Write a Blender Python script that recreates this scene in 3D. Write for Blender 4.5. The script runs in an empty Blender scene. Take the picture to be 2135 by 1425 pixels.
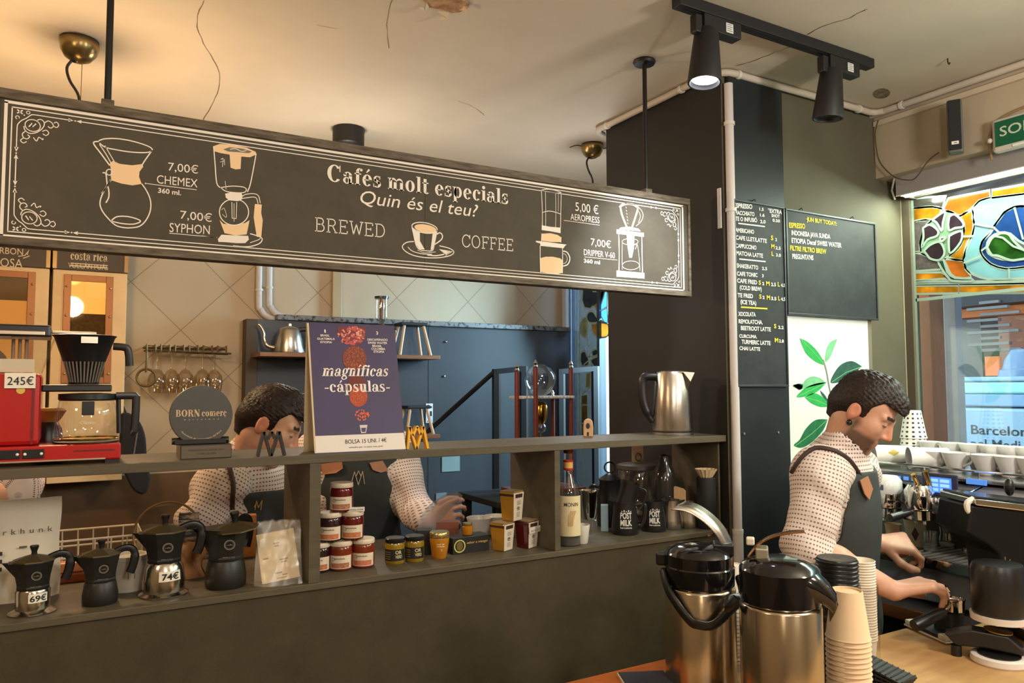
import bpy, bmesh, math, random
import numpy as np
from mathutils import Matrix, Vector, noise
PI = math.pi
SC = bpy.context.scene
COL = SC.collection
random.seed(7)

# ------------------------------------------------------------------ camera
EYE = 1.62
FPX, CX, CY = 1580.0, 1067.5, 712.5
def _cam_axes(yaw, pitch, roll):
    fwd = Vector((math.sin(yaw)*math.cos(pitch), math.cos(yaw)*math.cos(pitch), math.sin(pitch)))
    right = Vector((math.cos(yaw), -math.sin(yaw), 0))
    up = right.cross(fwd)
    r2 = right*math.cos(roll) + up*math.sin(roll)
    u2 = up*math.cos(roll) - right*math.sin(roll)
    return r2, u2, fwd
CR, CU, CF = _cam_axes(math.radians(30.05), math.radians(3.45), math.radians(-0.18))
cam_data = bpy.data.cameras.new('camera')
cam_data.sensor_width = 36.0
cam_data.lens = FPX/2135.0*36.0
cam_data.clip_start = 0.05
cam = bpy.data.objects.new('camera', cam_data)
COL.objects.link(cam)
mw = Matrix.Identity(4)
for i in range(3):
    mw[i][0], mw[i][1], mw[i][2] = CR[i], CU[i], -CF[i]
mw[2][3] = EYE
cam.matrix_world = mw
SC.camera = cam

# ------------------------------------------------------------------ look
SC.view_settings.view_transform = 'Standard'
SC.view_settings.look = 'None'
SC.view_settings.exposure = 0.15
SC.view_settings.gamma = 1.0
SC.view_settings.use_curve_mapping = False
SC.cycles.max_bounces = 8
SC.cycles.transparent_max_bounces = 16
SC.cycles.sample_clamp_indirect = 6.0
SC.cycles.caustics_reflective = False
SC.cycles.caustics_refractive = False

def lin(c):
    c = c/255.0
    return c/12.92 if c <= 0.04045 else ((c+0.055)/1.055)**2.4
def rgb(t):
    return (lin(t[0]), lin(t[1]), lin(t[2]), 1.0)

# ------------------------------------------------------------------ daylight, lamps and added fill lights
world = bpy.data.worlds.new('sky')
SC.world = world
world.use_nodes = True
_wn = world.node_tree
_bg = _wn.nodes['Background']
_bg.inputs['Color'].default_value = (0.62, 0.82, 1.0, 1.0)
_bg.inputs['Strength'].default_value = 3.0

def lamp(name, kind, loc, power, color, size=0.1, aim=None, spot=None, blend=0.4, size_y=None, spread=None):
    d = bpy.data.lights.new(name, kind)
    d.energy = power
    d.color = color
    if kind == 'AREA':
        d.shape = 'RECTANGLE' if size_y else 'DISK'
        d.size = size
        if size_y: d.size_y = size_y
        if spread: d.spread = spread
    else:
        d.shadow_soft_size = size
    if spot:
        d.spot_size = spot
        d.spot_blend = blend
    o = bpy.data.objects.new(name, d)
    o.location = loc
    if aim is not None:
        o.rotation_euler = (Vector(aim)-Vector(loc)).to_track_quat('-Z', 'Y').to_euler()
    COL.objects.link(o)
    return o
WARM = (1.0, 0.75, 0.48)
SOFT = (1.0, 0.93, 0.84)
COOL = (0.88, 0.95, 1.0)
lamp('pendant_bulb_light', 'POINT', (-0.02, 2.69, 2.12), 24, (1.0, 0.66, 0.36), 0.06)
lamp('pendant_bulb_light', 'POINT', (0.95, 3.0, 2.14), 12, SOFT, 0.06)
lamp('pendant_bulb_light', 'POINT', (2.0, 2.72, 2.12), 8, (0.95, 0.97, 1.0), 0.06)
for (lx, ly, lp, lc) in ((-1.0, 0.9, 22, WARM), (0.3, -0.5, 34, SOFT), (1.9, 0.0, 58, (1.0, 0.96, 0.88)), (-1.2, -1.7, 20, WARM), (1.0, -2.2, 30, SOFT)):
    lamp('room_fill_light', 'POINT', (lx, ly, 2.22), lp, lc, 0.11)  # added fill on the unseen customer side, brightening ceiling and room
lamp('track_spot_light', 'SPOT', (1.575, 1.42, 2.40), 50, (0.86, 0.92, 1.0), 0.03, aim=(1.60, 1.94, 1.96), spot=math.radians(58), blend=0.9)

# ------------------------------------------------------------------ pixel rays (photograph frame 2135 x 1425)
def ray(px, py):
    return CR*((px-CX)/FPX) - CU*((py-CY)/FPX) + CF
def at(px, py, X=None, Y=None, Z=None, D=None):
    d = ray(px, py)
    if X is not None: t = X/d.x
    elif Y is not None: t = Y/d.y
    elif Z is not None: t = (Z-EYE)/d.z
    else: t = D
    p = d*t
    p.z += EYE
    return p
def on_plane(px, py, o, n):
    d = ray(px, py)
    e = Vector((0, 0, EYE))
    t = (Vector(o)-e).dot(n)/d.dot(n)
    return e+d*t
def zc(x0, y0, s):
    return lambda pts: [(x0+a/s, y0+b/s) for a, b in pts]

# ------------------------------------------------------------------ materials
MATS = {}
def _pr(name):
    m = bpy.data.materials.new(name)
    m.use_nodes = True
    nt = m.node_tree
    return m, nt, nt.nodes['Principled BSDF']
def mat(name, col, rough=0.5, metal=0.0, var=0.0, vscale=8.0, bump=0.0, bscale=60.0, coat=0.0, emit=None, estr=0.0,
        stretch=None, col2=None, spec=None, trans=0.0, alpha=1.0, sheen=0.0, contrast=(0.35, 0.65), sss=0.0, detail=4.0):
    if name in MATS: return MATS[name]
    m, nt, b = _pr(name)
    L = nt.links.new
    b.inputs['Base Color'].default_value = rgb(col)
    b.inputs['Roughness'].default_value = rough
    b.inputs['Metallic'].default_value = metal
    b.inputs['Coat Weight'].default_value = coat
    if spec is not None: b.inputs['Specular IOR Level'].default_value = spec
    if trans: b.inputs['Transmission Weight'].default_value = trans
    if alpha < 1: b.inputs['Alpha'].default_value = alpha
    if sss:
        b.inputs['Subsurface Weight'].default_value = sss
        b.inputs['Subsurface Radius'].default_value = (0.012, 0.005, 0.003)
    if emit:
        b.inputs['Emission Color'].default_value = rgb(emit)
        b.inputs['Emission Strength'].default_value = estr
    if var or bump or col2:
        tc = nt.nodes.new('ShaderNodeTexCoord')
        mp = nt.nodes.new('ShaderNodeMapping')
        L(tc.outputs['Object'], mp.inputs['Vector'])
        if stretch: mp.inputs['Scale'].default_value = stretch
        if var or col2:
            n = nt.nodes.new('ShaderNodeTexNoise')
            n.inputs['Scale'].default_value = vscale
            n.inputs['Detail'].default_value = detail
            n.inputs['Roughness'].default_value = 0.65
            L(mp.outputs['Vector'], n.inputs['Vector'])
            r = nt.nodes.new('ShaderNodeValToRGB')
            c = rgb(col)
            d = rgb(col2) if col2 else tuple(max(0, c[i]*(1-var)) for i in range(3))+(1,)
            e = c if col2 else tuple(min(1, c[i]*(1+var)) for i in range(3))+(1,)
            r.color_ramp.elements[0].position = contrast[0]
            r.color_ramp.elements[1].position = contrast[1]
            r.color_ramp.elements[0].color = d
            r.color_ramp.elements[1].color = e
            L(n.outputs['Fac'], r.inputs['Fac'])
            L(r.outputs['Color'], b.inputs['Base Color'])
        if bump:
            n2 = nt.nodes.new('ShaderNodeTexNoise')
            n2.inputs['Scale'].default_value = bscale
            n2.inputs['Detail'].default_value = 5
            L(mp.outputs['Vector'], n2.inputs['Vector'])
            bp = nt.nodes.new('ShaderNodeBump')
            bp.inputs['Strength'].default_value = bump
            bp.inputs['Distance'].default_value = 0.004
            L(n2.outputs['Fac'], bp.inputs['Height'])
            L(bp.outputs['Normal'], b.inputs['Normal'])
    MATS[name] = m
    return m
def glass(name, tint=(255, 255, 255), refl=0.12, rough=0.02, density=0.0):
    """thin clear glass: see-through with a surface reflection that grows at grazing angles"""
    if name in MATS: return MATS[name]
    m, nt, b = _pr(name)
    nt.nodes.remove(b)
    L = nt.links.new
    t = nt.nodes.new('ShaderNodeBsdfTransparent')
    t.inputs['Color'].default_value = rgb(tint)
    g = nt.nodes.new('ShaderNodeBsdfGlossy')
    g.inputs['Roughness'].default_value = rough
    g.inputs['Color'].default_value = (1, 1, 1, 1)
    lw = nt.nodes.new('ShaderNodeLayerWeight')
    lw.inputs['Blend'].default_value = 0.35
    ma = nt.nodes.new('ShaderNodeMath')
    ma.operation = 'MULTIPLY_ADD'
    ma.inputs[1].default_value = 0.28
    ma.inputs[2].default_value = refl*0.5
    L(lw.outputs['Facing'], ma.inputs[0])
    mx = nt.nodes.new('ShaderNodeMixShader')
    L(ma.outputs[0], mx.inputs['Fac'])
    L(t.outputs[0], mx.inputs[1])
    last = mx
    L(g.outputs[0], mx.inputs[2])
    if density:
        d = nt.nodes.new('ShaderNodeBsdfDiffuse')
        d.inputs['Color'].default_value = rgb(tint)
        m2 = nt.nodes.new('ShaderNodeMixShader')
        m2.inputs['Fac'].default_value = density
        L(mx.outputs[0], m2.inputs[1])
        L(d.outputs[0], m2.inputs[2])
        last = m2
    L(last.outputs[0], nt.nodes['Material Output'].inputs['Surface'])
    MATS[name] = m
    return m

# ------------------------------------------------------------------ mesh builder
class MB:
    def __init__(s):
        s.v = []; s.f = []; s.uv = None
    def add(s, vs, fs, M=None):
        o = len(s.v)
        if M is not None: vs = [M @ Vector(p) for p in vs]
        s.v.extend([tuple(p) for p in vs])
        s.f.extend([tuple(i+o for i in f) for f in fs])
        return s
    def box(s, x0, x1, y0, y1, z0, z1, M=None):
        x0, x1 = min(x0, x1), max(x0, x1); y0, y1 = min(y0, y1), max(y0, y1); z0, z1 = min(z0, z1), max(z0, z1)
        vs = [(x0,y0,z0),(x1,y0,z0),(x1,y1,z0),(x0,y1,z0),(x0,y0,z1),(x1,y0,z1),(x1,y1,z1),(x0,y1,z1)]
        return s.add(vs, [(0,3,2,1),(4,5,6,7),(0,1,5,4),(1,2,6,5),(2,3,7,6),(3,0,4,7)], M)
    def lathe(s, prof, n=28, M=None, c=(0,0,0), cap=True, a0=0.0, a1=2*PI):
        vs, fs = [], []
        k = len(prof)
        full = abs(a1-a0-2*PI) < 1e-6
        m = n if full else n+1
        for i in range(m):
            a = a0+(a1-a0)*i/n
            ca, sa = math.cos(a), math.sin(a)
            for r, z in prof: vs.append((c[0]+r*ca, c[1]+r*sa, c[2]+z))
        for i in range(n):
            j = (i+1) % m
            for q in range(k-1):
                fs.append((i*k+q, j*k+q, j*k+q+1, i*k+q+1))
        if cap and full:
            if prof[0][0] > 1e-6: fs.append(tuple(i*k for i in reversed(range(n))))
            if prof[-1][0] > 1e-6: fs.append(tuple(i*k+k-1 for i in range(n)))
        return s.add(vs, fs, M)
    def cyl(s, p0, p1, r0, r1=None, n=20):
        return s.tube([p0, p1], [r0, r0 if r1 is None else r1], n)
    def ball(s, c, r, n=16, sc=(1,1,1), M=None):
        prof = [(max(0.0, r*math.sin(PI*i/(n//2))), -r*math.cos(PI*i/(n//2))) for i in range(n//2+1)]
        prof[0] = (0, -r); prof[-1] = (0, r)
        T = Matrix.Translation(c) @ Matrix.Diagonal((sc[0], sc[1], sc[2], 1))
        return s.lathe(prof, n, (M @ T) if M is not None else T, cap=False)
    def tube(s, pts, r, n=8, closed=False, cap=True, flat=1.0):
        pts = [Vector(p) for p in pts]
        k = len(pts)
        rs = r if isinstance(r, (list, tuple)) else [r]*k
        vs, fs = [], []
        prev = None
        for i, p in enumerate(pts):
            if closed: t = pts[(i+1) % k]-pts[i-1]
            else: t = pts[min(i+1, k-1)]-pts[max(i-1, 0)]
            if t.length < 1e-9: t = Vector((0, 0, 1))
            t.normalize()
            if prev is None:
                a = Vector((0, 0, 1)) if abs(t.z) < 0.9 else Vector((1, 0, 0))
                u = t.cross(a).normalized()
            else:
                u = prev-t*prev.dot(t)
                u = u.normalized() if u.length > 1e-6 else t.orthogonal().normalized()
            prev = u
            w = t.cross(u)
            for j in range(n):
                a = 2*PI*j/n
                vs.append(p+u*(rs[i]*math.cos(a))+w*(rs[i]*flat*math.sin(a)))
        for i in range(k if closed else k-1):
            q = (i+1) % k
            for j in range(n):
                l = (j+1) % n
                fs.append((i*n+j, i*n+l, q*n+l, q*n+j))
        if cap and not closed:
            fs.append(tuple(reversed(range(n))))
            fs.append(tuple((k-1)*n+j for j in range(n)))
        return s.add(vs, fs)
    def prism(s, poly, to3, n, d):
        """extrude a 2-D outline: to3 maps a 2-D point to space, n is the direction, d the depth"""
        n = Vector(n)
        a = [Vector(to3(p)) for p in poly]
        k = len(a)
        nrm = Vector((0, 0, 0))
        for i in range(k): nrm += a[i].cross(a[(i+1) % k])
        vs = a+[p+n*d for p in a]
        bot, top = tuple(range(k)), tuple(range(k, 2*k))
        side = [(i, (i+1) % k, (i+1) % k+k, i+k) for i in range(k)]
        flip = nrm.dot(n)*d > 0
        if flip: fs = [bot[::-1], top]+side
        else: fs = [bot, top[::-1]]+[f[::-1] for f in side]
        return s.add(vs, fs)
    def ribbon(s, pts, w, to3, n, d=0.0006, closed=False):
        """flat painted stroke of width w (number or list) along 2-D points"""
        k = len(pts)
        if k < 2: return s
        ws = w if isinstance(w, (list, tuple)) else [w]*k
        Lp, Rp = [], []
        for i in range(k):
            if closed: a, b = pts[i-1], pts[(i+1) % k]
            else: a, b = pts[max(i-1, 0)], pts[min(i+1, k-1)]
            dx, dy = b[0]-a[0], b[1]-a[1]
            l = math.hypot(dx, dy) or 1e-9
            nx, ny = -dy/l*ws[i]/2, dx/l*ws[i]/2
            Lp.append((pts[i][0]+nx, pts[i][1]+ny)); Rp.append((pts[i][0]-nx, pts[i][1]-ny))
        n = Vector(n)
        vs = [Vector(to3(p))+n*d for p in Lp]+[Vector(to3(p))+n*d for p in Rp]
        fs = []
        for i in range(k if closed else k-1):
            j = (i+1) % k
            fs.append((i, k+i, k+j, j))
        v0, v1, v2 = vs[fs[0][0]], vs[fs[0][1]], vs[fs[0][2]]
        if (v1-v0).cross(v2-v0).dot(n) < 0: fs = [f[::-1] for f in fs]
        return s.add(vs, fs)
    def fill(s, poly, to3, n, d=0.0005):
        n = Vector(n)
        vs = [Vector(to3(p))+n*d for p in poly]
        nr = Vector((0, 0, 0))
        for i in range(len(vs)): nr += vs[i].cross(vs[(i+1) % len(vs)])
        f = tuple(range(len(vs)))
        return s.add(vs, [f if nr.dot(n) > 0 else f[::-1]])
    def build(s, name, m, parent=None, smooth=False, bev=0.0, sub=0, solid=0.0, angle=40):
        me = bpy.data.meshes.new(name)
        me.from_pydata(s.v, [], s.f)
        me.validate(verbose=False)
        ob = bpy.data.objects.new(name, me)
        COL.objects.link(ob)
        if isinstance(m, (list, tuple)):
            for q in m: me.materials.append(q)
        else: me.materials.append(m)
        if smooth:
            me.polygons.foreach_set('use_smooth', [True]*len(me.polygons))
            if angle < 180:
                try: me.set_sharp_from_angle(angle=math.radians(angle))
                except Exception: pass
        if solid:
            q = ob.modifiers.new('thickness', 'SOLIDIFY'); q.thickness = solid; q.offset = 0
        if bev:
            q = ob.modifiers.new('edge', 'BEVEL'); q.width = bev; q.segments = 2; q.limit_method = 'ANGLE'
            q.angle_limit = math.radians(35)
        if sub:
            q = ob.modifiers.new('smooth', 'SUBSURF'); q.levels = sub; q.render_levels = sub
        if parent is not None: ob.parent = parent
        return ob
def thing(name, label, cat, loc=(0,0,0), rz=0.0, group=None):
    o = bpy.data.objects.new(name, None)
    COL.objects.link(o)
    o.empty_display_size = 0.05
    o.location = loc
    o.rotation_euler = (0, 0, rz)
    o['label'] = label; o['category'] = cat
    if group: o['group'] = group
    return o
def tag(o, label, cat, group=None, kind=None):
    if label: o['label'] = label
    if cat: o['category'] = cat
    if group: o['group'] = group
    if kind: o['kind'] = kind
    return o
def struct(name, mb, m, parent=None, **kw):
    o = mb.build(name, m, parent, **kw)
    if parent is None: o['kind'] = 'structure'
    return o
def dup(root, loc, rz=None, label=None, group=None):
    r = root.copy(); COL.objects.link(r); r.location = loc
    if rz is not None: r.rotation_euler = (0, 0, rz)
    if label: r['label'] = label
    if group: r['group'] = group
    for ch in list(root.children):
        c = ch.copy(); COL.objects.link(c); c.parent = r
        for g in ch.children:
            d = g.copy(); COL.objects.link(d); d.parent = c
    return r
def arc(cx, cy, rx, ry, a0, a1, n=24, rot=0.0):
    out = []
    for i in range(n+1):
        a = math.radians(a0+(a1-a0)*i/n)
        x, y = rx*math.cos(a), ry*math.sin(a)
        c, q = math.cos(math.radians(rot)), math.sin(math.radians(rot))
        out.append((cx+x*c-y*q, cy+x*q+y*c))
    return out
def smooth_path(pts, k=6):
    """Catmull-Rom through the points (2-D or 3-D)"""
    P = [Vector(p) if len(p) == 3 else Vector((p[0], p[1], 0)) for p in pts]
    two = len(pts[0]) == 2
    out = []
    n = len(P)
    for i in range(n-1):
        p0, p1, p2, p3 = P[max(i-1, 0)], P[i], P[i+1], P[min(i+2, n-1)]
        for j in range(k):
            t = j/k
            out.append(0.5*((2*p1)+(p2-p0)*t+(2*p0-5*p1+4*p2-p3)*t*t+(3*p1-p0-3*p2+p3)*t**3))
    out.append(P[-1])
    return [(p.x, p.y) for p in out] if two else out

# ------------------------------------------------------------------ lettering
_TXT = {}
def _glyphs(s, off=0.0, shear=0.0, spacing=1.0, xs=1.0):
    key = (s, off, shear, spacing)
    if key in _TXT: return _TXT[key]
    cu = bpy.data.curves.new('t', 'FONT')
    cu.body = s; cu.size = 1.0; cu.offset = off; cu.shear = shear; cu.space_character = spacing
    cu.resolution_u = 3
    ob = bpy.data.objects.new('t', cu)
    COL.objects.link(ob)
    dg = bpy.context.evaluated_depsgraph_get()
    me = bpy.data.meshes.new_from_object(ob.evaluated_get(dg))
    vs = [(v.co.x, v.co.y) for v in me.vertices]
    fs = [tuple(p.vertices) for p in me.polygons]
    bpy.data.objects.remove(ob); bpy.data.curves.remove(cu); bpy.data.meshes.remove(me)
    _TXT[key] = (vs, fs)
    return vs, fs
def put_text(mb, s, o, u, v, width, cap, n, off=0.0, shear=0.0, d=0.0008, spacing=1.0, serif=False, align='l'):
    """writes s with its baseline starting at o, along unit u, letters up along v; width and cap height in metres"""
    if serif: vs, fs = serif_text(s, serif)
    else: vs, fs = _glyphs(s, off, shear, spacing)
    if not vs: return mb
    x0 = min(p[0] for p in vs); x1 = max(p[0] for p in vs)
    k = (width/(x1-x0)) if width else cap/0.70
    ch = 1.0 if serif else 0.70
    ky = cap/ch
    o, u, v, n = Vector(o), Vector(u), Vector(v), Vector(n)
    if align == 'c': o = o-u*((x1-x0)*k/2)
    if align == 'r': o = o-u*((x1-x0)*k)
    P = [o+u*((p[0]-x0)*k)+v*(p[1]*ky)+n*d for p in vs]
    if u.cross(v).dot(n) < 0: fs = [f[::-1] for f in fs]
    return mb.add(P, fs)
def ptext(mb, s, a, b, cap, plane_o, n, **kw):
    """lettering on a plane between two photo pixels a and b (baseline), cap height in photo pixels"""
    n = Vector(n)
    A = on_plane(a[0], a[1], plane_o, n); B = on_plane(b[0], b[1], plane_o, n)
    m = ((a[0]+b[0])/2, (a[1]+b[1])/2)
    C = on_plane(m[0], m[1], plane_o, n); D = on_plane(m[0], m[1]-cap, plane_o, n)
    u = (B-A); w = u.length; u.normalize()
    v = Vector((0, 0, 1)); v = (v-n*v.dot(n)).normalized()
    return put_text(mb, s, A, u, v, w, (D-C).length, n, **kw)

def _ring(cx, cy, rx, ry, ix, iy, a0=0, a1=360, n=28):
    o = arc(cx, cy, rx, ry, a0, a1, n); i = arc(cx, cy, ix, iy, a0, a1, n)
    vs = o+i; k = n+1
    return vs, [(j, j+1, k+j+1, k+j) for j in range(n)]
def _bar(x0, y0, x1, y1):
    return [(x0, y0), (x1, y0), (x1, y1), (x0, y1)], [(0, 1, 2, 3)]
def _dot(cx, cy, r):
    p = arc(cx, cy, r, r, 0, 360, 14)[:-1]
    return p, [tuple(range(len(p)))]
def _str(pts, w):
    m = MB(); m.ribbon(pts, w, lambda p: (p[0], p[1], 0), (0, 0, 1), 0)
    return [(a, b) for a, b, _ in m.v], m.f
T = 0.19
H = 0.055
def _stem(x, y0, y1, foot=True, head=True, t=T):
    out = [_bar(x, y0, x+t, y1)]
    if foot: out.append(_bar(x-0.07, y0, x+t+0.07, y0+H))
    if head: out.append(_bar(x-0.08, y1-H, x+0.02, y1))
    return out
def _arch(x, w, top=0.70, t=T):
    return [_ring(x+w/2, 0.44, w/2, top-0.44+0.02, w/2-0.03, top-0.44-0.10, 0, 180), _bar(x+w-t, 0.0, x+w, 0.46), _bar(x+w-t-0.06, 0, x+w+0.07, H)]
def _acute(x):
    return [_str([(x, 0.80), (x+0.17, 1.02)], [0.05, 0.13])]
_SER = {
 'o': (0.64, [_ring(0.30, 0.34, 0.30, 0.36, 0.11, 0.32)]),
 'e': (0.60, [_ring(0.29, 0.34, 0.29, 0.36, 0.10, 0.31, 0, 318), _bar(0.12, 0.33, 0.57, 0.39)]),
 'c': (0.56, [_ring(0.28, 0.34, 0.28, 0.36, 0.09, 0.31, 42, 318), _dot(0.44, 0.52, 0.10)]),
 'C': (0.86, [_ring(0.42, 0.5, 0.42, 0.52, 0.19, 0.46, 40, 320), _bar(0.70, 0.62, 0.76, 1.0)]),
 'O': (0.90, [_ring(0.42, 0.5, 0.42, 0.52, 0.19, 0.46)]),
 'a': (0.62, _stem(0.34, 0, 0.50, False, False)+[_bar(0.34, 0, 0.62, 0.07), _ring(0.22, 0.18, 0.22, 0.20, 0.08, 0.15), _ring(0.28, 0.46, 0.25, 0.24, 0.08, 0.19, 0, 165), _dot(0.11, 0.50, 0.095)]),
 's': (0.50, [_ring(0.23, 0.51, 0.21, 0.19, 0.06, 0.15, 40, 250), _ring(0.23, 0.18, 0.24, 0.20, 0.07, 0.15, -140, 75), _str([(0.07, 0.46), (0.24, 0.35), (0.40, 0.24)], 0.17), _bar(0.37, 0.50, 0.42, 0.70), _bar(0.0, 0.0, 0.05, 0.2)]),
 'm': (1.04, _stem(0.06, 0, 0.70)+_arch(0.10, 0.44)+_arch(0.50, 0.44)),
 'n': (0.66, _stem(0.06, 0, 0.70)+_arch(0.10, 0.46)),
 'u': (0.66, [_bar(0.06, 0.22, 0.25, 0.70), _bar(-0.02, 0.64, 0.10, 0.70), _ring(0.28, 0.24, 0.22, 0.26, 0.05, 0.20, 180, 360), _bar(0.38, 0, 0.57, 0.70), _bar(0.30, 0.64, 0.40, 0.70), _bar(0.57, 0, 0.64, H)]),
 'r': (0.48, _stem(0.06, 0, 0.70)+[_ring(0.32, 0.46, 0.16, 0.25, 0.10, 0.18, 60, 180), _dot(0.38, 0.58, 0.10)]),
 'l': (0.34, _stem(0.07, 0, 1.0)),
 'i': (0.34, _stem(0.07, 0, 0.70)+[_dot(0.16, 0.90, 0.11)]),
 'I': (0.34, _stem(0.07, 0, 0.70)),
 'f': (0.42, _stem(0.09, 0, 0.80, True, False)+[_bar(0.0, 0.63, 0.40, 0.70), _ring(0.30, 0.78, 0.21, 0.24, 0.04, 0.17, 60, 180), _dot(0.40, 0.92, 0.085)]),
 't': (0.42, [_bar(0.08, 0.12, 0.27, 0.92), _bar(0.0, 0.63, 0.40, 0.70), _ring(0.27, 0.14, 0.19, 0.16, 0.03, 0.10, 180, 330)]),
 'p': (0.66, _stem(0.06, -0.30, 0.70)+[_ring(0.34, 0.35, 0.27, 0.36, 0.10, 0.29)]),
 'g': (0.60, [_ring(0.27, 0.44, 0.25, 0.27, 0.09, 0.23), _ring(0.28, -0.14, 0.27, 0.18, 0.15, 0.11), _str([(0.10, 0.24), (0.07, 0.14), (0.16, 0.08), (0.42, 0.03)], [0.05, 0.09, 0.15, 0.12]), _dot(0.54, 0.66, 0.09)]),
 'B': (0.76, _stem(0.07, 0, 1.0, False, False, 0.21)+[_bar(0, 0, 0.45, H), _bar(0, 1-H, 0.42, 1), _ring(0.40, 0.76, 0.24, 0.24, 0.06, 0.20, -90, 90), _ring(0.42, 0.27, 0.28, 0.27, 0.08, 0.22, -90, 90), _bar(0.2, 0.49, 0.45, 0.54)]),
 'R': (0.82, _stem(0.07, 0, 1.0, True, False, 0.21)+[_bar(0, 1-H, 0.42, 1), _ring(0.40, 0.75, 0.26, 0.25, 0.07, 0.20, -90, 90), _bar(0.2, 0.49, 0.45, 0.54), _str([(0.45, 0.5), (0.58, 0.3), (0.66, 0.02), (0.80, 0.02)], [0.1, 0.2, 0.18, 0.05])]),
 'N': (0.90, [_bar(0.10, 0, 0.16, 1), _bar(0.0, 0, 0.27, H), _bar(-0.02, 1-H, 0.2, 1), _str([(0.12, 1.0), (0.70, 0.0)], 0.24), _bar(0.68, 0, 0.74, 1), _bar(0.56, 1-H, 0.86, 1)]),
 '-': (0.40, [_bar(0.03, 0.28, 0.37, 0.37)]),
 ' ': (0.30, []),
}
_SER['é'] = (0.60, _SER['e'][1]+_acute(0.24)); _SER['á'] = (0.62, _SER['a'][1]+_acute(0.26)); _SER['í'] = (0.34, _SER['I'][1]+_acute(0.10))
_SER['ç'] = (0.56, _SER['c'][1]+[_str([(0.28, 0.0), (0.34, -0.12), (0.22, -0.2)], 0.07)])
_W = 0.075
def _lp(*pts): return _str(list(pts), _W)
_SLAB = {
 'B': (0.80, [_lp((0.15,0),(0.15,1)), _lp((0.02,0.03),(0.45,0.03)), _lp((0.02,0.97),(0.42,0.97)), _lp((0.15,0.53),(0.45,0.53)), _ring(0.42,0.75,0.24,0.255,0.17,0.18,-90,90), _ring(0.44,0.28,0.28,0.285,0.21,0.21,-90,90)]),
 'R': (0.84, [_lp((0.15,0),(0.15,1)), _lp((0.02,0.03),(0.30,0.03)), _lp((0.02,0.97),(0.42,0.97)), _lp((0.15,0.50),(0.45,0.50)), _ring(0.42,0.735,0.26,0.27,0.19,0.20,-90,90), _lp((0.45,0.5),(0.70,0.03)), _lp((0.6,0.03),(0.82,0.03))]),
 'E': (0.76, [_lp((0.15,0),(0.15,1)), _lp((0.02,0.03),(0.68,0.03)), _lp((0.02,0.97),(0.66,0.97)), _lp((0.15,0.52),(0.50,0.52)), _lp((0.66,0),(0.66,0.22)), _lp((0.64,0.78),(0.64,1)), _lp((0.5,0.42),(0.5,0.62))]),
 'F': (0.72, [_lp((0.15,0),(0.15,1)), _lp((0.02,0.03),(0.32,0.03)), _lp((0.02,0.97),(0.66,0.97)), _lp((0.15,0.52),(0.50,0.52)), _lp((0.64,0.78),(0.64,1)), _lp((0.5,0.42),(0.5,0.62))]),
 'W': (1.10, [_lp((0.12,0.97),(0.32,0.02)), _lp((0.32,0.02),(0.54,0.8)), _lp((0.54,0.8),(0.76,0.02)), _lp((0.76,0.02),(0.96,0.97)), _lp((0,0.97),(0.26,0.97)), _lp((0.82,0.97),(1.08,0.97))]),
 'D': (0.88, [_lp((0.15,0),(0.15,1)), _lp((0.02,0.03),(0.40,0.03)), _lp((0.02,0.97),(0.40,0.97)), _ring(0.38,0.5,0.42,0.505,0.345,0.43,-90,90)]),
 'C': (0.84, [_ring(0.42,0.5,0.40,0.52,0.325,0.445,38,322), _lp((0.74,0.68),(0.74,1.0)), _lp((0.74,0.18),(0.74,0.3))]),
 'O': (0.90, [_ring(0.42,0.5,0.40,0.52,0.325,0.445)]),
}
def serif_text(s, style):
    tab = _SLAB if style == 'slab' else _SER
    sh = 0.25 if style == 'italic' else 0.0
    vs, fs = [], []
    x = 0.0
    for ch in s:
        adv, prims = tab.get(ch, _SER[' '])
        for pv, pf in prims:
            o = len(vs)
            vs.extend([(x+a+sh*b, b) for a, b in pv])
            fs.extend([tuple(i+o for i in f) for f in pf])
        x += adv+0.06
    return vs, fs
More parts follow.
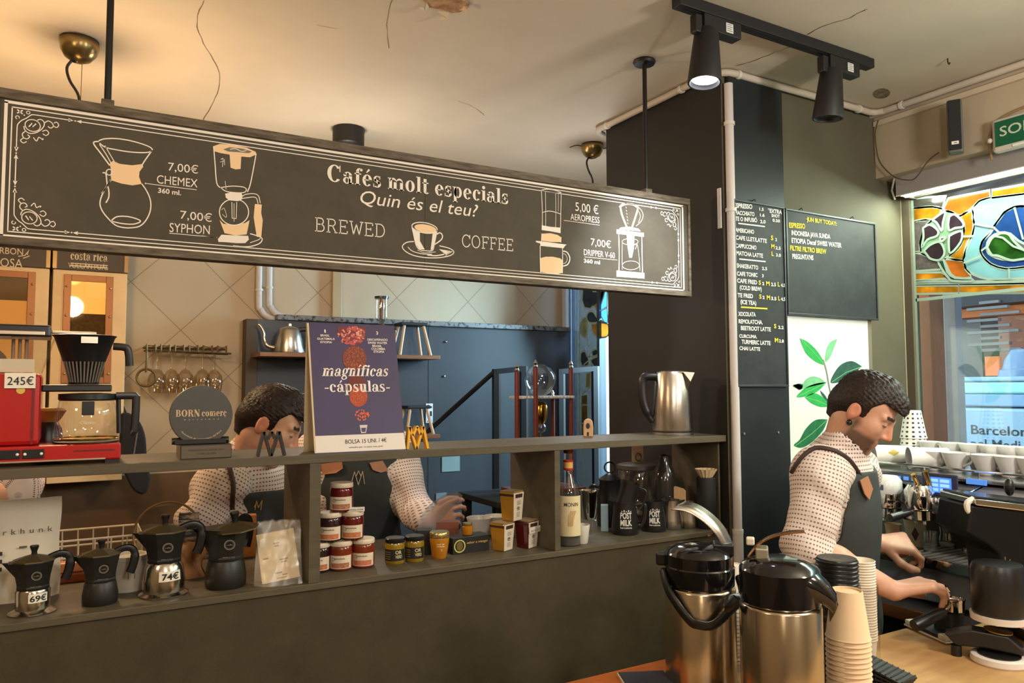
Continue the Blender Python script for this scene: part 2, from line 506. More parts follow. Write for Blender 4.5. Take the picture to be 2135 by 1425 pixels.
# ------------------------------------------------------------------ the setting
YC, XR, YB, ZC = 1.85, 2.905, 4.30, 2.715     # counter front, window wall, back wall, ceiling
M_ceil = mat('ceiling_plaster', (202, 190, 168), 0.9, var=0.05, vscale=2.0, bump=0.15, bscale=9)
M_floor = mat('floor_tiles', (70, 58, 46), 0.5, var=0.2, vscale=5)
M_wallfront = mat('plaster_cream', (170, 150, 120), 0.85, var=0.06, vscale=3)
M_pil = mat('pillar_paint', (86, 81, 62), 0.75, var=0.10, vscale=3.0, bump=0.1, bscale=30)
M_pil_unlit = mat('pillar_paint_unlit', (31, 25, 17), 0.7, var=0.10, vscale=4.0)  # pillar paint again, darkened to carry the shade of its unlit sides
M_fascia = mat('fascia_paint', (176, 160, 136), 0.8, var=0.04, vscale=3)
def back_wall_mat():
    m, nt, b = _pr('back_wall_tiles')
    L = nt.links.new
    tc = nt.nodes.new('ShaderNodeTexCoord')
    mp = nt.nodes.new('ShaderNodeMapping')
    mp.inputs['Rotation'].default_value = (PI/2, 0, 0)
    m2 = nt.nodes.new('ShaderNodeMapping')
    m2.inputs['Rotation'].default_value = (0, 0, PI/4)
    L(tc.outputs['Object'], mp.inputs['Vector'])
    L(mp.outputs['Vector'], m2.inputs['Vector'])
    br = nt.nodes.new('ShaderNodeTexBrick')
    br.offset = 0.0
    br.inputs['Scale'].default_value = 1.0
    br.inputs['Brick Width'].default_value = 0.34
    br.inputs['Row Height'].default_value = 0.34
    br.inputs['Mortar Size'].default_value = 0.0022
    br.inputs['Mortar Smooth'].default_value = 0.3
    br.inputs['Color1'].default_value = rgb((188, 168, 138))
    br.inputs['Color2'].default_value = rgb((182, 162, 132))
    br.inputs['Mortar'].default_value = rgb((138, 118, 88))
    L(m2.outputs['Vector'], br.inputs['Vector'])
    L(br.outputs['Color'], b.inputs['Base Color'])
    b.inputs['Roughness'].default_value = 0.6
    return m
M_back = back_wall_mat()
struct('floor', MB().box(-3.2, 3.3, -3.6, 4.5, -0.1, 0.0), M_floor)
struct('ceiling', MB().box(-3.2, 3.3, -3.6, 4.5, ZC, ZC+0.15), M_ceil)
struct('wall_back', MB().box(-3.2, 3.3, YB, YB+0.15, 0, ZC), M_back)
struct('wall_left', MB().box(-3.2, -3.0, -3.6, YB, 0, ZC), M_wallfront)
struct('wall_front', MB().box(-3.0, 3.3, -3.6, -3.4, 0, ZC), M_wallfront)
w = MB()
w.box(XR, XR+0.22, -3.4, 0.15, 0, ZC)
w.box(XR, XR+0.22, 0.15, 1.85, 0, 0.92)
w.box(XR, XR+0.22, 0.15, 1.85, 2.40, ZC)
w.box(XR, XR+0.045, 1.85, 2.40, 0, ZC); w.box(XR, XR+0.22, 2.40, 3.45, 0, ZC)
w.box(XR, XR+0.22, 3.45, 4.30, 0, 0.90)
w.box(XR, XR+0.22, 3.45, 4.30, 2.45, ZC)
struct('wall_right', w, M_fascia)
pb = MB().box(1.905, XR, YC, 2.50, 0, ZC)
po = struct('wall_pillar', pb, [M_pil_unlit, M_pil])
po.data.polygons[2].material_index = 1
struct('trim_1', MB().box(2.75, XR, 0.0, YC, 2.445, ZC), M_fascia)
struct('trim_2', MB().box(2.735, 2.752, 0.0, YC-0.005, 2.652, 2.672), mat('trim_paint', (196, 180, 156), 0.7))

M_black = mat('black_panel', (33, 37, 40), 0.42, var=0.12, vscale=3, spec=0.4)
pn = thing('wall_panel', 'tall black wall panel screwed to the pillar behind the narrow menu board', 'panel', (0, YC-0.02, 0))
xa, xb = at(1519, 600, Y=YC).x, at(1640, 980, Y=YC).x
MB().box(xa, xb, 0.0, 0.018, 0.02, ZC-0.02).build('board', M_black, pn, bev=0.002)
for (px, py) in ((1551, 905), (1622, 902), (1553, 455), (1622, 455)):
    p = at(px, py, Y=YC-0.02)
    MB().lathe([(0.0, 0.0), (0.005, 0.0005), (0.0045, 0.003), (0, 0.004)], 12, Matrix.Translation((p.x, 0, p.z)) @ Matrix.Rotation(PI/2, 4, 'X')).build('screw', mat('steel_screw', (170, 170, 165), 0.3, 1.0), pn, smooth=True)

# ------------------------------------------------------------------ pipes and cables on walls and ceiling
M_pipe = mat('conduit_pvc', (196, 184, 166), 0.5)
M_pipew = mat('white_conduit', (205, 198, 194), 0.45)
M_clip = mat('conduit_clip', (214, 208, 196), 0.4)
def clip(parent, p, r, axis='Z'):
    R_ = Matrix.Rotation(PI/2, 4, 'Y') if axis == 'X' else (Matrix.Rotation(PI/2, 4, 'X') if axis == 'Y' else Matrix.Identity(4))
    MB().lathe([(r*0.95, -0.006), (r*1.25, -0.006), (r*1.25, 0.006), (r*0.95, 0.006)], 14, Matrix.Translation(p) @ R_, cap=False).build('clip', M_clip, parent, smooth=True)
cz = ZC-0.016
t = thing('conduit', 'cream conduit running under the ceiling around the top of the pillar', 'pipe', (0, 0, 0))
pts = [(1.935, 2.56, cz), (1.882, 2.52, cz), (1.882, 2.40, cz), (1.882, 1.98, cz), (1.886, 1.90, cz), (1.905, 1.845, cz), (1.95, 1.828, cz), (2.05, 1.828, cz), (2.60, 1.828, cz), (2.70, 1.826, cz), (2.728, 1.79, cz), (2.730, 1.70, cz), (2.730, 0.05, cz)]
MB().tube(smooth_path(pts, 5), 0.0125, 10).build('pipe', M_pipe, t, smooth=True)
for p, a in (((1.882, 2.46, cz), 'Y'), ((1.882, 2.02, cz), 'Y'), ((1.965, 1.828, cz), 'X'), ((2.62, 1.828, cz), 'X'), ((2.730, 1.72, cz), 'Y')):
    clip(t, p, 0.0125, a)
t = thing('conduit', 'straight white conduit running down the front corner of the pillar', 'pipe', (0, 0, 0))
MB().tube([(1.924, 1.833, 2.66), (1.924, 1.833, 1.13)], 0.015, 12).build('pipe', M_pipew, t, smooth=True)
MB().tube([(1.924, 1.833, 1.135), (1.924, 1.833, 0.96)], 0.018, 12).build('sleeve', M_pipew, t, smooth=True)
MB().tube([(1.924, 1.833, 0.965), (1.924, 1.833, 0.02)], 0.015, 12).build('pipe', M_pipew, t, smooth=True)
for z in (2.52, 2.22, 1.14, 0.5): clip(t, (1.924, 1.833, z), 0.015)
MB().box(1.899, 1.9045, 1.856, 1.872, 2.16, 2.30).build('cable_cover', M_pipew, t, bev=0.001)
for k, (px, py, lab) in enumerate(((541, 650, 'outer of two white pipes bending above the black back panel'), (562, 650, 'inner of two white pipes bending above the black back panel'))):
    a = at(px, 560, Y=YB-0.03); b = at(px, 640, Y=YB-0.03)
    zb = at(600, 668 if k == 0 else 662, Y=YB-0.03).z
    t = thing('conduit', lab, 'pipe', (0, 0, 0))
    xs = a.x
    pts = [(xs, YB-0.028, ZC-0.01), (xs, YB-0.028, zb+0.13), (xs+0.012, YB-0.028, zb+0.05), (xs+0.06, YB-0.028, zb+0.008), (xs+0.15, YB-0.028, zb), (xs+0.38-0.05*k, YB-0.028, zb)]
    MB().tube(smooth_path(pts, 6), 0.017, 10).build('pipe', M_pipew, t, smooth=True)
    clip(t, (xs, YB-0.028, zb+0.16), 0.017)
xs = at(700, 600, Y=YB).x
t = thing('wall_batten', 'narrow cream upright batten on the tiled back wall', 'batten')
MB().box(xs-0.028, xs+0.028, YB-0.03, YB-0.002, 1.96, ZC-0.004).build('cover', mat('batten_paint', (176, 152, 112), 0.6), t, bev=0.004)
xs = at(1176, 640, Y=YB).x
t = thing('wall_batten', 'pale corner batten at the back wall beside the side window', 'batten')
MB().box(xs-0.02, xs+0.10, YB-0.05, YB-0.002, 2.0, ZC-0.004).build('cover', mat('batten_pale', (200, 205, 205), 0.6), t, bev=0.004)

def ceiling_stroke(mb, pix, w):
    P = [at(px, py, Z=ZC) for px, py in pix]
    mb.ribbon([(p.x, p.y) for p in P], w, lambda q: (q[0], q[1], ZC), (0, 0, -1), 0.0008)
ck = MB()
for pix, wd in (([(1534, 138), (1580, 124), (1625, 105), (1662, 94)], 0.004), ([(1683, 72), (1720, 52), (1762, 41), (1790, 26), (1808, 19)], 0.004), ([(425, 0), (410, 45), (425, 90), (450, 135), (459, 170), (450, 205), (430, 240), (418, 258)], 0.0025),
                ([(818, 0), (806, 50), (812, 100)], 0.0015), ([(955, 210), (985, 222), (1010, 240)], 0.0015), ([(660, 52), (700, 60)], 0.0015)):
    P = smooth_path(pix, 4)
    P = [(a+random.uniform(-1.5, 1.5), b+random.uniform(-1.0, 1.0)) for a, b in P]
    ceiling_stroke(ck, P, [wd*random.uniform(0.5, 1.2) for _ in P])
ck.build('trim_3', mat('ceiling_crack', (96, 80, 56), 0.9))['kind'] = 'structure'
c0 = at(928, 4, Z=ZC)
pt = thing('plaster_patch', 'torn peeling patch of plaster on the ceiling above the sign', 'patch', (c0.x, c0.y, ZC))
pm = MB(); n = 14
rim = [(0.075*random.uniform(0.7, 1.15)*math.cos(2*PI*i/n), 0.062*random.uniform(0.7, 1.15)*math.sin(2*PI*i/n)) for i in range(n)]
pm.add([(x, y, -0.0015) for x, y in rim]+[(x*0.65, y*0.65, -0.005-0.004*random.random()) for x, y in rim]+[(0, 0, -0.004)], [(i, (i+1) % n, n+(i+1) % n, n+i) for i in range(n)]+[(n+i, n+(i+1) % n, 2*n) for i in range(n)])
pm.build('scar', mat('torn_plaster', (196, 160, 118), 0.9, col2=(140, 96, 52), vscale=26), pt)
for k in range(5):
    a = k*1.25
    q = MB(); r = 0.05
    q.add([(r*math.cos(a)-0.016*math.sin(a), r*math.sin(a)+0.016*math.cos(a), -0.004), (r*math.cos(a)+0.016*math.sin(a), r*math.sin(a)-0.016*math.cos(a), -0.004), (1.5*r*math.cos(a+0.2), 1.5*r*math.sin(a+0.2), -0.02), (1.3*r*math.cos(a-0.25), 1.3*r*math.sin(a-0.25), -0.018)], [(0, 1, 2, 3)])
    q.build('flake', mat('plaster_flake', (212, 190, 160), 0.9), pt, solid=0.002)
c0 = at(1838, 195, Z=ZC)
pm = MB(); n = 12
pm.lathe([(0.0, -0.001), (0.03, -0.001), (0.045, -0.0006)], 14, Matrix.Translation((c0.x, c0.y, ZC)) @ Matrix.Rotation(0.5, 4, 'Z') @ Matrix.Diagonal((1.25, 0.65, 1, 1)), cap=False)
o = pm.build('ceiling_stain', mat('ceiling_hole', (92, 78, 54), 0.95, col2=(150, 138, 110), vscale=40))
tag(o, 'brown damaged spot on the ceiling near the black wall speaker', 'stain')
p = at(1976, 122, Z=ZC)
t = thing('ceiling_hook', 'tiny dark hook in the ceiling above the exit sign', 'hook', (p.x, p.y, ZC))
MB().tube(smooth_path([(0, 0, 0.002), (0, 0, -0.012), (0.006, 0, -0.018), (0.012, 0, -0.012)], 4), 0.0022, 6).build('wire', mat('dark_metal', (46, 42, 38), 0.4, 0.8), t, smooth=True)
# ------------------------------------------------------------------ bar counter with open shelves
M_wood = mat('stained_counter', (90, 81, 64), 0.5, var=0.16, vscale=5, stretch=(0.6, 6, 6), bump=0.06, bscale=40, spec=0.3)
M_panel = mat('counter_front_panel', (72, 64, 46), 0.55, var=0.14, vscale=9, bump=0.12, bscale=160, spec=0.25)
ct = thing('bar_counter', 'long dark olive-brown bar counter with an open display shelf along its top', 'counter', (0, YC, 0))
XL = -1.6
XE = 1.897
SH, SL = 1.457, 1.148        # tops of upper and lower shelf
DEP = 0.26
MB().box(XL, XE, 0.006, 0.03, 0.0, SL-0.0165).build('front_panel', M_panel, ct)
MB().box(XL, XE, 0.0, 0.43, SL-0.016, SL).build('lower_shelf', M_wood, ct, bev=0.0015)
MB().box(XL, XE, 0.0, DEP, SH-0.021, SH).build('upper_shelf', M_wood, ct, bev=0.0015)
for (xa, xb) in ((0.503, 0.531), (1.212, 1.231), (-0.62, -0.595)):
    MB().box(xa, xb, 0.001, DEP-0.002, SL+0.0003, SH-0.0213).build('divider', M_wood, ct, bev=0.0012)
MB().box(1.888, XE-0.001, 0.03, DEP-0.002, SL+0.0003, SH-0.0213).build('end_panel', M_wood, ct, bev=0.001)
MB().box(XL, XE, 0.41, 0.43, 0.0, SL-0.017).build('rear_panel', M_panel, ct)
bw = thing('work_bench', 'low dark work bench behind the open display shelf', 'bench', (0, 2.30, 0))
MB().box(XL, 0.20, 0.02, 0.24, 0.0, 0.8595).build('front', M_panel, bw)
MB().box(XL, 0.20, 0.0, 0.26, 0.86, 0.90).build('top', mat('bench_steel', (120, 116, 108), 0.35, 0.7), bw)

# ------------------------------------------------------------------ hanging sign
YS = 1.912
SP, SN = (0, YS, 0), (0, -1, 0)
x0, x1 = -0.165, at(1437, 500, Y=YS).x+0.002
zt, zb = at(720, 300, Y=YS).z, at(720, 563, Y=YS).z
zt = (at(0, 182, Y=YS).z+at(1437, 416.5, Y=YS).z)/2; zb = (at(0, 510, Y=YS).z+at(1440, 619, Y=YS).z)/2
sg = thing('hanging_sign', 'long blackboard sign of special brewed coffees hanging on rods over the counter', 'sign', (0, YS, 0))
M_board = mat('sign_blackboard', (78, 71, 58), 0.75, var=0.10, vscale=14, bump=0.03, bscale=200, spec=0.3)
M_fr = mat('sign_frame_wood', (112, 100, 82), 0.6, var=0.25, vscale=16, stretch=(1.2, 8, 8), col2=(74, 62, 48), spec=0.3)
M_chalk = mat('chalk_white', (238, 226, 212), 0.9)
M_cream = mat('chalk_cream', (240, 204, 160), 0.9)
M_shade = mat('chalk_grey', (120, 113, 104), 0.9)
xs = at(886, 450, Y=YS).x
sb = MB().box(x0+0.012, xs-0.0005, 0.0, 0.02, zb+0.012, zt-0.012)
sb.box(xs+0.0005, x1-0.008, 0.0, 0.02, zb+0.012, zt-0.012)
sb.build('board', M_board, sg)
fw = 0.022
fr = MB()
fr.box(x0-0.006, x1, -0.006, 0.034, zt-fw, zt); fr.box(x0-0.006, x1, -0.006, 0.034, zb, zb+fw*0.8)
fr.box(x0-0.006, x0+0.012, -0.006, 0.034, zb+fw*0.8, zt-fw); fr.box(x1-0.010, x1, -0.006, 0.034, zb+fw*0.8, zt-fw)
fr.build('frame', M_fr, sg, bev=0.0015)
M_rod = mat('black_rod', (26, 23, 22), 0.45, 0.3)
for rx in (at(224, 213, Y=1.945).x, 1.632):
    MB().tube([(rx, 0.015, zt-0.01), (rx, 0.015, ZC-0.002)], 0.0075, 12).build('rod', M_rod, sg, smooth=True)
    MB().lathe([(0, -0.001), (0.036, -0.001), (0.038, -0.006), (0.034, -0.014), (0.0, -0.016)], 24, Matrix.Translation((rx, 0.015, ZC))).build('ceiling_flange', M_rod, sg, smooth=True)
    MB().box(rx-0.013, rx+0.013, 0.0, 0.03, zt+0.0003, zt+0.014).build('socket', M_fr, sg, bev=0.001)
def s3(p):
    q = on_plane(p[0], p[1], SP, Vector(SN)); q.y = 0.0
    return q
class Pen:
    def __init__(s, sep=False): s.m = MB(); s.sep = sep; s.parts = []
    def px(s, pts, w=2.2, closed=False, d=0.0010, sm=4):
        P = [s3(p) for p in (smooth_path(pts, sm) if sm and len(pts) > 2 else pts)]
        s.m.ribbon([(p.x, p.z) for p in P], w*0.0011, lambda q: (q[0], 0, q[1]), SN, d, closed)
        return s
    def fill(s, pts, d=0.0006):
        P = [s3(p) for p in pts]
        if s.sep: s.parts.append(MB())
        (s.parts[-1] if s.sep else s.m).fill([(p.x, p.z) for p in P], lambda q: (q[0], 0, q[1]), SN, d); return s
    def text(s, t, a, b, cap, **kw):
        kw.setdefault('d', 0.0010)
        A, B = s3(a), s3(b); m = ((a[0]+b[0])/2, (a[1]+b[1])/2)
        h = (s3((m[0], m[1]-cap))-s3(m)).length
        u = B-A; wd = u.length
        put_text(s.m, t, A, u.normalized(), (0, 0, 1), wd, h, SN, **kw); return s
    def done(s, name, m):
        for q in s.parts+([s.m] if s.m.v else []): q.build(name, m, sg)
z1 = zc(0, 180, 3.9537); z2 = zc(420, 260, 3.9537); z3 = zc(940, 300, 3.9537)
a = Pen(); c = Pen()
a.px(z1([(815,450),(860,435),(950,432),(1050,445),(1150,470),(1230,500),(1255,525),(1225,545),(1150,548),(1050,540),(950,523),(870,505),(820,470)]), 2.4)
a.px(z1([(815,455),(770,470),(835,560),(905,655)]), 2.6); a.px(z1([(820,480),(870,555),(918,640)]), 1.8); a.px(z1([(865,490),(905,560),(942,622)]), 1.6)
a.px(z1([(1255,528),(1210,590),(1172,650),(1178,668)]), 2.4)
c.fill(z1([(905,640),(930,615),(1000,642),(1090,652),(1172,642),(1178,668),(1150,705),(1146,745),(1168,806),(1090,818),(1000,803),(918,776),(912,735),(915,690)]))
a.px(z1(arc(900, 710, 24, 24, 0, 360, 14)), 2.0); a.px(z1([(845,715),(872,722),(882,800),(897,862),(895,920),(872,962)]), 2.4); a.px(z1([(912,770),(880,830),(838,885)]), 2.2)
a.px(z1([(915,775),(870,840),(833,920),(825,980),(850,1040),(900,1100),(950,1145),(1010,1165),(1080,1168),(1150,1155),(1200,1110),(1235,1040),(1243,970),(1230,910),(1200,850),(1168,805)]), 2.4)
a.px(z1([(915,1112),(960,1078),(1040,1074),(1120,1092),(1158,1115),(1100,1138),(1000,1132),(915,1112)]), 2.4)
a.px(z1([(1200,802),(1400,828),(1620,855)]), 1.4)
for q in ((1200,802),): a.fill(z1(arc(q[0], q[1], 7, 7, 0, 360, 10)[:-1]), 0.001)
c.done('flask_wrap', M_cream); a.done('flask_drawing', M_chalk)
k = Pen(); k.fill(z1([(945,622),(1010,618),(1090,628),(1140,640),(1060,648),(985,640)]), 0.0012); k.done('flask_mouth', M_board)
a = Pen(); c = Pen(True); w_ = Pen(True)
c.fill(z2([(100,178),(150,160),(250,165),(370,190),(448,225),(450,247),(400,270),(328,264),(322,366),(280,370),(240,356),(232,248),(160,236),(103,220)]))
k = Pen(); k.fill(z2([(180,205),(230,188),(330,198),(415,222),(390,236),(300,228),(220,222)]), 0.0012); k.done('siphon_lid', M_shade)
a.px(z2([(235,205),(280,200),(330,222),(370,215)]), 1.6, d=0.0016)
a.px(z2([(100,180),(112,330),(125,480),(155,522)]), 2.3); a.px(z2([(450,240),(425,380),(400,500),(378,556)]), 2.3)
a.px(z2([(160,520),(250,508),(340,515),(370,535),(350,560),(280,562),(200,550),(160,520)]), 2.0)
a.px(z2([(195,465),(203,535)]), 1.1); a.px(z2([(160,290),(178,280),(172,350)]), 1.2); a.px(z2([(152,310),(192,300)]), 1.0); a.px(z2([(188,285),(190,335)]), 1.0)
w_.fill(z2([(195,570),(240,560),(330,565),(340,590),(330,622),(300,632),(230,625),(200,602)]))
a.px(z2(arc(268, 722, 120, 108, -75, 255, 30)), 2.2); a.px(z2([(250,640),(252,770)]), 1.5); a.px(z2([(290,640),(286,775)]), 1.5); a.px(z2([(268,650),(268,800)]), 1.2); a.px(z2([(250,772),(287,776)]), 1.5)
a.px(z2([(165,705),(185,690),(205,745),(200,765),(172,740)]), 1.0)
a.px(z2([(330,612),(365,605),(430,598),(455,612),(466,655)]), 1.8); a.px(z2([(340,590),(365,576),(430,570),(470,590),(484,650)]), 1.8)
c.fill(z2([(440,655),(497,660),(492,730),(505,790),(492,932),(455,925),(430,765)]))
c.fill(z2([(148,785),(180,818),(268,830),(360,812),(396,788),(384,850),(372,906),(280,914),(190,896)]))
w_.fill(z2([(135,945),(165,908),(240,912),(385,918),(390,950),(360,978),(290,978),(200,970),(140,968)]))
a.px(z2([(260,1000),(380,1008),(470,985),(500,950),(480,925),(400,900)]), 2.4); a.px(z2([(400,975),(470,950),(490,930)]), 1.6); a.px(z2([(0,917),(60,925),(125,932)]), 1.4)
c.done('siphon_stand', M_cream); w_.done('siphon_foot', M_chalk); a.done('siphon_drawing', M_chalk)
a = Pen(); c = Pen(True); w_ = Pen(True)
c.fill(z2(arc(1846, 858, 92, 34, 0, 360, 26, 10)[:-1]))
a.px(z2(arc(1838, 852, 106, 42, 0, 360, 30, 10)), 2.4)
w_.fill(z2([(1735,850),(1765,878),(1800,890),(1800,960),(1840,1030),(1795,1028),(1770,990),(1748,905)]))
w_.fill(z2([(1905,900),(1940,872),(1925,960),(1905,1030),(1888,1036)]))
a.px(z2([(1733,845),(1748,910),(1768,995),(1800,1032),(1860,1042),(1905,1036),(1920,980),(1942,872)]), 2.2)
a.px(z2([(1938,905),(1965,893),(1985,915),(1975,950),(1920,990)]), 3.0)
a.px(z2([(1750,965),(1690,972),(1655,1005),(1680,1045),(1750,1080),(1850,1098),(1960,1098),(2050,1080),(2080,1050),(2040,1020),(1960,1000)]), 2.4)
for i in range(9):
    y = 1050+i*5; a.px(z2([(1960+i*6, y-20), (2020, y-10), (2070-i*9, y)]), 1.4)
a.px(z2([(1700,1010),(1740,1045),(1820,1066),(1900,1070)]), 2.0); a.px(z2([(1860,1075),(1930,1082),(2000,1070)]), 3.0); a.px(z2([(1780,1035),(1840,1058),(1930,1050)]), 1.4)
c.done('cup_coffee', M_cream); w_.done('cup_highlight', M_chalk); a.done('cup_drawing', M_chalk)
a = Pen(); c = Pen(True); w_ = Pen(True)
a.px(z3([(742,384),(790,375),(860,385),(912,405)]), 2.0); a.px(z3([(742,384),(770,394),(860,405),(912,405)]), 1.2)
a.px(z3([(745,385),(752,540),(752,690)]), 2.0); a.px(z3([(908,405),(905,560),(902,700)]), 2.0); a.px(z3([(778,395),(780,540),(780,680)]), 1.4); a.px(z3([(862,400),(864,550),(862,690)]), 1.4); a.px(z3([(884,402),(884,560)]), 1.0)
a.px(z3([(748,568),(800,556),(850,562),(904,580)]), 2.0)
w_.fill(z3([(748,672),(820,685),(904,692),(904,738),(820,722),(748,712)]))
c.fill(z3([(748,742),(820,738),(880,752),(908,772),(904,812),(820,810),(748,800)]))
a.px(z3([(748,740),(745,805)]), 1.8); a.px(z3([(908,770),(906,815)]), 1.8)
w_.fill(z3([(700,800),(760,806),(850,818),(955,832),(940,842),(928,862),(830,852),(738,842),(735,822),(702,812)]))
a.px(z3([(735,840),(735,950),(738,1060)]), 2.2); a.px(z3([(918,860),(920,960),(918,1068)]), 2.2)
c.fill(z3([(736,944),(780,932),(840,932),(900,945),(918,960),(918,1064),(880,1074),(820,1072),(738,1056)]))
a.px(z3([(915,885),(955,895),(980,945),(962,995),(920,1010)]), 3.0); a.px(z3([(918,905),(945,915),(958,950),(946,980),(920,990)]), 1.2)
a.px(z3([(930,632),(1080,652),(1225,672)]), 1.3)
c.done('press_coffee', M_cream); w_.done('press_collar', M_chalk); a.done('press_drawing', M_chalk)
a = Pen(); c = Pen(True); w_ = Pen(True)
c.px(z3([(1395,520),(1410,590),(1450,690)]), 6.5); c.px(z3([(1395,520),(1440,500),(1500,505),(1545,535)]), 4.0); c.px(z3([(1540,540),(1515,620),(1492,690)]), 6.0)
a.px(z3([(1385,520),(1420,494),(1500,498),(1552,530),(1582,580),(1570,635),(1525,680)]), 1.8); a.px(z3([(1548,560),(1560,600),(1545,650)]), 1.5)
for i in range(6): a.px(z3([(1440+i*3, 520+i*26), (1446+i*3, 532+i*26)]), 1.6)
w_.fill(z3([(1385,705),(1400,690),(1470,684),(1545,700),(1565,722),(1470,714)])); w_.fill(z3([(1365,706),(1590,736),(1590,768),(1365,742)]))
a.px(z3([(1382,745),(1386,900),(1384,1052)]), 3.0); a.px(z3([(1572,765),(1575,920),(1578,1062)]), 3.0)
a.px(z3(arc(1476, 808, 66, 26, 0, 360, 20)), 1.5); a.px(z3([(1412,812),(1410,930),(1412,1038)]), 1.5); a.px(z3([(1536,830),(1550,930),(1558,1050)]), 1.5); a.px(z3(arc(1482, 1003, 70, 36, 0, 360, 22)), 1.5)
c.done('dripper_cone', M_cream)
b_ = Pen(); b_.fill(z3([(1448,752),(1512,760),(1508,860),(1492,940),(1470,940),(1455,850)]))
b_.done('dripper_stream', mat('chalk_blue', (190, 196, 220), 0.9))
w_.fill(z3([(1365,1045),(1595,1066),(1595,1112),(1365,1096)])); a.px(z3([(1500,840),(1530,830),(1520,870)]), 1.6); a.px(z3([(1100,933),(1240,947),(1370,960)]), 1.3)
w_.done('dripper_stand', M_chalk); a.done('dripper_drawing', M_chalk)
L_ = Pen()
def px1(f, q): return f([q])[0]
L_.text('7,00€', px1(z1,(1385,695)), px1(z1,(1632,722)), 17)
L_.text('CHEMEX', px1(z1,(1292,800)), px1(z1,(1628,836)), 17.5)
L_.text('360 ml.', px1(z1,(1302,878)), px1(z1,(1492,900)), 10, off=0.02)
L_.text('7,00€', px1(z1,(1485,1092)), px1(z1,(1745,1120)), 17)
L_.text('SYPHON', px1(z1,(1396,1202)), px1(z1,(1728,1222)), 19)
L_.px(z1([(1395,1212),(1590,1230),(1790,1248)]), 1.4)
L_.text('Cafés molt especials', px1(z2,(1036,464)), (1059, 426.5), 33, serif='fat')
L_.text('Quin és el teu?', (751, 424.5), (996.5, 453), 27, shear=0.22)
L_.text('BREWED', (656.5, 482.5), (802, 496), 28.5, serif='slab')
L_.text('COFFEE', (963, 515), (1069.5, 524.5), 25.5, serif='slab')
L_.text('5,00 €', px1(z3,(1025,552)), px1(z3,(1215,582)), 18)
L_.text('AEROPRESS', px1(z3,(985,627)), px1(z3,(1224,656)), 13)
L_.text('7,00€', px1(z3,(1152,838)), px1(z3,(1318,862)), 15)
L_.text('DRIPPER V-60', px1(z3,(1095,918)), px1(z3,(1350,946)), 12.5)
L_.text('360 ml', px1(z3,(1095,980)), px1(z3,(1228,995)), 8, off=0.02)
L_.done('lettering', M_chalk)
B = MB()
def bs(pts, w, sm=5, closed=False):
    P = smooth_path(pts, sm) if sm and len(pts) > 2 else pts
    B.ribbon(P, w, lambda q: (q[0], 0, q[1]), SN, 0.001, closed)
bx0, bx1 = at(8, 350, Y=YS).x, at(1424, 520, Y=YS).x
bz1 = (at(60, 216, Y=YS).z+at(1420, 427, Y=YS).z)/2-0.004; bz0 = (at(60, 497, Y=YS).z+at(1425, 606, Y=YS).z)/2
def rect(x0, x1, z0, z1, w):
    for a, b in (((x0-w/2, z1), (x1+w/2, z1)), ((x0-w/2, z0), (x1+w/2, z0)), ((x0, z0), (x0, z1)), ((x1, z0), (x1, z1))): bs([a, b], w, 0)
rect(bx0, bx1, bz0, bz1, 0.0062)
rect(bx0+0.011, bx1-0.011, bz0+0.010, bz1-0.010, 0.0024)
def arrow(x, z, dx, dz, s=0.005):
    n_ = (-dz, dx)
    B.fill([(x+dx*s, z+dz*s), (x-dx*s+n_[0]*s*0.8, z-dz*s+n_[1]*s*0.8), (x-dx*s-n_[0]*s*0.8, z-dz*s-n_[1]*s*0.8)], lambda q: (q[0], 0, q[1]), SN, 0.001)
def dot(x, z, r=0.0017): B.fill(arc(x, z, r, r, 0, 360, 10)[:-1], lambda q: (q[0], 0, q[1]), SN, 0.001)
iz1, iz0, ix0, ix1 = bz1-0.020, bz0+0.019, bx0+0.021, bx1-0.021
bs([(ix0+0.118, iz1), (ix1-0.118, iz1)], 0.0022, 0); bs([(ix0+0.118, iz0), (ix1-0.118, iz0)], 0.0022, 0)
bs([(ix0, iz0+0.10), (ix0, iz1-0.10)], 0.0022, 0); bs([(ix1, iz0+0.10), (ix1, iz1-0.10)], 0.0022, 0)
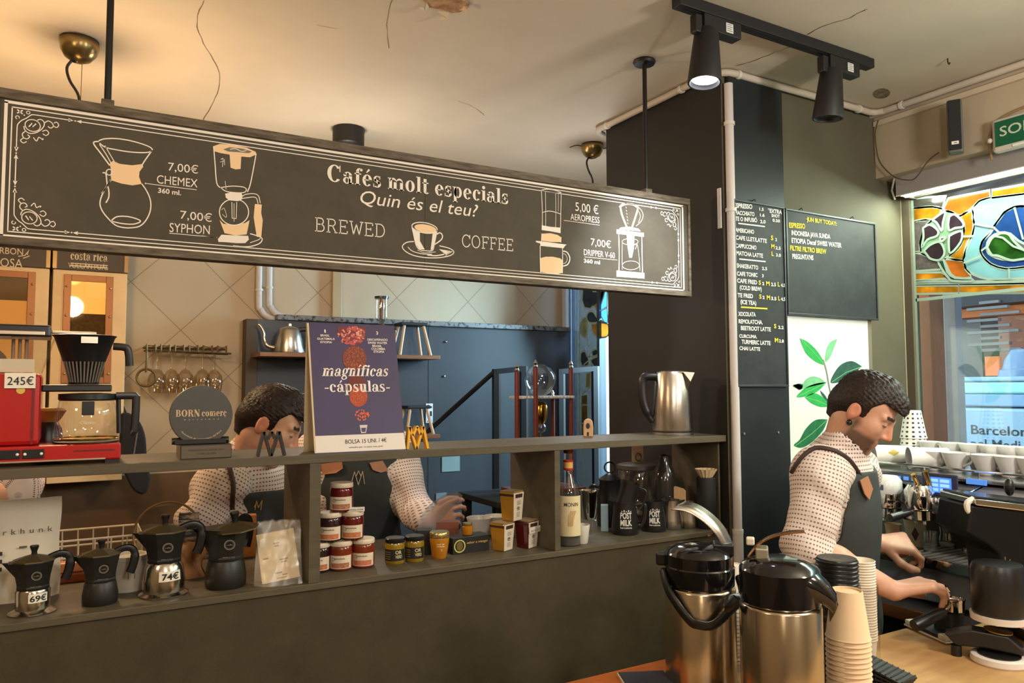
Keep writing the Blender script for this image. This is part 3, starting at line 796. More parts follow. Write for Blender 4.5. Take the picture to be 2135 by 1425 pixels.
for sx, ox in ((1, ix0), (-1, ix1)):
    for sz, oz in ((-1, iz1), (1, iz0)):
        F = lambda pts: [(ox+sx*p[0]*0.001, oz+sz*p[1]*0.001) for p in pts]
        arrow(*F([(114, 0)])[0], -sx, 0); dot(*F([(107, 0)])[0]); arrow(*F([(99, 0)])[0], sx, 0)
        arrow(*F([(0, 96)])[0], 0, -sz); dot(*F([(0, 89)])[0]); arrow(*F([(0, 81)])[0], 0, sz)
        bs(F([(99, 0), (60, 0), (30, 0), (24, 2), (16, 10), (8, 16), (2, 24), (0, 34), (0, 80)]), 0.002)
        bs(F([(-1, -6), (9, 2)]), 0.0026, 0); bs(F([(9, -6), (-1, 2)]), 0.0026, 0); dot(*F([(12, 4)])[0], 0.0015)
        bs(F(arc(19, -3, 3.2, 3.2, 0, 360, 12)), 0.0016, 0); bs(F(arc(0, 11, 3.4, 3.4, 100, 390, 12)), 0.0016, 0)
        bs(F(arc(28, 24, 14, 13, 0, 360, 24)), 0.0019, 0); bs(F([(21, 28), (27, 19), (28, 27), (34, 19)]), 0.0026, 0)
        bs(F([(36, 11), (42, 8), (48, 12), (49, 20), (44, 30), (34, 39), (22, 42), (14, 36), (12, 28)]), 0.002)
        bs(F([(50, 14), (56, 9), (63, 12), (66, 19), (61, 24), (56, 21)]), 0.002); bs(F([(66, 18), (72, 21), (76, 15), (72, 9), (67, 12)]), 0.0019)
        bs(F([(16, 38), (10, 45), (12, 53), (19, 55), (23, 49), (19, 46)]), 0.002); bs(F([(12, 54), (7, 60), (12, 65), (18, 61)]), 0.0019)
        bs(F([(46, 34), (53, 30), (58, 36), (53, 42), (47, 39)]), 0.0019); bs(F([(30, 50), (36, 57), (40, 48), (46, 52)]), 0.0019); dot(*F([(47, 51)])[0], 0.002)
B.build('border', M_chalk, sg)
# ------------------------------------------------------------------ menu boards and leaf print on the pillar
M_mb = mat('menu_black', (40, 43, 45), 0.6, var=0.25, vscale=9, contrast=(0.4, 0.6), spec=0.35)
M_mf = mat('menu_frame', (58, 62, 66), 0.4, 0.4)
M_white = mat('letter_white', (235, 235, 230), 0.7)
M_yel = mat('letter_yellow', (236, 214, 50), 0.7)
YM = 1.822
NY = Vector((0, -1, 0))
zm = zc(1480, 400, 3.2395)
def menu_board(label, tl, tr, br, bl, hooks):
    P = [at(*p, Y=YM) for p in (tl, tr, br, bl)]
    xa, xb = (P[0].x+P[3].x)/2, (P[1].x+P[2].x)/2
    za, zb_ = (P[0].z+P[1].z)/2, (P[2].z+P[3].z)/2
    t = thing('menu_board', label, 'board', (0, YM, 0))
    MB().box(xa+0.004, xb-0.004, 0.0, 0.006, zb_+0.004, za-0.004).build('panel', M_mb, t)
    f = MB(); b = 0.007
    f.box(xa, xb, -0.004, 0.007, za-b, za); f.box(xa, xb, -0.004, 0.007, zb_, zb_+b)
    f.box(xa, xa+b, -0.004, 0.007, zb_+b, za-b); f.box(xb-b, xb, -0.004, 0.007, zb_+b, za-b)
    f.build('frame', M_mf, t, bev=0.001)
    for hx in hooks:
        x = at(hx, tl[1], Y=YM).x
        MB().tube([(x, 0.012, za+0.004), (x, -0.003, za+0.010), (x, -0.006, za+0.002)], 0.0016, 6).build('hook', M_mf, t)
    return t
def menu_text(t, items, name, m, shift=0):
    mb = MB()
    for s, a, b, cap in items:
        A, B = zm([a])[0], zm([b])[0]
        ptext(mb, s, A, B, cap/3.2395, (0, YM, 0), NY, d=0.0012, off=0.03)
    mb.v = [(x, y-YM, z) for x, y, z in mb.v]
    mb.build(name, m, t)
b1 = menu_board('tall narrow blackboard listing coffee prices on the black wall panel', (1525, 414), (1633, 432), (1645, 808), (1541, 806), (1572,))
menu_text(b1, [('ESPRESSO',(163,107),(285,117),30),('1.5',(333,127),(362,130),20),('*EXTRA',(390,140),(485,152),26),('MACCHIATO',(167,154),(300,166),27),('1.6',(337,167),(368,170),20),('SHOT',(415,170),(470,177),20),
 ('TE O INFUSIÓ',(170,195),(318,207),27),('2.0',(338,212),(375,215),22),('0.50',(422,202),(472,209),20),('AMERICANO',(172,272),(297,285),27),('CAFE LLET/LATTE',(174,322),(383,347),27),('CAPPUCCINO',(174,377),(313,392),27),('MATCHA LATTE',(178,427),(357,447),27),
 ('2',(440,333),(452,334),20),('2.5',(442,389),(477,393),20),('3.0',(445,437),(478,441),20),('SHAKERATTO',(180,512),(325,527),27),('2.5',(350,528),(385,531),20),('CAFE TONIC',(182,566),(320,577),27),('3',(350,578),(362,579),20),
 ('CAFE FRED',(183,613),(318,627),27),('2',(352,631),(366,632),20),('2.5',(412,637),(445,639),22),('4.5',(478,642),(507,644),22),('(COLD BREW)',(200,660),(348,672),27),('TE FRED',(186,712),(290,720),27),('2',(354,724),(368,725),20),('3.5',(412,732),(448,734),22),('4.5',(478,736),(508,738),22),
 ('(ICE TEA)',(205,757),(312,767),27),('XOCOLATA',(190,839),(308,843),27),('REMOLATCHA.',(193,889),(355,896),27),('BEETROOT LATTE',(208,934),(410,944),27),('2.2',(460,926),(497,928),20),('CURCUMA.',(197,986),(317,991),22),('TURMERIC LATTE',(213,1027),(408,1037),27),('2.8',(465,1018),(498,1020),20),('CHAI LATTE',(198,1069),(338,1076),24)], 'lettering', M_white)
menu_text(b1, [('S',(410,326),(427,328),30),('M',(413,382),(435,385),28),('L',(415,432),(430,434),28),('S',(328,628),(343,629),28),('M',(378,633),(402,635),28),('L',(457,639),(471,641),28),('S',(332,722),(347,723),28),('M',(383,728),(405,730),28),('L',(460,734),(473,735),28),('S',(432,922),(447,923),28),('M',(437,1016),(460,1018),28)], 'sizes', M_yel)
def rule(t, a, b, w, m, name):
    mb = MB(); A = on_plane(*zm([a])[0], (0, YM, 0), NY); B = on_plane(*zm([b])[0], (0, YM, 0), NY)
    mb.ribbon([(A.x, A.z), (B.x, B.z)], w, lambda q: (q[0], 0, q[1]), NY, 0.0012); mb.build(name, m, t)
rule(b1, (190, 214), (370, 236), 0.0045, M_white, 'rule'); rule(b1, (197, 455), (375, 473), 0.0045, M_white, 'rule'); rule(b1, (208, 780), (387, 791), 0.005, M_yel, 'rule')
b2 = menu_board('wide blackboard naming the beans of the day beside the coffee price board', (1637, 435), (1823, 465), (1832, 668), (1642, 657), (1670, 1776))
menu_text(b2, [('INDONESIA JAVA SUNDA',(550,292),(812,318),30),('ETIOPIA Decaf SWISS WATER',(550,344),(888,378),31),("PREGUNTA'NS",(555,452),(698,462),32)], 'lettering', M_white)
menu_text(b2, [('·JUN BUY TODAY:',(650,198),(855,230),27),('ESPRESSO',(533,242),(642,250),33),('FILTRE FILTRO BREW',(540,395),(785,420),31)], 'headings', M_yel)
YP = 1.838
P = [at(*p, Y=YP) for p in ((1640, 640), (1811, 640), (1816, 1000), (1648, 1000))]
t = thing('leaf_poster', 'white panel printed with green leaves on the pillar under the wide blackboard', 'poster', (0, YP, 0))
xr = (P[1].x+P[2].x)/2
MB().box(P[3].x-0.03, xr, 0.0, 0.008, 0.95, at(1700, 655, Y=YP).z).build('panel', mat('poster_white', (226, 232, 224), 0.5), t)
MB().box(xr+0.0005, xr+0.022, 0.0, 0.010, 0.95, at(1700, 655, Y=YP).z).build('edge_strip', mat('poster_edge', (122, 112, 94), 0.6), t)
def lp3(p):
    q = on_plane(p[0], p[1], (0, YP, 0), NY); return (q.x, 0, q.z)
z4 = zc(1600, 740, 3.3917)
def leaf(pix, m, vein=None):
    mb = MB(); mb.fill([lp3(p)[::2] for p in smooth_path(pix+[pix[0]], 4)[:-1]], lambda q: (q[0], 0, q[1]), NY, 0.0008)
    o = mb.build('leaf_print', m, t)
    if vein:
        v = MB(); v.ribbon([lp3(p)[::2] for p in vein], 0.0022, lambda q: (q[0], 0, q[1]), NY, 0.0013); v.build('vein', mat('leaf_vein', (120, 190, 120), 0.6), o)
G1 = mat('leaf_dark', (24, 104, 62), 0.5, var=0.3, vscale=30); G2 = mat('leaf_bright', (40, 168, 78), 0.5, var=0.18, vscale=30); G3 = mat('leaf_pale', (120, 190, 140), 0.5, var=0.15, vscale=30); G4 = mat('leaf_deep', (40, 84, 70), 0.5, var=0.3, vscale=30)
leaf(zm([(605,990),(655,1012),(710,1060),(750,1115),(772,1168),(715,1150),(655,1100),(625,1045)]), G2, zm([(612,996),(690,1075),(768,1162)]))
leaf(zm([(860,995),(815,1015),(788,1065),(777,1150),(805,1128),(832,1070)]), G3, zm([(855,1000),(780,1145)]))
leaf(zm([(1028,1182),(960,1145),(890,1165),(842,1220),(815,1290),(880,1285),(950,1250),(1010,1195)]), G4, zm([(1025,1183),(920,1220),(820,1288)]))
leaf(z4([(415,200),(370,165),(310,155),(262,185),(240,240),(310,225)]), G3)
leaf(z4([(418,195),(340,205),(260,240),(205,300),(290,290),(360,255)]), G2, z4([(412,200),(310,250),(210,297)]))
leaf(z4([(175,222),(215,205),(248,212),(240,245),(210,240)]), G4)
leaf(z4([(262,300),(330,272),(395,305),(436,362),(370,368),(305,340)]), G2, z4([(268,302),(350,325),(430,360)]))
leaf(z4([(370,250),(405,285),(432,335),(420,330),(385,290)]), G4)
leaf(z4([(425,458),(340,462),(270,525),(228,600),(186,640),(240,658),(310,622),(390,540)]), G1, z4([(420,462),(310,560),(195,645)]))
leaf(z4([(670,700),(700,672),(760,668),(790,690),(740,715),(690,725)]), G2)
leaf(zm([(560,1305),(600,1300),(625,1320),(600,1340)]), G4)
mb = MB(); mb.ribbon([lp3(p)[::2] for p in smooth_path(z4([(392,35),(415,110),(430,195),(448,290),(468,400),(492,500),(520,640),(540,800)]), 4)], 0.007, lambda q: (q[0], 0, q[1]), NY, 0.001)
mb.build('stem_print', mat('stem_grey', (120, 128, 112), 0.6), t)

# ------------------------------------------------------------------ track lighting
M_tr = mat('track_black', (28, 26, 27), 0.5, spec=0.4)
ty, tz = 1.55, ZC
t = thing('track_rail', 'black lighting track fixed to the ceiling beside the pillar', 'track light', (0, ty, ZC))
xa, xb = 1.43, at(1808, 122, Y=1.55).x
xb = 2.262
MB().box(xa, xb, -0.018, 0.018, -0.034, -0.0005).build('rail', M_tr, t, bev=0.002)
for y in (-0.007, 0.007): MB().box(xa+0.03, xb-0.03, y-0.002, y+0.002, -0.0352, -0.0342).build('groove', mat('groove_black', (10, 10, 10), 0.7), t)
MB().box(xb, xb+0.03, -0.017, 0.017, -0.032, -0.001).build('end_cap', M_tr, t, bev=0.002)
def spot(label, x, aim, lit):
    t = thing('track_spotlight', label, 'spotlight', (x, ty, ZC-0.034))
    MB().box(-0.07, 0.075, -0.019, 0.019, -0.048, -0.0012).build('adapter', M_tr, t, bev=0.003)
    lb = MB().box(0.012, 0.040, -0.0205, -0.0192, -0.040, -0.012).build('rating_label', mat('label_white', (205, 205, 200), 0.6), t)
    ln = MB()
    for k in range(4): ln.box(0.015, 0.037-0.004*(k % 2), -0.0209, -0.0206, -0.0355+k*0.006, -0.0335+k*0.006)
    ln.build('print', mat('label_print', (110, 110, 108), 0.7), lb)
    MB().box(-0.098, -0.072, -0.013, 0.013, -0.060, -0.006).build('pivot', M_tr, t, bev=0.004)
    Rm = Vector(aim).to_track_quat('-Z', 'Y').to_matrix().to_4x4()
    Mx = Matrix.Translation((-0.048, 0, -0.062)) @ Rm
    h = 0.135
    MB().lathe([(0.0, 0.02), (0.030, 0.02), (0.034, 0.012), (0.048, -h), (0.047, -h-0.004), (0.042, -h-0.004), (0.040, -h+0.006), (0.036, -h+0.01)], 32, Mx, cap=False).build('lamp_can', M_tr, t, smooth=True)
    MB().tube([Vector((-0.085, 0, -0.04)), Mx @ Vector((-0.01, 0, 0.015))], 0.010, 10).build('arm', M_tr, t, smooth=True)
    m = mat('spot_lens_lit', (255, 255, 255), 0.3, emit=(235, 240, 255), estr=22.0) if lit else mat('spot_lens_off', (60, 60, 60), 0.15)
    MB().lathe([(0.0, 0.0), (0.028, -0.001), (0.0395, -0.004)], 24, Mx @ Matrix.Translation((0, 0, -h+0.012)) @ Matrix.Diagonal((1, 1, 1, 1)), cap=False).build('lens', m, t, smooth=True)
spot('lit black track spotlight aimed toward the hanging sign', 1.59, (-0.10, -0.03, -1), True)
spot('unlit black track spotlight at the window end of the rail', 2.135, (-0.02, 0.10, -1), False)

# ------------------------------------------------------------------ ceiling fittings behind the sign
M_brass = mat('aged_brass', (150, 128, 84), 0.28, 0.85, var=0.2, vscale=20)
M_cord = mat('black_cord', (22, 18, 16), 0.5)
def canopy(label, x, y, r, tilt, wire):
    t = thing('ceiling_rose', label, 'ceiling fitting', (x, y, ZC))
    M_ = Matrix.Rotation(tilt, 4, 'Y')
    MB().lathe([(0.0, -1.30*r), (0.30*r, -1.27*r), (0.65*r, -1.08*r), (0.90*r, -0.72*r), (1.0*r, -0.30*r), (0.98*r, -0.08*r)], 32, M_, cap=False).build('cup', M_brass, t, smooth=True, solid=0.001)
    MB().lathe([(0.0, -0.02), (0.92*r, -0.02), (0.95*r, -0.001), (0, -0.001)], 24).build('mount', M_cord, t, smooth=True)
    MB().ball((-0.25*r, 0, -1.2*r), 0.16*r, 12).build('grommet', M_cord, t, smooth=True)
    MB().tube(smooth_path([(-0.3*r, 0, -1.15*r), (-0.6*r, 0, -1.7*r), (-0.45*r, 0, -2.4*r), (0.0, 0, -3.2*r), (0.05*r, 0, -4.2*r), (0, 0, -6.0*r)], 5), 0.0042, 8).build('cord', M_cord, t, smooth=True)
    if wire: MB().tube([(0.12*r, 0, -1.3*r), (0.1*r, 0, -6*r)], 0.0012, 6).build('wire', mat('steel_wire', (150, 120, 80), 0.4, 0.8), t)
    MB().lathe([(0.03, -6.0*r), (0.035, -6.5*r), (0.05, -7.2*r)], 20, cap=False).build('lamp_holder', M_cord, t, smooth=True)
    MB().ball((0, 0, -7.6*r), 0.034, 16).build('bulb', mat('bulb_glow', (255, 210, 150), 0.4, emit=(255, 190, 110), estr=6.0), t, smooth=True)
canopy('brass ceiling rose with a kinked black cord near the left end of the sign', -0.010, 2.69, 0.056, 0.10, True)
canopy('small brass ceiling rose with black cord beside the pillar', 2.0, 2.73, 0.050, -0.05, False)
c0 = at(2, 2, D=1)
t = thing('ceiling_mount', 'short black cylinder on the ceiling behind the middle of the sign', 'ceiling fitting', (0.98, 3.07, ZC))
MB().lathe([(0.0, -0.075), (0.060, -0.075), (0.066, -0.070), (0.066, -0.001), (0, -0.001)], 30).build('body', M_cord, t, smooth=True)
MB().tube([(0, 0, -0.074), (0, 0, -0.45)], 0.004, 8).build('cord', M_cord, t)
MB().ball((0, 0, -0.50), 0.045, 16).build('bulb', MATS['bulb_glow'], t, smooth=True)
t = thing('wire_stub', 'loose black wire ends at the small brass ceiling rose', 'wire', (2.0, 2.73, ZC))
MB().tube(smooth_path([(-0.115, 0.01, -0.030), (-0.085, 0.0, -0.018), (-0.057, 0.0, -0.018)], 4), 0.0022, 6).build('wire', M_cord, t)
MB().tube(smooth_path([(0.052, 0.0, -0.012), (0.06, -0.03, -0.016), (0.07, -0.08, -0.02)], 4), 0.0022, 6).build('wire', M_cord, t)
# ------------------------------------------------------------------ window wall: lights, speaker, exit sign, stained glass
NX = Vector((-1, 0, 0))
XF = 2.75
zs = zc(1780, 120, 4.4535)
A = at(1963, 208, X=2.66); B_ = at(2003, 208, X=2.66); C_ = at(1963, 318, X=2.66)
ya, yb = A.y, at(2002, 260, X=2.66).y
zt2, zb2 = at(1983, 208, X=2.66).z, at(1982, 320, X=2.66).z
t = thing('wall_speaker', 'slim black column speaker with a white badge on the beam', 'speaker', (XF-0.012, (ya+yb)/2+0.03, (zt2+zb2)/2), 0.5)
hy, hz = (ya-yb)/2*0.78, (zt2-zb2)/2
MB().box(-0.088, -0.040, -hy, hy, -hz, hz).build('case', mat('speaker_case', (96, 92, 86), 0.5), t, bev=0.008)
MB().box(-0.0925, -0.0885, -hy+0.005, hy-0.005, -hz+0.008, hz-0.004).build('grille', mat('speaker_grille', (18, 18, 19), 0.7, bump=0.4, bscale=700), t, bev=0.003)
bd = MB().box(-0.0935, -0.0927, -0.010, 0.012, -hz*0.72, -hz*0.60).build('badge', mat('badge_white', (225, 222, 210), 0.5), t)
MB().box(-0.0940, -0.0936, -0.004, 0.005, -hz*0.68, -hz*0.645).build('mark', mat('badge_mark', (120, 110, 90), 0.6), bd)
MB().box(-0.0395, -0.001, -0.02, 0.02, -0.06, 0.06).build('bracket', M_tr, t)
cab = thing('cable', 'thin dark cable sagging from the wall speaker along the beam', 'cable', (0, 0, 0))
pth = [at(1958, 318, X=2.74), at(1942, 329, X=2.735), at(1928, 345, X=2.735), at(1920, 358, X=2.735), at(1905, 374, X=2.735), at(1885, 375, X=2.735), at(1865, 369, X=2.735), at(1845, 352, X=2.735), at(1832, 332, X=2.735), at(1826, 300, X=2.735), at(1825, 275, X=2.735), at(1832, 250, X=2.735)]
MB().tube(smooth_path(pth, 5), 0.0022, 6).build('lead', mat('brown_cable', (82, 62, 48), 0.6), cab, smooth=True)
xs_ = 2.715
ye, ze = at(2078, 280, X=xs_).y, at(2100, 276, X=xs_).z
t = thing('exit_sign', 'green SORTIDA exit sign in a pale case on the beam', 'sign', (XF, ye, ze))
MB().box(-0.036, -0.001, -0.30, 0.018, -0.060, 0.056).build('case', mat('sign_case', (196, 190, 176), 0.5), t, bev=0.012)
MB().box(-0.0385, -0.0365, -0.285, 0.004, -0.042, 0.044).build('face', mat('exit_green', (14, 92, 62), 0.3, spec=0.6), t)
mb = MB(); put_text(mb, 'SORTIDA', (-0.0388, -0.012, -0.010), (0, -1, 0), (0, 0, 1), 0.235, 0.034, NX, d=0.0006, off=0.01)
mb.build('lettering', mat('exit_letters', (190, 200, 176), 0.6), t)
MB().box(-0.0385, -0.034, -0.10, -0.05, -0.054, -0.047).build('lens', mat('sign_lens', (230, 230, 220), 0.3), t)
MB().ball((-0.03, 0.026, -0.012), 0.009, 12).build('knob', mat('sign_case', (0, 0, 0)), t, smooth=True)
MB().tube(smooth_path([(-0.01, -0.28, 0.075), (-0.01, -0.12, 0.080), (-0.01, -0.02, 0.066), (-0.01, 0.028, 0.03), (-0.01, 0.036, -0.02), (-0.01, 0.032, -0.075)], 5), 0.004, 8).build('cable', mat('tan_cable', (150, 118, 80), 0.6), t, smooth=True)
t = thing('light_box', 'grey fluorescent light box under the beam above the stained glass', 'light', (2.80, 0, 2.372))
MB().box(0.0, 0.012, 0.1, YC-0.05, 0.0, 0.0718).build('cover', mat('lightbox_grey', (150, 144, 140), 0.6), t)
MB().box(0.0, 0.165, 0.1, YC-0.05, 0.0720, 0.0728).build('top', MATS['lightbox_grey'], t)
MB().box(0.012, 0.165, YC-0.058, YC-0.05, 0.0, 0.0718).build('end', MATS['lightbox_grey'], t)
MB().box(-0.002, 0.002, 0.1, YC-0.05, -0.004, -0.0005).build('lip', mat('lightbox_lip', (210, 206, 196), 0.5), t)
MB().tube([(0.030, YC-0.07, 0.004), (0.030, 0.12, 0.004)], 0.013, 12).build('tube', mat('tube_glow', (255, 255, 255), 0.4, emit=(238, 255, 236), estr=22.0), t, smooth=True)
lamp('fluorescent_tube_light', 'AREA', (2.86, 1.02, 2.366), 24, (0.86, 1.0, 0.80), 0.05, aim=(2.70, 1.02, 1.0), size_y=1.5)
bpy.data.objects['fluorescent_tube_light'].rotation_euler = (0, math.radians(42), 0)
MB().tube([(0.0, YC-0.045, 0.07), (0.02, YC-0.02, 0.03), (0.05, YC-0.012, 0.0)], 0.004, 8).build('bracket', mat('lightbox_lip', (0, 0, 0)), t)
# --- window 1
XW = XR+0.022
win = MB()
win.box(XR+0.004, XR+0.05, YC-0.035, YC-0.001, 0.92, 2.40); win.box(XR+0.004, XR+0.05, 0.15, YC-0.035, 0.92, 0.965); win.box(XR+0.004, XR+0.05, 0.15, YC-0.035, 2.375, 2.40); win.box(XR+0.004, XR+0.05, 0.15, 0.19, 0.965, 2.375)
wf = struct('window_1', win, mat('window_frame_dark', (92, 84, 68), 0.5), bev=0.002)
M_lead = mat('lead_came', (176, 200, 184), 0.35, 0.3)
def stained(name, c, tr=0.55, var=0.25, vs=14):
    if name in MATS: return MATS[name]
    m, nt, b = _pr(name); L = nt.links.new
    tc = nt.nodes.new('ShaderNodeTexCoord'); n = nt.nodes.new('ShaderNodeTexNoise'); n.inputs['Scale'].default_value = vs; n.inputs['Detail'].default_value = 6
    L(tc.outputs['Object'], n.inputs['Vector'])
    r = nt.nodes.new('ShaderNodeValToRGB'); q = rgb(c)
    r.color_ramp.elements[0].position, r.color_ramp.elements[1].position = 0.35, 0.68
    r.color_ramp.elements[0].color = tuple(q[i]*(1-var) for i in range(3))+(1,); r.color_ramp.elements[1].color = tuple(min(1, q[i]*(1+var)) for i in range(3))+(1,)
    L(n.outputs['Fac'], r.inputs['Fac']); L(r.outputs['Color'], b.inputs['Base Color'])
    b.inputs['Roughness'].default_value = 0.12
    t_ = nt.nodes.new('ShaderNodeBsdfTranslucent'); L(r.outputs['Color'], t_.inputs['Color'])
    mx = nt.nodes.new('ShaderNodeMixShader'); mx.inputs['Fac'].default_value = tr
    L(b.outputs[0], mx.inputs[1]); L(t_.outputs[0], mx.inputs[2]); L(mx.outputs[0], nt.nodes['Material Output'].inputs['Surface'])
    MATS[name] = m; return m
S_or = stained('glass_amber', (226, 160, 40), var=0.4); S_or2 = stained('glass_orange', (216, 130, 46), var=0.3); S_lb = stained('glass_sky', (140, 196, 204), 0.3, var=0.08); S_db = stained('glass_blue', (44, 84, 150), var=0.2)
S_gr = stained('glass_green', (52, 110, 40), var=0.5); S_pu = stained('glass_plum', (52, 38, 46), 0.3, var=0.3); S_ri = stained('glass_mint', (160, 196, 160), var=0.1); S_li = stained('glass_lilac', (128, 118, 114), 0.5, var=0.25, vs=60); S_dk = stained('glass_smoke', (70, 66, 60), 0.35); S_tg = stained('glass_teal', (44, 84, 66), 0.4)
z5 = zc(1840, 340, 4.19)
def wp(p):
    q = on_plane(p[0], p[1], (XW, 0, 0), NX); return (q.y, q.z)
lead = MB()
def piece(zp, m, sm=3, d=0.0, leaded=True, name='glass_piece', par=None, f=z5):
    pix = f(zp)
    if sm: pix = smooth_path(pix+[pix[0]], sm)[:-1]
    P = [wp(p) for p in pix]
    P = [(min(y, YC-0.035), min(z, 2.378)) for y, z in P]
    o = MB().prism(P, lambda q: (XW-d, q[0], q[1]), (-1, 0, 0), 0.003).build(name, m, par or wf)
    if leaded: lead.ribbon(P, 0.0085, lambda q: (XW-d-0.0035, q[0], q[1]), NX, 0.0, closed=True)
    return o
piece([(225,320),(400,300),(560,290),(525,400),(430,385),(245,400)], S_dk, 0)
piece([(245,405),(380,385),(470,385),(520,410),(470,490),(380,495),(300,505),(250,520)], S_or)
piece([(545,380),(580,310),(760,275),(940,240),(945,300),(850,330),(790,390),(690,465),(640,450),(600,430),(540,412)], S_or2, 0)
piece([(960,240),(1236,190),(1290,180),(1290,262),(1236,270),(960,305)], S_or, 0)
piece([(945,310),(1236,275),(1290,266),(1290,380),(1236,380),(1160,385),(1070,430),(1000,520),(960,560),(810,535),(795,420),(850,335)], S_lb, 2)
piece([(670,470),(790,420),(802,520),(790,620),(742,700),(720,780),(705,850),(590,830),(620,790),(690,720),(715,590),(700,500)], S_or, 2)
piece([(810,540),(980,570),(880,680),(860,760),(870,810),(950,890),(1080,930),(1236,915),(1290,910),(1290,1005),(1236,1008),(1000,1020),(860,1000),(760,950),(715,880),(725,790),(790,640)], S_lb, 2)
piece([(1070,430),(1160,385),(1236,380),(1290,385),(1290,690),(1190,680),(1120,620),(1020,610),(940,660),(915,730),(930,790),(1000,830),(1120,850),(1290,830),(1290,905),(1236,908),(1080,922),(950,882),(880,810),(860,740),(900,650),(990,540)], S_db, 2)
piece([(920,740),(960,660),(1040,615),(1110,625),(1150,680),(1236,760),(1290,780),(1290,825),(1200,845),(1120,850),(1010,810),(960,805)], S_gr, 3, 0.001)
piece([(340,760),(330,720),(368,570),(440,500),(530,435),(590,425),(650,455),(715,530),(710,620),(685,710),(590,810),(500,855),(430,850),(400,815),(350,790)], S_ri, 3)
for q in ([(440,500),(530,435),(555,440),(535,520),(525,595),(480,525)], [(590,470),(640,450),(710,520),(705,560),(640,570),(592,590),(580,540)], [(360,570),(420,540),(490,590),(480,640),(400,670),(350,740),(365,650)], [(370,770),(420,720),(500,690),(540,740),(545,800),(500,850),(430,840),(400,810)], [(590,640),(640,612),(700,600),(690,690),(600,790),(585,700)]):
    piece(q, S_pu, 3, 0.002)
piece([(510,655),(555,648),(545,672),(515,685)], stained('glass_wine', (90, 40, 40), 0.3), 3, 0.003)
piece([(250,522),(380,500),(430,508),(365,570),(332,700),(340,770),(260,780)], S_li, 0); piece([(260,792),(345,795),(400,820),(430,855),(490,862),(510,932),(260,948)], S_li, 0)
piece([(490,862),(540,850),(570,950),(640,1005),(780,1010),(780,1035),(620,1032),(580,1003),(520,922)], S_tg, 2, 0.001)
piece([(545,842),(705,856),(730,930),(780,1000),(640,1002),(580,935)], S_or2, 2)
piece([(265,962),(520,957),(570,1012),(270,1030)], S_or, 0)
piece([(270,1040),(780,1037),(1290,1030),(1290,1050),(780,1058),(270,1064)], S_tg, 0)
piece([(270,1076),(665,1070),(665,1140),(270,1148)], S_or, 0); piece([(675,1070),(1290,1056),(1290,1136),(675,1140)], S_or, 0)
yq = wp(z5([(1290, 600)])[0])[0]; zq0, zq1 = wp(z5([(700, 1148)])[0])[1], 2.374
MB().box(XW-0.003, XW, 0.19, yq-0.004, zq0, zq1).build('glass_piece', S_lb, wf)
lead.ribbon([(YC-0.040, zq0-0.004), (0.19, zq0-0.004)], 0.012, lambda q: (XW-0.0055, q[0], q[1]), NX, 0.0)
lead.ribbon([(YC-0.040, 0.97), (YC-0.040, 2.37)], 0.010, lambda q: (XW-0.0055, q[0], q[1]), NX, 0.0)
for a, b in (((810,535),(980,565)), ((715,875),(870,812)), ((1112,925),(1115,1010)), ((1160,390),(1236,670)), ((980,565),(1020,605)), ((870,770),(915,735)), ((1130,320),(1135,385)), ((800,640),(700,645)), ((990,640),(1060,655)), ((1060,655),(1150,730)), ((1150,730),(1236,760))):
    lead.ribbon([wp(p) for p in z5([a, b])], 0.007, lambda q: (XW-0.0062, q[0], q[1]), NX, 0.0)
lead.build('leading', M_lead, wf)
MB().box(XW-0.001, XW+0.003, 0.19, YC-0.035, 0.965, zq0-0.006).build('pane', glass('window_glass', (238, 246, 246), 0.10, 0.01), wf)

# --- window 2, in the far corner behind the pillar, hidden end widened for more light
w2 = MB()
w2.box(XR+0.004, XR+0.05, 4.245, 4.296, 0.90, 2.45); w2.box(XR+0.004, XR+0.05, 3.46, 3.50, 0.90, 2.45); w2.box(XR+0.004, XR+0.05, 3.50, 4.245, 0.90, 0.94); w2.box(XR+0.004, XR+0.05, 3.50, 4.245, 2.41, 2.45)
wf2 = struct('window_2', w2, mat('window_frame_blue', (104, 118, 128), 0.5), bev=0.002)
lead = MB()
XW = XR+0.018
z6 = zc(1180, 580, 4.19)
def piece2(zp, m, sm=3, d=0.0, w=0.011):
    pix = z6(zp)
    if sm: pix = smooth_path(pix+[pix[0]], sm)[:-1]
    P = [wp(p) for p in pix]
    P = [(min(max(y, 3.502), 4.243), min(z, 2.408)) for y, z in P]
    MB().prism(P, lambda q: (XW-d, q[0], q[1]), (-1, 0, 0), 0.003).build('glass_piece', m, wf2)
    lead.ribbon(P, w, lambda q: (XW-d-0.0035, q[0], q[1]), NX, 0.0, closed=True)
S_bl = stained('glass_pale_blue', (130, 176, 216), 0.7, var=0.1); S_st = stained('glass_slate', (64, 84, 96), 0.5, var=0.2); S_gy = glass('glass_grey', (120, 128, 136), 0.10, 0.05, 0.15)
zlo = wp(z6([(200, 1400)])[0])[1]
gy0, gy1 = wp(z6([(290, 600)])[0])[0], 4.243
MB().box(XW-0.001, XW+0.002, gy0, gy1, 0.94, 2.41).build('glass_piece', S_gy, wf2)
piece2([(145,195),(150,100),(150,-60),(240,-60),(240,120),(285,120),(290,190),(240,240),(215,270),(165,260)], S_st, 0)
piece2([(240,240),(300,170),(310,100),(345,100),(320,200),(285,280)], stained('glass_straw', (190, 176, 120), 0.6), 3)
piece2([(300,110),(345,110),(365,60),(365,250),(300,285)], S_bl, 0)
piece2([(185,340),(200,300),(240,295),(275,345),(340,392),(300,388),(225,395),(195,375)], S_st, 3, 0.001)
piece2([(290,300),(365,260),(370,392),(340,392)], S_bl, 0)
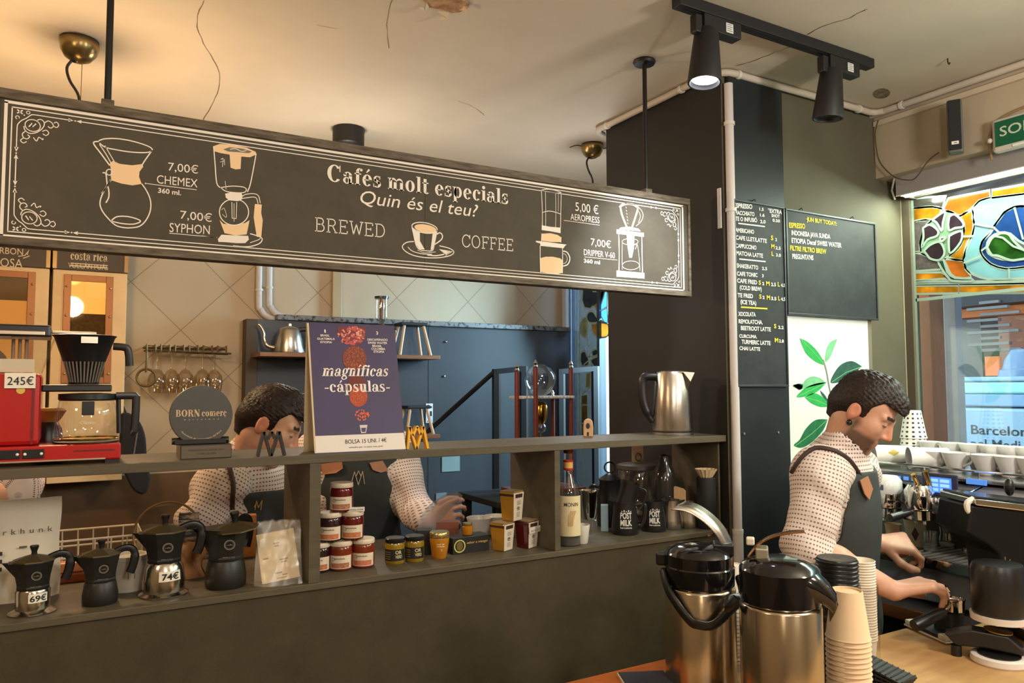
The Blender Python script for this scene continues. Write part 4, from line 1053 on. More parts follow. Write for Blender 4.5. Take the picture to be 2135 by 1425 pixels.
piece2([(120,440),(140,370),(180,345),(195,385),(190,440),(180,520),(140,500)], stained('glass_straw2', (180, 178, 140), 0.6), 3)
piece2([(225,400),(290,392),(370,405),(370,505),(300,520),(255,500),(230,450)], stained('glass_peach', (216, 168, 96), 0.6, var=0.25), 3)
piece2([(135,655),(165,640),(195,690),(200,760),(150,770),(130,720)], S_st, 3); piece2([(230,640),(270,620),(285,660),(240,690)], S_st, 3); piece2([(225,710),(275,690),(290,720),(270,780),(225,760)], S_st, 3)
piece2([(180,835),(220,830),(215,950),(180,960)], stained('glass_straw3', (168, 158, 100), 0.5), 0)
piece2([(140,1030),(190,1020),(195,1250),(205,1400),(140,1400),(138,1200)], stained('glass_olive', (142, 118, 66), 0.5, var=0.3), 0)
for a, b in (((200,400),(190,540)), ((190,540),(205,600)), ((160,600),(190,690)), ((245,620),(205,690)), ((200,690),(285,680)), ((205,720),(160,760)), ((215,725),(270,800)), ((100,60),(100,1400)), ((125,60),(125,1400)), ((145,1020),(215,960)), ((135,1110),(200,1110)), ((140,1270),(200,1270))):
    lead.ribbon([wp(p) for p in z6([a, b])], 0.010, lambda q: (XW-0.0052, q[0], q[1]), NX, 0.0)
lead.build('leading', M_lead, wf2)
MB().box(XW-0.02, XW+0.03, gy0-0.03, gy0-0.004, 0.94, 2.41).build('mullion', mat('mullion_blue', (62, 70, 78), 0.6), wf2)
MB().box(XW-0.001, XW+0.002, 3.50, gy0-0.032, 0.94, 2.41).build('pane', MATS['window_glass'], wf2)

lamp('side_window_sky_fill', 'AREA', (4.2, 3.15, 2.4), 520, (0.52, 0.77, 1.0), 0.9, aim=(1.9, 4.3, 1.95), size_y=1.2)  # added area light outside, standing in for blue sky light
# ------------------------------------------------------------------ the street outside
struct('street_ground', MB().box(XR+0.25, 30, -22, 26, -0.22, -0.12), mat('street_asphalt', (92, 92, 94), 0.8, var=0.15, vscale=4))
t = thing('window_post', 'brown timber post just outside the window beside the barista', 'post', (3.16, 0, -0.12))
ya, yb = at(1906, 760, X=3.12).y, at(1943, 760, X=3.12).y
MB().box(-0.04, 0.06, yb, ya, 0.0, 2.62).build('post', mat('post_brown', (158, 96, 70), 0.6, var=0.1, vscale=5, stretch=(6, 6, 1)), t, bev=0.004)
ya, yb = at(1970, 760, X=3.34).y, at(1997, 760, X=3.34).y
t = thing('window_post', 'pale grey metal post outside the window next to the parked van', 'post', (3.36, 0, -0.12))
MB().box(-0.02, 0.03, yb, ya, 0.0, 2.75).build('post', mat('post_grey', (150, 148, 160), 0.5, var=0.1, vscale=7), t, bev=0.004)
XV = 4.70
vz1 = at(2070, 786, X=XV).z
vy1 = at(1990, 850, X=XV).y
t = thing('parked_van', 'pale blue municipal van parked in the street outside the window', 'van', (XV, 0, -0.12))
M_van = mat('van_paint', (138, 168, 202), 0.35, coat=0.3); M_vs = mat('van_stripe', (150, 206, 212), 0.35)
def vz(py): return at(2070, py, X=XV).z+0.12
MB().box(0.0, 1.75, -1.6, vy1, 0.35, vz(850)).build('side_panel', M_van, t, bev=0.02)
MB().box(-0.012, 1.74, -1.6, vy1-0.01, vz(848), vz(822)).build('band', mat('van_band', (120, 156, 200), 0.35), t, bev=0.008)
MB().box(-0.018, 1.72, -1.6, vy1-0.02, vz(821.5), vz(797)).build('stripe', M_vs, t, bev=0.012)
MB().box(-0.02, 1.74, -1.6, vy1-0.01, vz(796), vz(786)).build('rail', M_van, t, bev=0.008)
for wy in (vy1-0.75, -1.0):
    q = MB().lathe([(0.0, -0.09), (0.28, -0.09), (0.31, -0.06), (0.31, 0.06), (0.28, 0.09), (0, 0.09)], 28, Matrix.Translation((0.12, wy, 0.31)) @ Matrix.Rotation(PI/2, 4, 'Y')).build('wheel', mat('tyre', (28, 28, 30), 0.8), t, smooth=True)
mb = MB()
XT = XV-0.001
ptext(mb, 'Barcelona', (2025, 905), (2160, 912), 19.5, (XT, 0, 0), NX, off=0.014)
ptext(mb, 'pel Medi Ambient', (2025, 933), (2258, 946), 19, (XT, 0, 0), NX, off=0.012)
mb.v = [(x-XV, y, z+0.12) for x, y, z in mb.v]
mb.build('lettering', mat('van_letters', (28, 34, 58), 0.5), t)
mb = MB(); y0 = at(2009, 893, X=XV).y; zz = vz(893)
mb.add([(-0.002, y0+0.02, zz+0.035), (-0.002, y0-0.01, zz), (-0.002, y0+0.02, zz-0.035)], [(0, 2, 1)])
mb.build('emblem', mat('van_emblem', (40, 96, 190), 0.5), t)
y0 = at(2128, 775, X=5.2).y
bc = MB().lathe([(0.0, 0.20), (0.05, 0.19), (0.085, 0.13), (0.10, 0.07), (0.12, 0.06), (0.13, 0.0), (0, 0)], 20, Matrix.Translation((0.5, y0, vz(790)-0.005)))
bc.build('beacon', mat('beacon_grey', (120, 140, 168), 0.3), t, smooth=True)
XS = 9.0
def sy(px): return at(px, 700, X=XS).y
def sz(py): return at(2070, py, X=XS).z
t = thing('shopfront', 'lit shop with orange fascia and pale blinds across the street', 'building', (XS, 0, -0.12))
o12 = 0.12
MB().box(0.02, 0.6, -8.0, 16.0, 0.0, 8.0).build('wall', mat('shop_wall', (98, 86, 76), 0.8, var=0.1, vscale=1.5), t)
MB().box(-0.35, 0.018, -8.0, sy(1995)+0.4, sz(641)+o12, sz(612)+o12+0.2).build('awning', mat('shop_awning', (52, 44, 46), 0.6), t)
MB().box(-0.10, 0.016, -8.0, sy(1995)+0.3, sz(660)+o12, sz(642)+o12).build('fascia', mat('shop_orange', (206, 106, 38), 0.5, emit=(230, 120, 44), estr=0.25), t)
MB().box(-0.02, 0.016, sy(2048), sy(1960), sz(790)+o12-0.5, sz(662)+o12).build('wall_panel', mat('shop_grey', (118, 108, 102), 0.7), t)
MB().box(-0.01, 0.016, sy(2085), sy(2048), sz(790)+o12-0.5, sz(662)+o12).build('doorway', mat('shop_dark', (70, 46, 36), 0.6), t)
MB().box(-0.03, 0.016, -8.0, sy(2085), sz(790)+o12-0.5, sz(662)+o12).build('shop_window', mat('shop_window', (120, 80, 60), 0.3, emit=(190, 110, 66), estr=0.35), t)
MB().box(-0.06, -0.02, sy(2086), sy(2057), sz(784)+o12, sz(744)+o12).build('sign_box', mat('shop_sign_lit', (220, 110, 50), 0.4, emit=(235, 120, 60), estr=0.6), t)
for k in range(9):
    zz = sz(640+k*12)+o12
    MB().box(-0.40-0.03*(k % 2), -0.36, sy(2126)-0.1*(k % 3), sy(2085)+0.12*(k % 2), zz, zz+0.03).build('slat', mat('shop_slat', (128, 118, 112), 0.6), t)
struct('facade_far', MB().box(10.5, 11, -22, 26, -0.12, 9.0), mat('facade_plaster', (96, 88, 82), 0.9, var=0.1, vscale=0.6))
# ------------------------------------------------------------------ helpers for things on shelves
def face(x, y):
    """turn about Z so that the thing's own -Y side looks to where the photograph was taken"""
    return math.atan2(-y, -x)+PI/2
def stand(px, py, z, r):
    """centre of a thing of radius r whose front foot touches height z at this photo pixel"""
    p = at(px, py, Z=z)
    d = Vector((p.x, p.y, 0)).normalized()
    return Vector((p.x+d.x*r, p.y+d.y*r, z))
def wrap(mb, r, z0, z1, a0, a1, n=16, taper=None):
    """label patch round a body; angles in degrees from the front (-Y)"""
    r1 = r if taper is None else taper
    return mb.lathe([(r, z0), (r1, z1)], n, a0=math.radians(a0-90), a1=math.radians(a1-90))
def wrap_text(mb, s, r, z, width, cap, ang=0.0, off=0.0, serif=False, slope=0.0):
    vs, fs = serif_text(s, serif) if serif else _glyphs(s, off)
    x0 = min(p[0] for p in vs); x1 = max(p[0] for p in vs)
    k = width/(x1-x0); ky = cap/(1.0 if serif else 0.7)
    out = []
    for x, y in vs:
        a = math.radians(ang-90)+((x-x0)*k-width/2)/r
        rr = r+slope*(y*ky)
        out.append((rr*math.cos(a), rr*math.sin(a), z+y*ky))
    return mb.add(out, fs)
def rot_y(a): return Matrix.Rotation(a, 4, 'Y')
def rot_x(a): return Matrix.Rotation(a, 4, 'X')
def rot_z(a): return Matrix.Rotation(a, 4, 'Z')
def TR(x, y, z): return Matrix.Translation((x, y, z))
M_blk = mat('black_plastic', (22, 21, 22), 0.35, spec=0.5)
M_blkm = mat('black_matte', (30, 29, 28), 0.6)
M_red = mat('machine_red', (176, 18, 14), 0.28, coat=0.4)
M_alu = mat('polished_aluminium', (196, 188, 176), 0.18, 1.0)
M_steel = mat('brushed_steel', (190, 182, 170), 0.26, 1.0, bump=0.05, bscale=90, stretch=(1, 1, 40))
M_chrome = mat('chrome', (215, 212, 208), 0.08, 1.0)
M_glass = glass('clear_glass', (250, 250, 246), 0.16, 0.02)
M_paper = mat('paper_white', (228, 216, 196), 0.75)
M_card = mat('price_card', (238, 230, 214), 0.7)
M_ink = mat('print_black', (24, 22, 22), 0.7)

# ---- red filter coffee machine
mx, my = -0.062, 1.885
t = thing('coffee_machine', 'red filter coffee machine with glass jug and 245€ card on the upper shelf', 'coffee machine', (0, my, SH))
bx1 = at(252, 950, Y=my).x
MB().box(-0.26, bx1, 0.0, 0.150, 0.008, 0.043).build('base', M_red, t, bev=0.004)
for q in (-0.24, bx1-0.03): MB().box(q, q+0.028, 0.004, 0.145, 0.0, 0.0078).build('foot', M_blk, t)
MB().box(-0.26, bx1-0.03, -0.0012, -0.0002, 0.0095, 0.0125).build('trim_strip', mat('strip_silver', (206, 190, 170), 0.3, 0.8), t)
for (pa, pb) in ((-30, 42), (46, 92)):
    a_, b_ = at(pa, 950, Y=my).x, at(pb, 950, Y=my).x
    sw = MB().box(a_, b_, -0.0025, -0.0003, 0.017, 0.036).build('switch_panel', M_blk, t, bev=0.001)
    for q in (a_+0.005, b_-0.005):
        MB().ball((q, -0.003, 0.0265), 0.0032, 12).build('lamp', mat('lamp_white', (240, 236, 226), 0.3), sw, smooth=True)
MB().box(0.005, bx1-0.012, -0.0014, -0.0004, 0.028, 0.0305).build('print', mat('red_print', (90, 10, 8), 0.5), t)
tx1 = at(84, 850, Y=my).x
MB().box(tx1-0.115, tx1, 0.006, 0.13, 0.0435, 0.196).build('tower', M_red, t, bev=0.010)
MB().box(tx1-0.016, tx1-0.012, 0.0048, 0.0058, 0.046, 0.19).build('seam', mat('seam_red', (110, 8, 8), 0.4), t)  # seam drawn as a darker red strip
cd = MB().box(at(9, 800, Y=my).x, at(74, 800, Y=my).x, 0.001, 0.0035, 0.164, 0.196).build('price_card', M_card, t)
mb = MB(); put_text(mb, '245€', (at(15, 800, Y=my).x, 0.0005, 0.171), (1, 0, 0), (0, 0, 1), at(70, 800, Y=my).x-at(15, 800, Y=my).x, 0.017, (0, -1, 0), d=0.0008)
mb.build('price', M_ink, cd)
MB().lathe([(0, 0), (0.008, 0.0), (0.008, 0.001), (0, 0.001)], 16, TR(at(43, 810, Y=my).x, 0.005, 0.160) @ rot_x(PI/2)).build('dot_sticker', mat('sticker_gold', (214, 180, 80), 0.5), t)
tk = MB()
b0 = [(tx1-0.115, 0.012), (tx1-0.002, 0.012), (tx1-0.002, 0.125), (tx1-0.115, 0.125)]; b1_ = [(tx1-0.125, 0.004), (tx1+0.020, 0.004), (tx1+0.020, 0.132), (tx1-0.125, 0.132)]
tk.add([(x, y, 0.1965) for x, y in b0]+[(x, y, 0.272) for x, y in b1_], [(i, (i+1) % 4, 4+(i+1) % 4, 4+i) for i in range(4)])
tk.build('water_tank', M_glass, t)
for k in range(3): MB().cyl((tx1-0.055+0.012*k, 0.06, 0.198), (tx1-0.055+0.012*k, 0.06, 0.27), 0.0035).build('riser_tube', mat('tank_tube', (150, 120, 110), 0.2), t, smooth=True)
MB().box(tx1-0.095, tx1-0.014, 0.03, 0.032, 0.198, 0.226).build('level_card', M_paper, t)
MB().box(tx1-0.130, tx1+0.014, 0.0, 0.136, 0.2725, 0.298).build('tank_lid', M_blk, t, bev=0.004)
MB().box(tx1-0.09, tx1+0.004, -0.004, -0.0003, 0.276, 0.284).build('lid_grip', mat('strip_silver', (0, 0, 0)), t, bev=0.001)
fx = at(176, 750, Y=my+0.07).x
MB().box(tx1+0.0145, fx+0.022, 0.058, 0.075, 0.284, 0.290).build('spray_arm', mat('strip_silver', (0, 0, 0)), t, bev=0.002)
fb = MB().lathe([(0.030, 0.172), (0.034, 0.200), (0.060, 0.276), (0.064, 0.281), (0.060, 0.282), (0.0, 0.282)], 32, TR(fx, 0.068, 0)).build('filter_basket', M_blk, t, smooth=True)
rb = MB()
for k in range(13):
    a = math.radians(-150+k*10); r0, r1 = 0.0325, 0.0455
    rb.tube([(fx+r0*math.cos(a), 0.068+r0*math.sin(a), 0.177), (fx+r1*math.cos(a), 0.068+r1*math.sin(a), 0.222)], 0.0018, 6)
rb.build('ribs', mat('rib_grey', (132, 124, 112), 0.3, 0.3), fb)
MB().tube(smooth_path([(fx+0.056, 0.05, 0.258), (fx+0.078, 0.046, 0.256), (fx+0.086, 0.045, 0.248), (fx+0.090, 0.045, 0.214)], 4), 0.0052, 8, flat=1.6).build('basket_handle', M_blk, t, smooth=True)
MB().box(fx-0.008, fx+0.024, 0.006, 0.010, 0.262, 0.276).build('basket_label', mat('strip_silver', (0, 0, 0)), t)
MB().box(tx1, fx+0.055, 0.03, 0.11, 0.156, 0.1715).build('basket_holder', M_blk, t, bev=0.003)
jx = at(182, 880, Y=my+0.06).x
jg = MB().lathe([(0.0, 0.047), (0.055, 0.047), (0.060, 0.052), (0.063, 0.075), (0.062, 0.11), (0.056, 0.135), (0.050, 0.141)], 36, TR(jx, 0.068, 0), cap=False).build('jug', M_glass, t, smooth=True)
MB().lathe([(0.055, 0.136), (0.058, 0.139), (0.058, 0.151), (0.02, 0.153), (0, 0.153)], 32, TR(jx, 0.068, 0)).build('jug_lid', M_blk, t, smooth=True)
MB().lathe([(0.0635, 0.050), (0.0655, 0.052), (0.0635, 0.054)], 32, TR(jx, 0.068, 0), cap=False).build('jug_ring', mat('gold_rim', (206, 170, 96), 0.2, 1.0), t, smooth=True)
MB().lathe([(0.0, 0.0437), (0.066, 0.0437), (0.066, 0.0465), (0, 0.0465)], 32, TR(jx, 0.068, 0)).build('hot_plate', M_blk, t, smooth=True)
MB().tube(smooth_path([(jx+0.055, 0.05, 0.146), (jx+0.092, 0.05, 0.146), (jx+0.096, 0.05, 0.138), (jx+0.094, 0.05, 0.07), (jx+0.088, 0.05, 0.064)], 5), 0.006, 8, flat=1.4).build('jug_handle', M_blk, t, smooth=True)
MB().tube([(jx+0.060, 0.05, 0.138), (jx+0.063, 0.05, 0.062)], 0.005, 8).build('jug_strap', M_blk, t, smooth=True)
MB().box(jx-0.012, jx+0.012, 0.0005, 0.0045, 0.105, 0.135).build('jug_clip', M_blk, t, bev=0.001)
mb = MB(); wrap_text(mb, 'Clásico', 0.0634, 0.086, 0.028, 0.007)
mb.v = [(x+jx, y+0.068, z) for x, y, z in mb.v]; mb.build('jug_print', mat('jug_print', (220, 214, 200), 0.5), t)
t = thing('tied_pouch', 'black bag tied with a gold ribbon beside the glass jug', 'bag', (at(100, 900, Y=my+0.085).x, my+0.175, SH))
MB().lathe([(0.0, 0.0), (0.026, 0.002), (0.030, 0.03), (0.026, 0.07), (0.016, 0.088), (0.020, 0.105), (0.0, 0.102)], 18).build('pouch', M_blk, t, smooth=True)
MB().lathe([(0.018, 0.086), (0.024, 0.094), (0.034, 0.112), (0.028, 0.118), (0.012, 0.108)], 9, cap=False).build('ribbon', mat('gold_cloth', (176, 136, 66), 0.4, 0.4), t, smooth=True)

# ---- round trophy
p = at(430, 962, Z=SH)
t = thing('trophy', 'round dark award plaque lettered BORN comerç on a block base', 'trophy', (p.x, 1.885, SH))
ax0, ax1 = at(376, 950, Y=1.885).x-p.x, at(483, 950, Y=1.885).x-p.x
M_tb = mat('trophy_base', (58, 52, 44), 0.35, spec=0.4)
MB().box(ax0, ax1, 0.0, 0.08, 0.0, 0.032).build('base', M_tb, t, bev=0.001)
pl = MB().box(ax0+0.002, ax1-0.002, -0.0012, -0.0002, 0.002, 0.030).build('plate', mat('plate_bronze', (104, 94, 78), 0.35, 0.5), t)
mb = MB(); put_text(mb, 'PREMI INSTITUCIONAL 2017', (ax0+0.016, -0.0014, 0.018), (1, 0, 0), (0, 0, 1), 0.078, 0.0045, (0, -1, 0)); put_text(mb, 'COMERÇ DE BARRI', (ax0+0.034, -0.0014, 0.010), (1, 0, 0), (0, 0, 1), 0.042, 0.004, (0, -1, 0)); mb.build('inscription', mat('plate_ink', (60, 52, 42), 0.6), pl)
for k in (-1, 1): MB().cyl((k*0.040, 0.03, 0.0405), (k*0.062, 0.03, 0.0405), 0.008).build('stop', M_blk, t, smooth=True)
MB().box(-0.058, 0.056, 0.018, 0.048, 0.0322, 0.044).build('cradle', M_blk, t, bev=0.002)
cx_ = at(420, 865, Y=1.915).x-p.x; cz_ = at(420, 866, Y=1.915).z-SH; R_ = 0.069
Mt = TR(cx_, 0.032, cz_) @ rot_x(PI/2-0.06)
M_disc = mat('trophy_disc', (62, 57, 50), 0.5, var=0.08, vscale=20)
dc = MB().lathe([(0, -0.007), (R_, -0.007), (R_+0.001, 0.0), (R_, 0.007), (0, 0.007)], 48, Mt).build('disc', M_disc, t, smooth=True)
mb = MB()
put_text(mb, 'BORN', (-0.056, -0.003, 0), (1, 0, 0), (0, 1, 0), 0.052, 0.0155, (0, 0, 1), d=0.0075, serif='fat')
put_text(mb, 'comerç', (0.0, -0.003, 0), (1, 0, 0), (0, 1, 0), 0.055, 0.0155, (0, 0, 1), d=0.0075, serif='fat')
put_text(mb, 'barcelona', (-0.038, -0.0115, 0), (1, 0, 0), (0, 1, 0), 0.076, 0.003, (0, 0, 1), d=0.0075, spacing=2.2)
s_ = 'Associació de comerciants del Born'
vs, fs = _glyphs(s_)
xa_, xb_ = min(v[0] for v in vs), max(v[0] for v in vs)
pts_ = []
for x, y in vs:
    u = (x-xa_)/(xb_-xa_); a = math.radians(-138+96*u); r = 0.056-y*0.0045
    r = 0.0585-(0.7-y)*0.0
    r = 0.060-(y)*0.006
    pts_.append((r*math.cos(a), r*math.sin(a)+0.002, 0.0078))
mb.add(pts_, fs)
mb.v = [tuple(Mt @ Vector(v)) for v in mb.v]
mb.build('lettering', mat('trophy_letters', (206, 176, 140), 0.6), dc)

# ---- zigzag letter ornaments
def zigzag(label, pxs, base_y, m, w, f, dpt=0.016, Y=1.875):
    """pxs: photo pixels of the five corners of the wide zigzag and three of the small one"""
    big = [at(a, b, Y=Y) for a, b in pxs[:5]]
    sm = [at(a, b, Y=Y) for a, b in pxs[5:]]
    x0 = sum(q.x for q in big)/5
    t = thing('letter_ornament', label, 'ornament', (x0, Y, SH))
    zmin = min(q.z for q in big)
    mb = MB()
    for P in (big, sm):
        for a, b in zip(P[:-1], P[1:]):
            d = Vector((b.x-a.x, 0, b.z-a.z)); n_ = Vector((-d.z, 0, d.x)).normalized()*(w/2)
            q = [Vector((a.x-x0, 0, max(a.z-zmin, 0)))+n_, Vector((b.x-x0, 0, max(b.z-zmin, 0)))+n_, Vector((b.x-x0, 0, max(b.z-zmin, 0)))-n_, Vector((a.x-x0, 0, max(a.z-zmin, 0)))-n_]
            q = [Vector((v.x, v.y, max(v.z, 0.0))) for v in q]
            mb.prism([(v.x, v.z) for v in q], lambda u: (u[0], 0, u[1]), (0, 1, 0), dpt)
    mb.build('zigzag', m, t)
f8 = zc(480, 780, 7.918); f2 = zc(620, 780, 5.09)
zigzag('black zigzag M ornament standing on the shelf between trophy and purple poster', f8([(462,1375),(560,970),(683,1372),(815,965),(905,1358),(628,1100),(692,968),(752,1090)]), 0, mat('ornament_black', (34, 29, 24), 0.4), 0.0062, f8, Y=1.868)
zigzag('yellow zigzag M ornament standing right beside the purple poster', f2([(1172,812),(1195,575),(1270,812),(1340,570),(1388,806),(1228,668),(1275,572),(1312,660)]), 0, mat('ornament_yellow', (232, 170, 36), 0.45), 0.0068, f2, Y=1.872)

# ---- purple tent poster
A = at(657, 946, Z=SH); A.y = 1.862; A = at(657, 945, Y=1.862); B_ = at(846, 937, Y=1.862)
bl = Vector((A.x, 1.862, SH)); br = Vector((B_.x, 1.862, SH))
tilt = 0.072
ztop = at(730, 676, Y=1.862+tilt).z
tl = Vector((at(640, 674, Y=1.862+tilt).x, 1.862+tilt, ztop)); tr_ = Vector((at(822, 679, Y=1.862+tilt).x, 1.862+tilt, ztop))
pn_ = (br-bl).cross(tl-bl).normalized()
if pn_.y > 0: pn_ = -pn_
t = thing('tent_poster', 'purple tent poster for magníficas cápsulas standing on the upper shelf', 'poster', tuple(bl))
def pl3(v): return tuple(Vector(v)-bl)
fv = [bl, br, tr_, tl]
back = [bl+Vector((-0.006, 0.085, 0)), br+Vector((-0.006, 0.085, 0)), tr_+Vector((0, 0.003, 0)), tl+Vector((0, 0.003, 0))]
M_pback = mat('poster_card', (206, 184, 150), 0.7)
mb = MB(); mb.prism([0, 1, 2, 3], lambda i: pl3(fv[i]-pn_*0.0), -pn_, 0.0025)
mb.build('front_sheet', mat('poster_purple', (62, 48, 86), 0.55, var=0.06, vscale=6), t)
mb = MB(); mb.prism([0, 1, 2, 3], lambda i: pl3(back[i]), (0, 1, 0), 0.0025); mb.build('back_sheet', M_pback, t)
def pq(px, py): return on_plane(px, py, bl, pn_)
def pfill(mb, pix, d=0.0006):
    P = [Vector(pl3(pq(*p)))+pn_*d for p in pix]
    nr = Vector((0, 0, 0))
    for i in range(len(P)): nr += P[i].cross(P[(i+1) % len(P)])
    f = tuple(range(len(P))); mb.add(P, [f if nr.dot(pn_) > 0 else f[::-1]])
mb = MB(); pfill(mb, [(653.5, 910), (841.5, 903), (846, 937), (657, 945.5)]); mb.build('white_band', mat('band_white', (226, 216, 206), 0.6), t)
mb = MB(); pfill(mb, [(639.5, 674), (643.5, 674), (659, 944), (655.5, 945)], 0.001); mb.build('edge', M_pback, t)
mb = MB()
def pt(s, a, b, cap, **kw):
    kw.setdefault('d', 0.0014)
    A_, B2 = pq(*a), pq(*b); u = (B2-A_); w_ = u.length; u.normalize()
    v = Vector((0, 0, 1)); v = (v-pn_*v.dot(pn_)).normalized()
    m_ = ((a[0]+b[0])/2, (a[1]+b[1])/2); h = (pq(m_[0], m_[1]-cap)-pq(*m_)).length
    put_text(mb, s, pl3(A_), u, v, w_, h, pn_, **kw)
pt('magníficas', (671, 785), (810, 785), 23, serif='italic'); pt('-cápsulas-', (677, 818), (813, 817), 23, serif='fat')
for s, x, y, w_ in (('1', 676, 694, 3), ('BRASIL', 668, 702, 19), ('GUATEMALA', 661, 709, 37), ('ETIOPIA', 668, 716, 24), ('3', 784, 698, 4), ('DESCAFEINADO', 766, 711, 42), ('SWISS WATER', 767, 717.5, 40), ('BRASIL', 776, 724, 20), ('COLOMBIA', 774, 730, 29), ('ETIOPIA', 779, 736, 22)):
    pt(s, (x, y), (x+w_, y+0.6), 4.4 if len(s) > 1 else 6.5, off=0.015)
mb.build('lettering', mat('poster_letters', (240, 228, 218), 0.6), t)
mb = MB(); pt('BOLSA 15 UNI. / 4€', (720, 926), (806, 922), 8.5); pt('consulta per un pack mes gran', (727, 935), (798, 932), 3.2); mb.build('price_text', M_ink, t)
def specks(name, n, cx, cy, rx, ry, s0, s1, m, seed, d=0.0009):
    rnd = random.Random(seed); mb = MB()
    for i in range(n):
        a = rnd.uniform(0, 2*PI); r = math.sqrt(rnd.random())
        x, y = cx+rx*r*math.cos(a), cy+ry*r*math.sin(a)
        s = rnd.uniform(s0, s1); b = rnd.uniform(0, PI)
        pfill(mb, [(x+s*math.cos(q)*math.cos(b)-0.65*s*math.sin(q)*math.sin(b), y+s*math.cos(q)*math.sin(b)+0.65*s*math.sin(q)*math.cos(b)) for q in [k*PI/4 for k in range(8)]], d+0.0000015*i)
    return mb.build(name, m, t)
def disc(name, cx, cy, rx, ry, m, d=0.0008):
    mb = MB(); pfill(mb, [(cx+rx*math.cos(k*PI/12), cy+ry*math.sin(k*PI/12)) for k in range(24)], d); return mb.build(name, m, t)
mb = MB(); pfill(mb, [(704, 681), (762, 683), (763, 700), (752, 718), (730, 722), (712, 706), (704, 695)], 0.0007); mb.build('bean_print', mat('bean_dark', (110, 40, 44), 0.6), t)
specks('beans_red', 90, 733, 700, 28, 19, 1.8, 3.8, mat('bean_red', (190, 78, 74), 0.6), 1); specks('beans_pale', 40, 733, 698, 28, 17, 1.2, 2.6, mat('bean_pale', (226, 160, 130), 0.6), 2, 0.0012)
disc('grounds_print', 739, 748, 25, 26, mat('grounds_brown', (124, 58, 40), 0.7)); specks('grounds_light', 150, 739, 748, 24, 25, 0.7, 1.6, mat('grounds_tan', (176, 96, 62), 0.7), 3)
disc('powder_print', 743, 800, 18, 20, mat('powder_maroon', (112, 46, 40), 0.7)); disc('powder_print', 747, 828, 19, 21, mat('powder_rust', (170, 72, 44), 0.7), 0.0009); specks('powder_light', 130, 747, 826, 18, 20, 0.6, 1.4, mat('powder_orange', (206, 100, 62), 0.7), 4, 0.0012)
specks('flakes_print', 34, 754, 866, 15, 11, 1.6, 3.2, mat('flake_orange', (214, 92, 50), 0.6), 5)
mb = MB(); pfill(mb, [(749.5, 887), (766, 886.5), (763, 903), (753, 904)]); mb.build('cup_print', mat('cup_print', (206, 196, 190), 0.6), t)
mb = MB(); pfill(mb, [(753, 893), (763, 892.5), (761.5, 901), (754.5, 901.5)], 0.0011); mb.build('cup_shade', mat('cup_print_dark', (70, 56, 84), 0.6), t)

# ---- wooden opener, electric kettle
p = stand(1281, 917, SH, 0.008)
t = thing('wooden_opener', 'small wooden opener with an oval hole standing near the pillar', 'opener', (p.x, 2.03, SH), face(p.x, 2.03))
sc_ = p.length/1580*0.93
prof = [(-0.016, 0.0), (0.016, 0.0), (0.0165, 0.03), (0.014, 0.052), (0.006, 0.059), (-0.006, 0.059), (-0.014, 0.052), (-0.0165, 0.03)]
MB().prism(prof, lambda q: (q[0], -0.008, q[1]), (0, 1, 0), 0.016).build('block', mat('beech_wood', (176, 140, 100), 0.5, var=0.15, vscale=40, stretch=(8, 1, 1)), t, bev=0.003)
MB().lathe([(0, 0), (0.0075, 0), (0.0075, 0.001), (0, 0.001)], 20, TR(-0.001, -0.0078, 0.036) @ rot_x(PI/2) @ Matrix.Diagonal((0.85, 1.25, 1, 1))).build('hole', mat('hole_dark', (44, 28, 18), 0.8), t)
MB().box(-0.004, 0.002, -0.0092, -0.0082, 0.004, 0.016).build('slot', mat('hole_dark', (0, 0, 0)), t)
p = stand(1447, 914, SH, 0.085)
t = thing('electric_kettle', 'brushed steel electric kettle with black handle on the upper shelf', 'kettle', (p.x, 1.965, SH), face(p.x, 1.965))
k_ = 0.0016
MB().lathe([(0, 0), (0.068, 0), (0.069, 0.003), (0.069, 0.010)], 40).build('power_base', M_steel, t, smooth=True)
MB().lathe([(0.066, 0.0105), (0.066, 0.0145)], 40).build('base_gap', M_blk, t, smooth=True)
MB().lathe([(0.067, 0.015), (0.0685, 0.020), (0.064, 0.11), (0.057, 0.205), (0.053, 0.2125), (0.045, 0.214)], 44, cap=False).build('body', M_steel, t, smooth=True)
MB().lathe([(0.0, 0.219), (0.03, 0.218), (0.046, 0.2145), (0.046, 0.211)], 32, cap=False).build('lid', M_steel, t, smooth=True)
sp = MB(); sp.add([(0.036, -0.048, 0.213), (0.050, -0.026, 0.213), (0.074, -0.040, 0.210), (0.049, -0.037, 0.150), (0.060, -0.048, 0.180)], [(0, 2, 4), (0, 4, 3), (1, 3, 4), (1, 4, 2), (0, 1, 2)])
sp.build('spout', M_steel, t)
MB().tube(smooth_path([(-0.052, -0.01, 0.198), (-0.090, -0.012, 0.196), (-0.100, -0.012, 0.170), (-0.096, -0.012, 0.11), (-0.080, -0.010, 0.065), (-0.066, -0.008, 0.045)], 5), [0.017]*20+[0.013]*6, 10, flat=0.9).build('handle', M_blk, t, smooth=True)
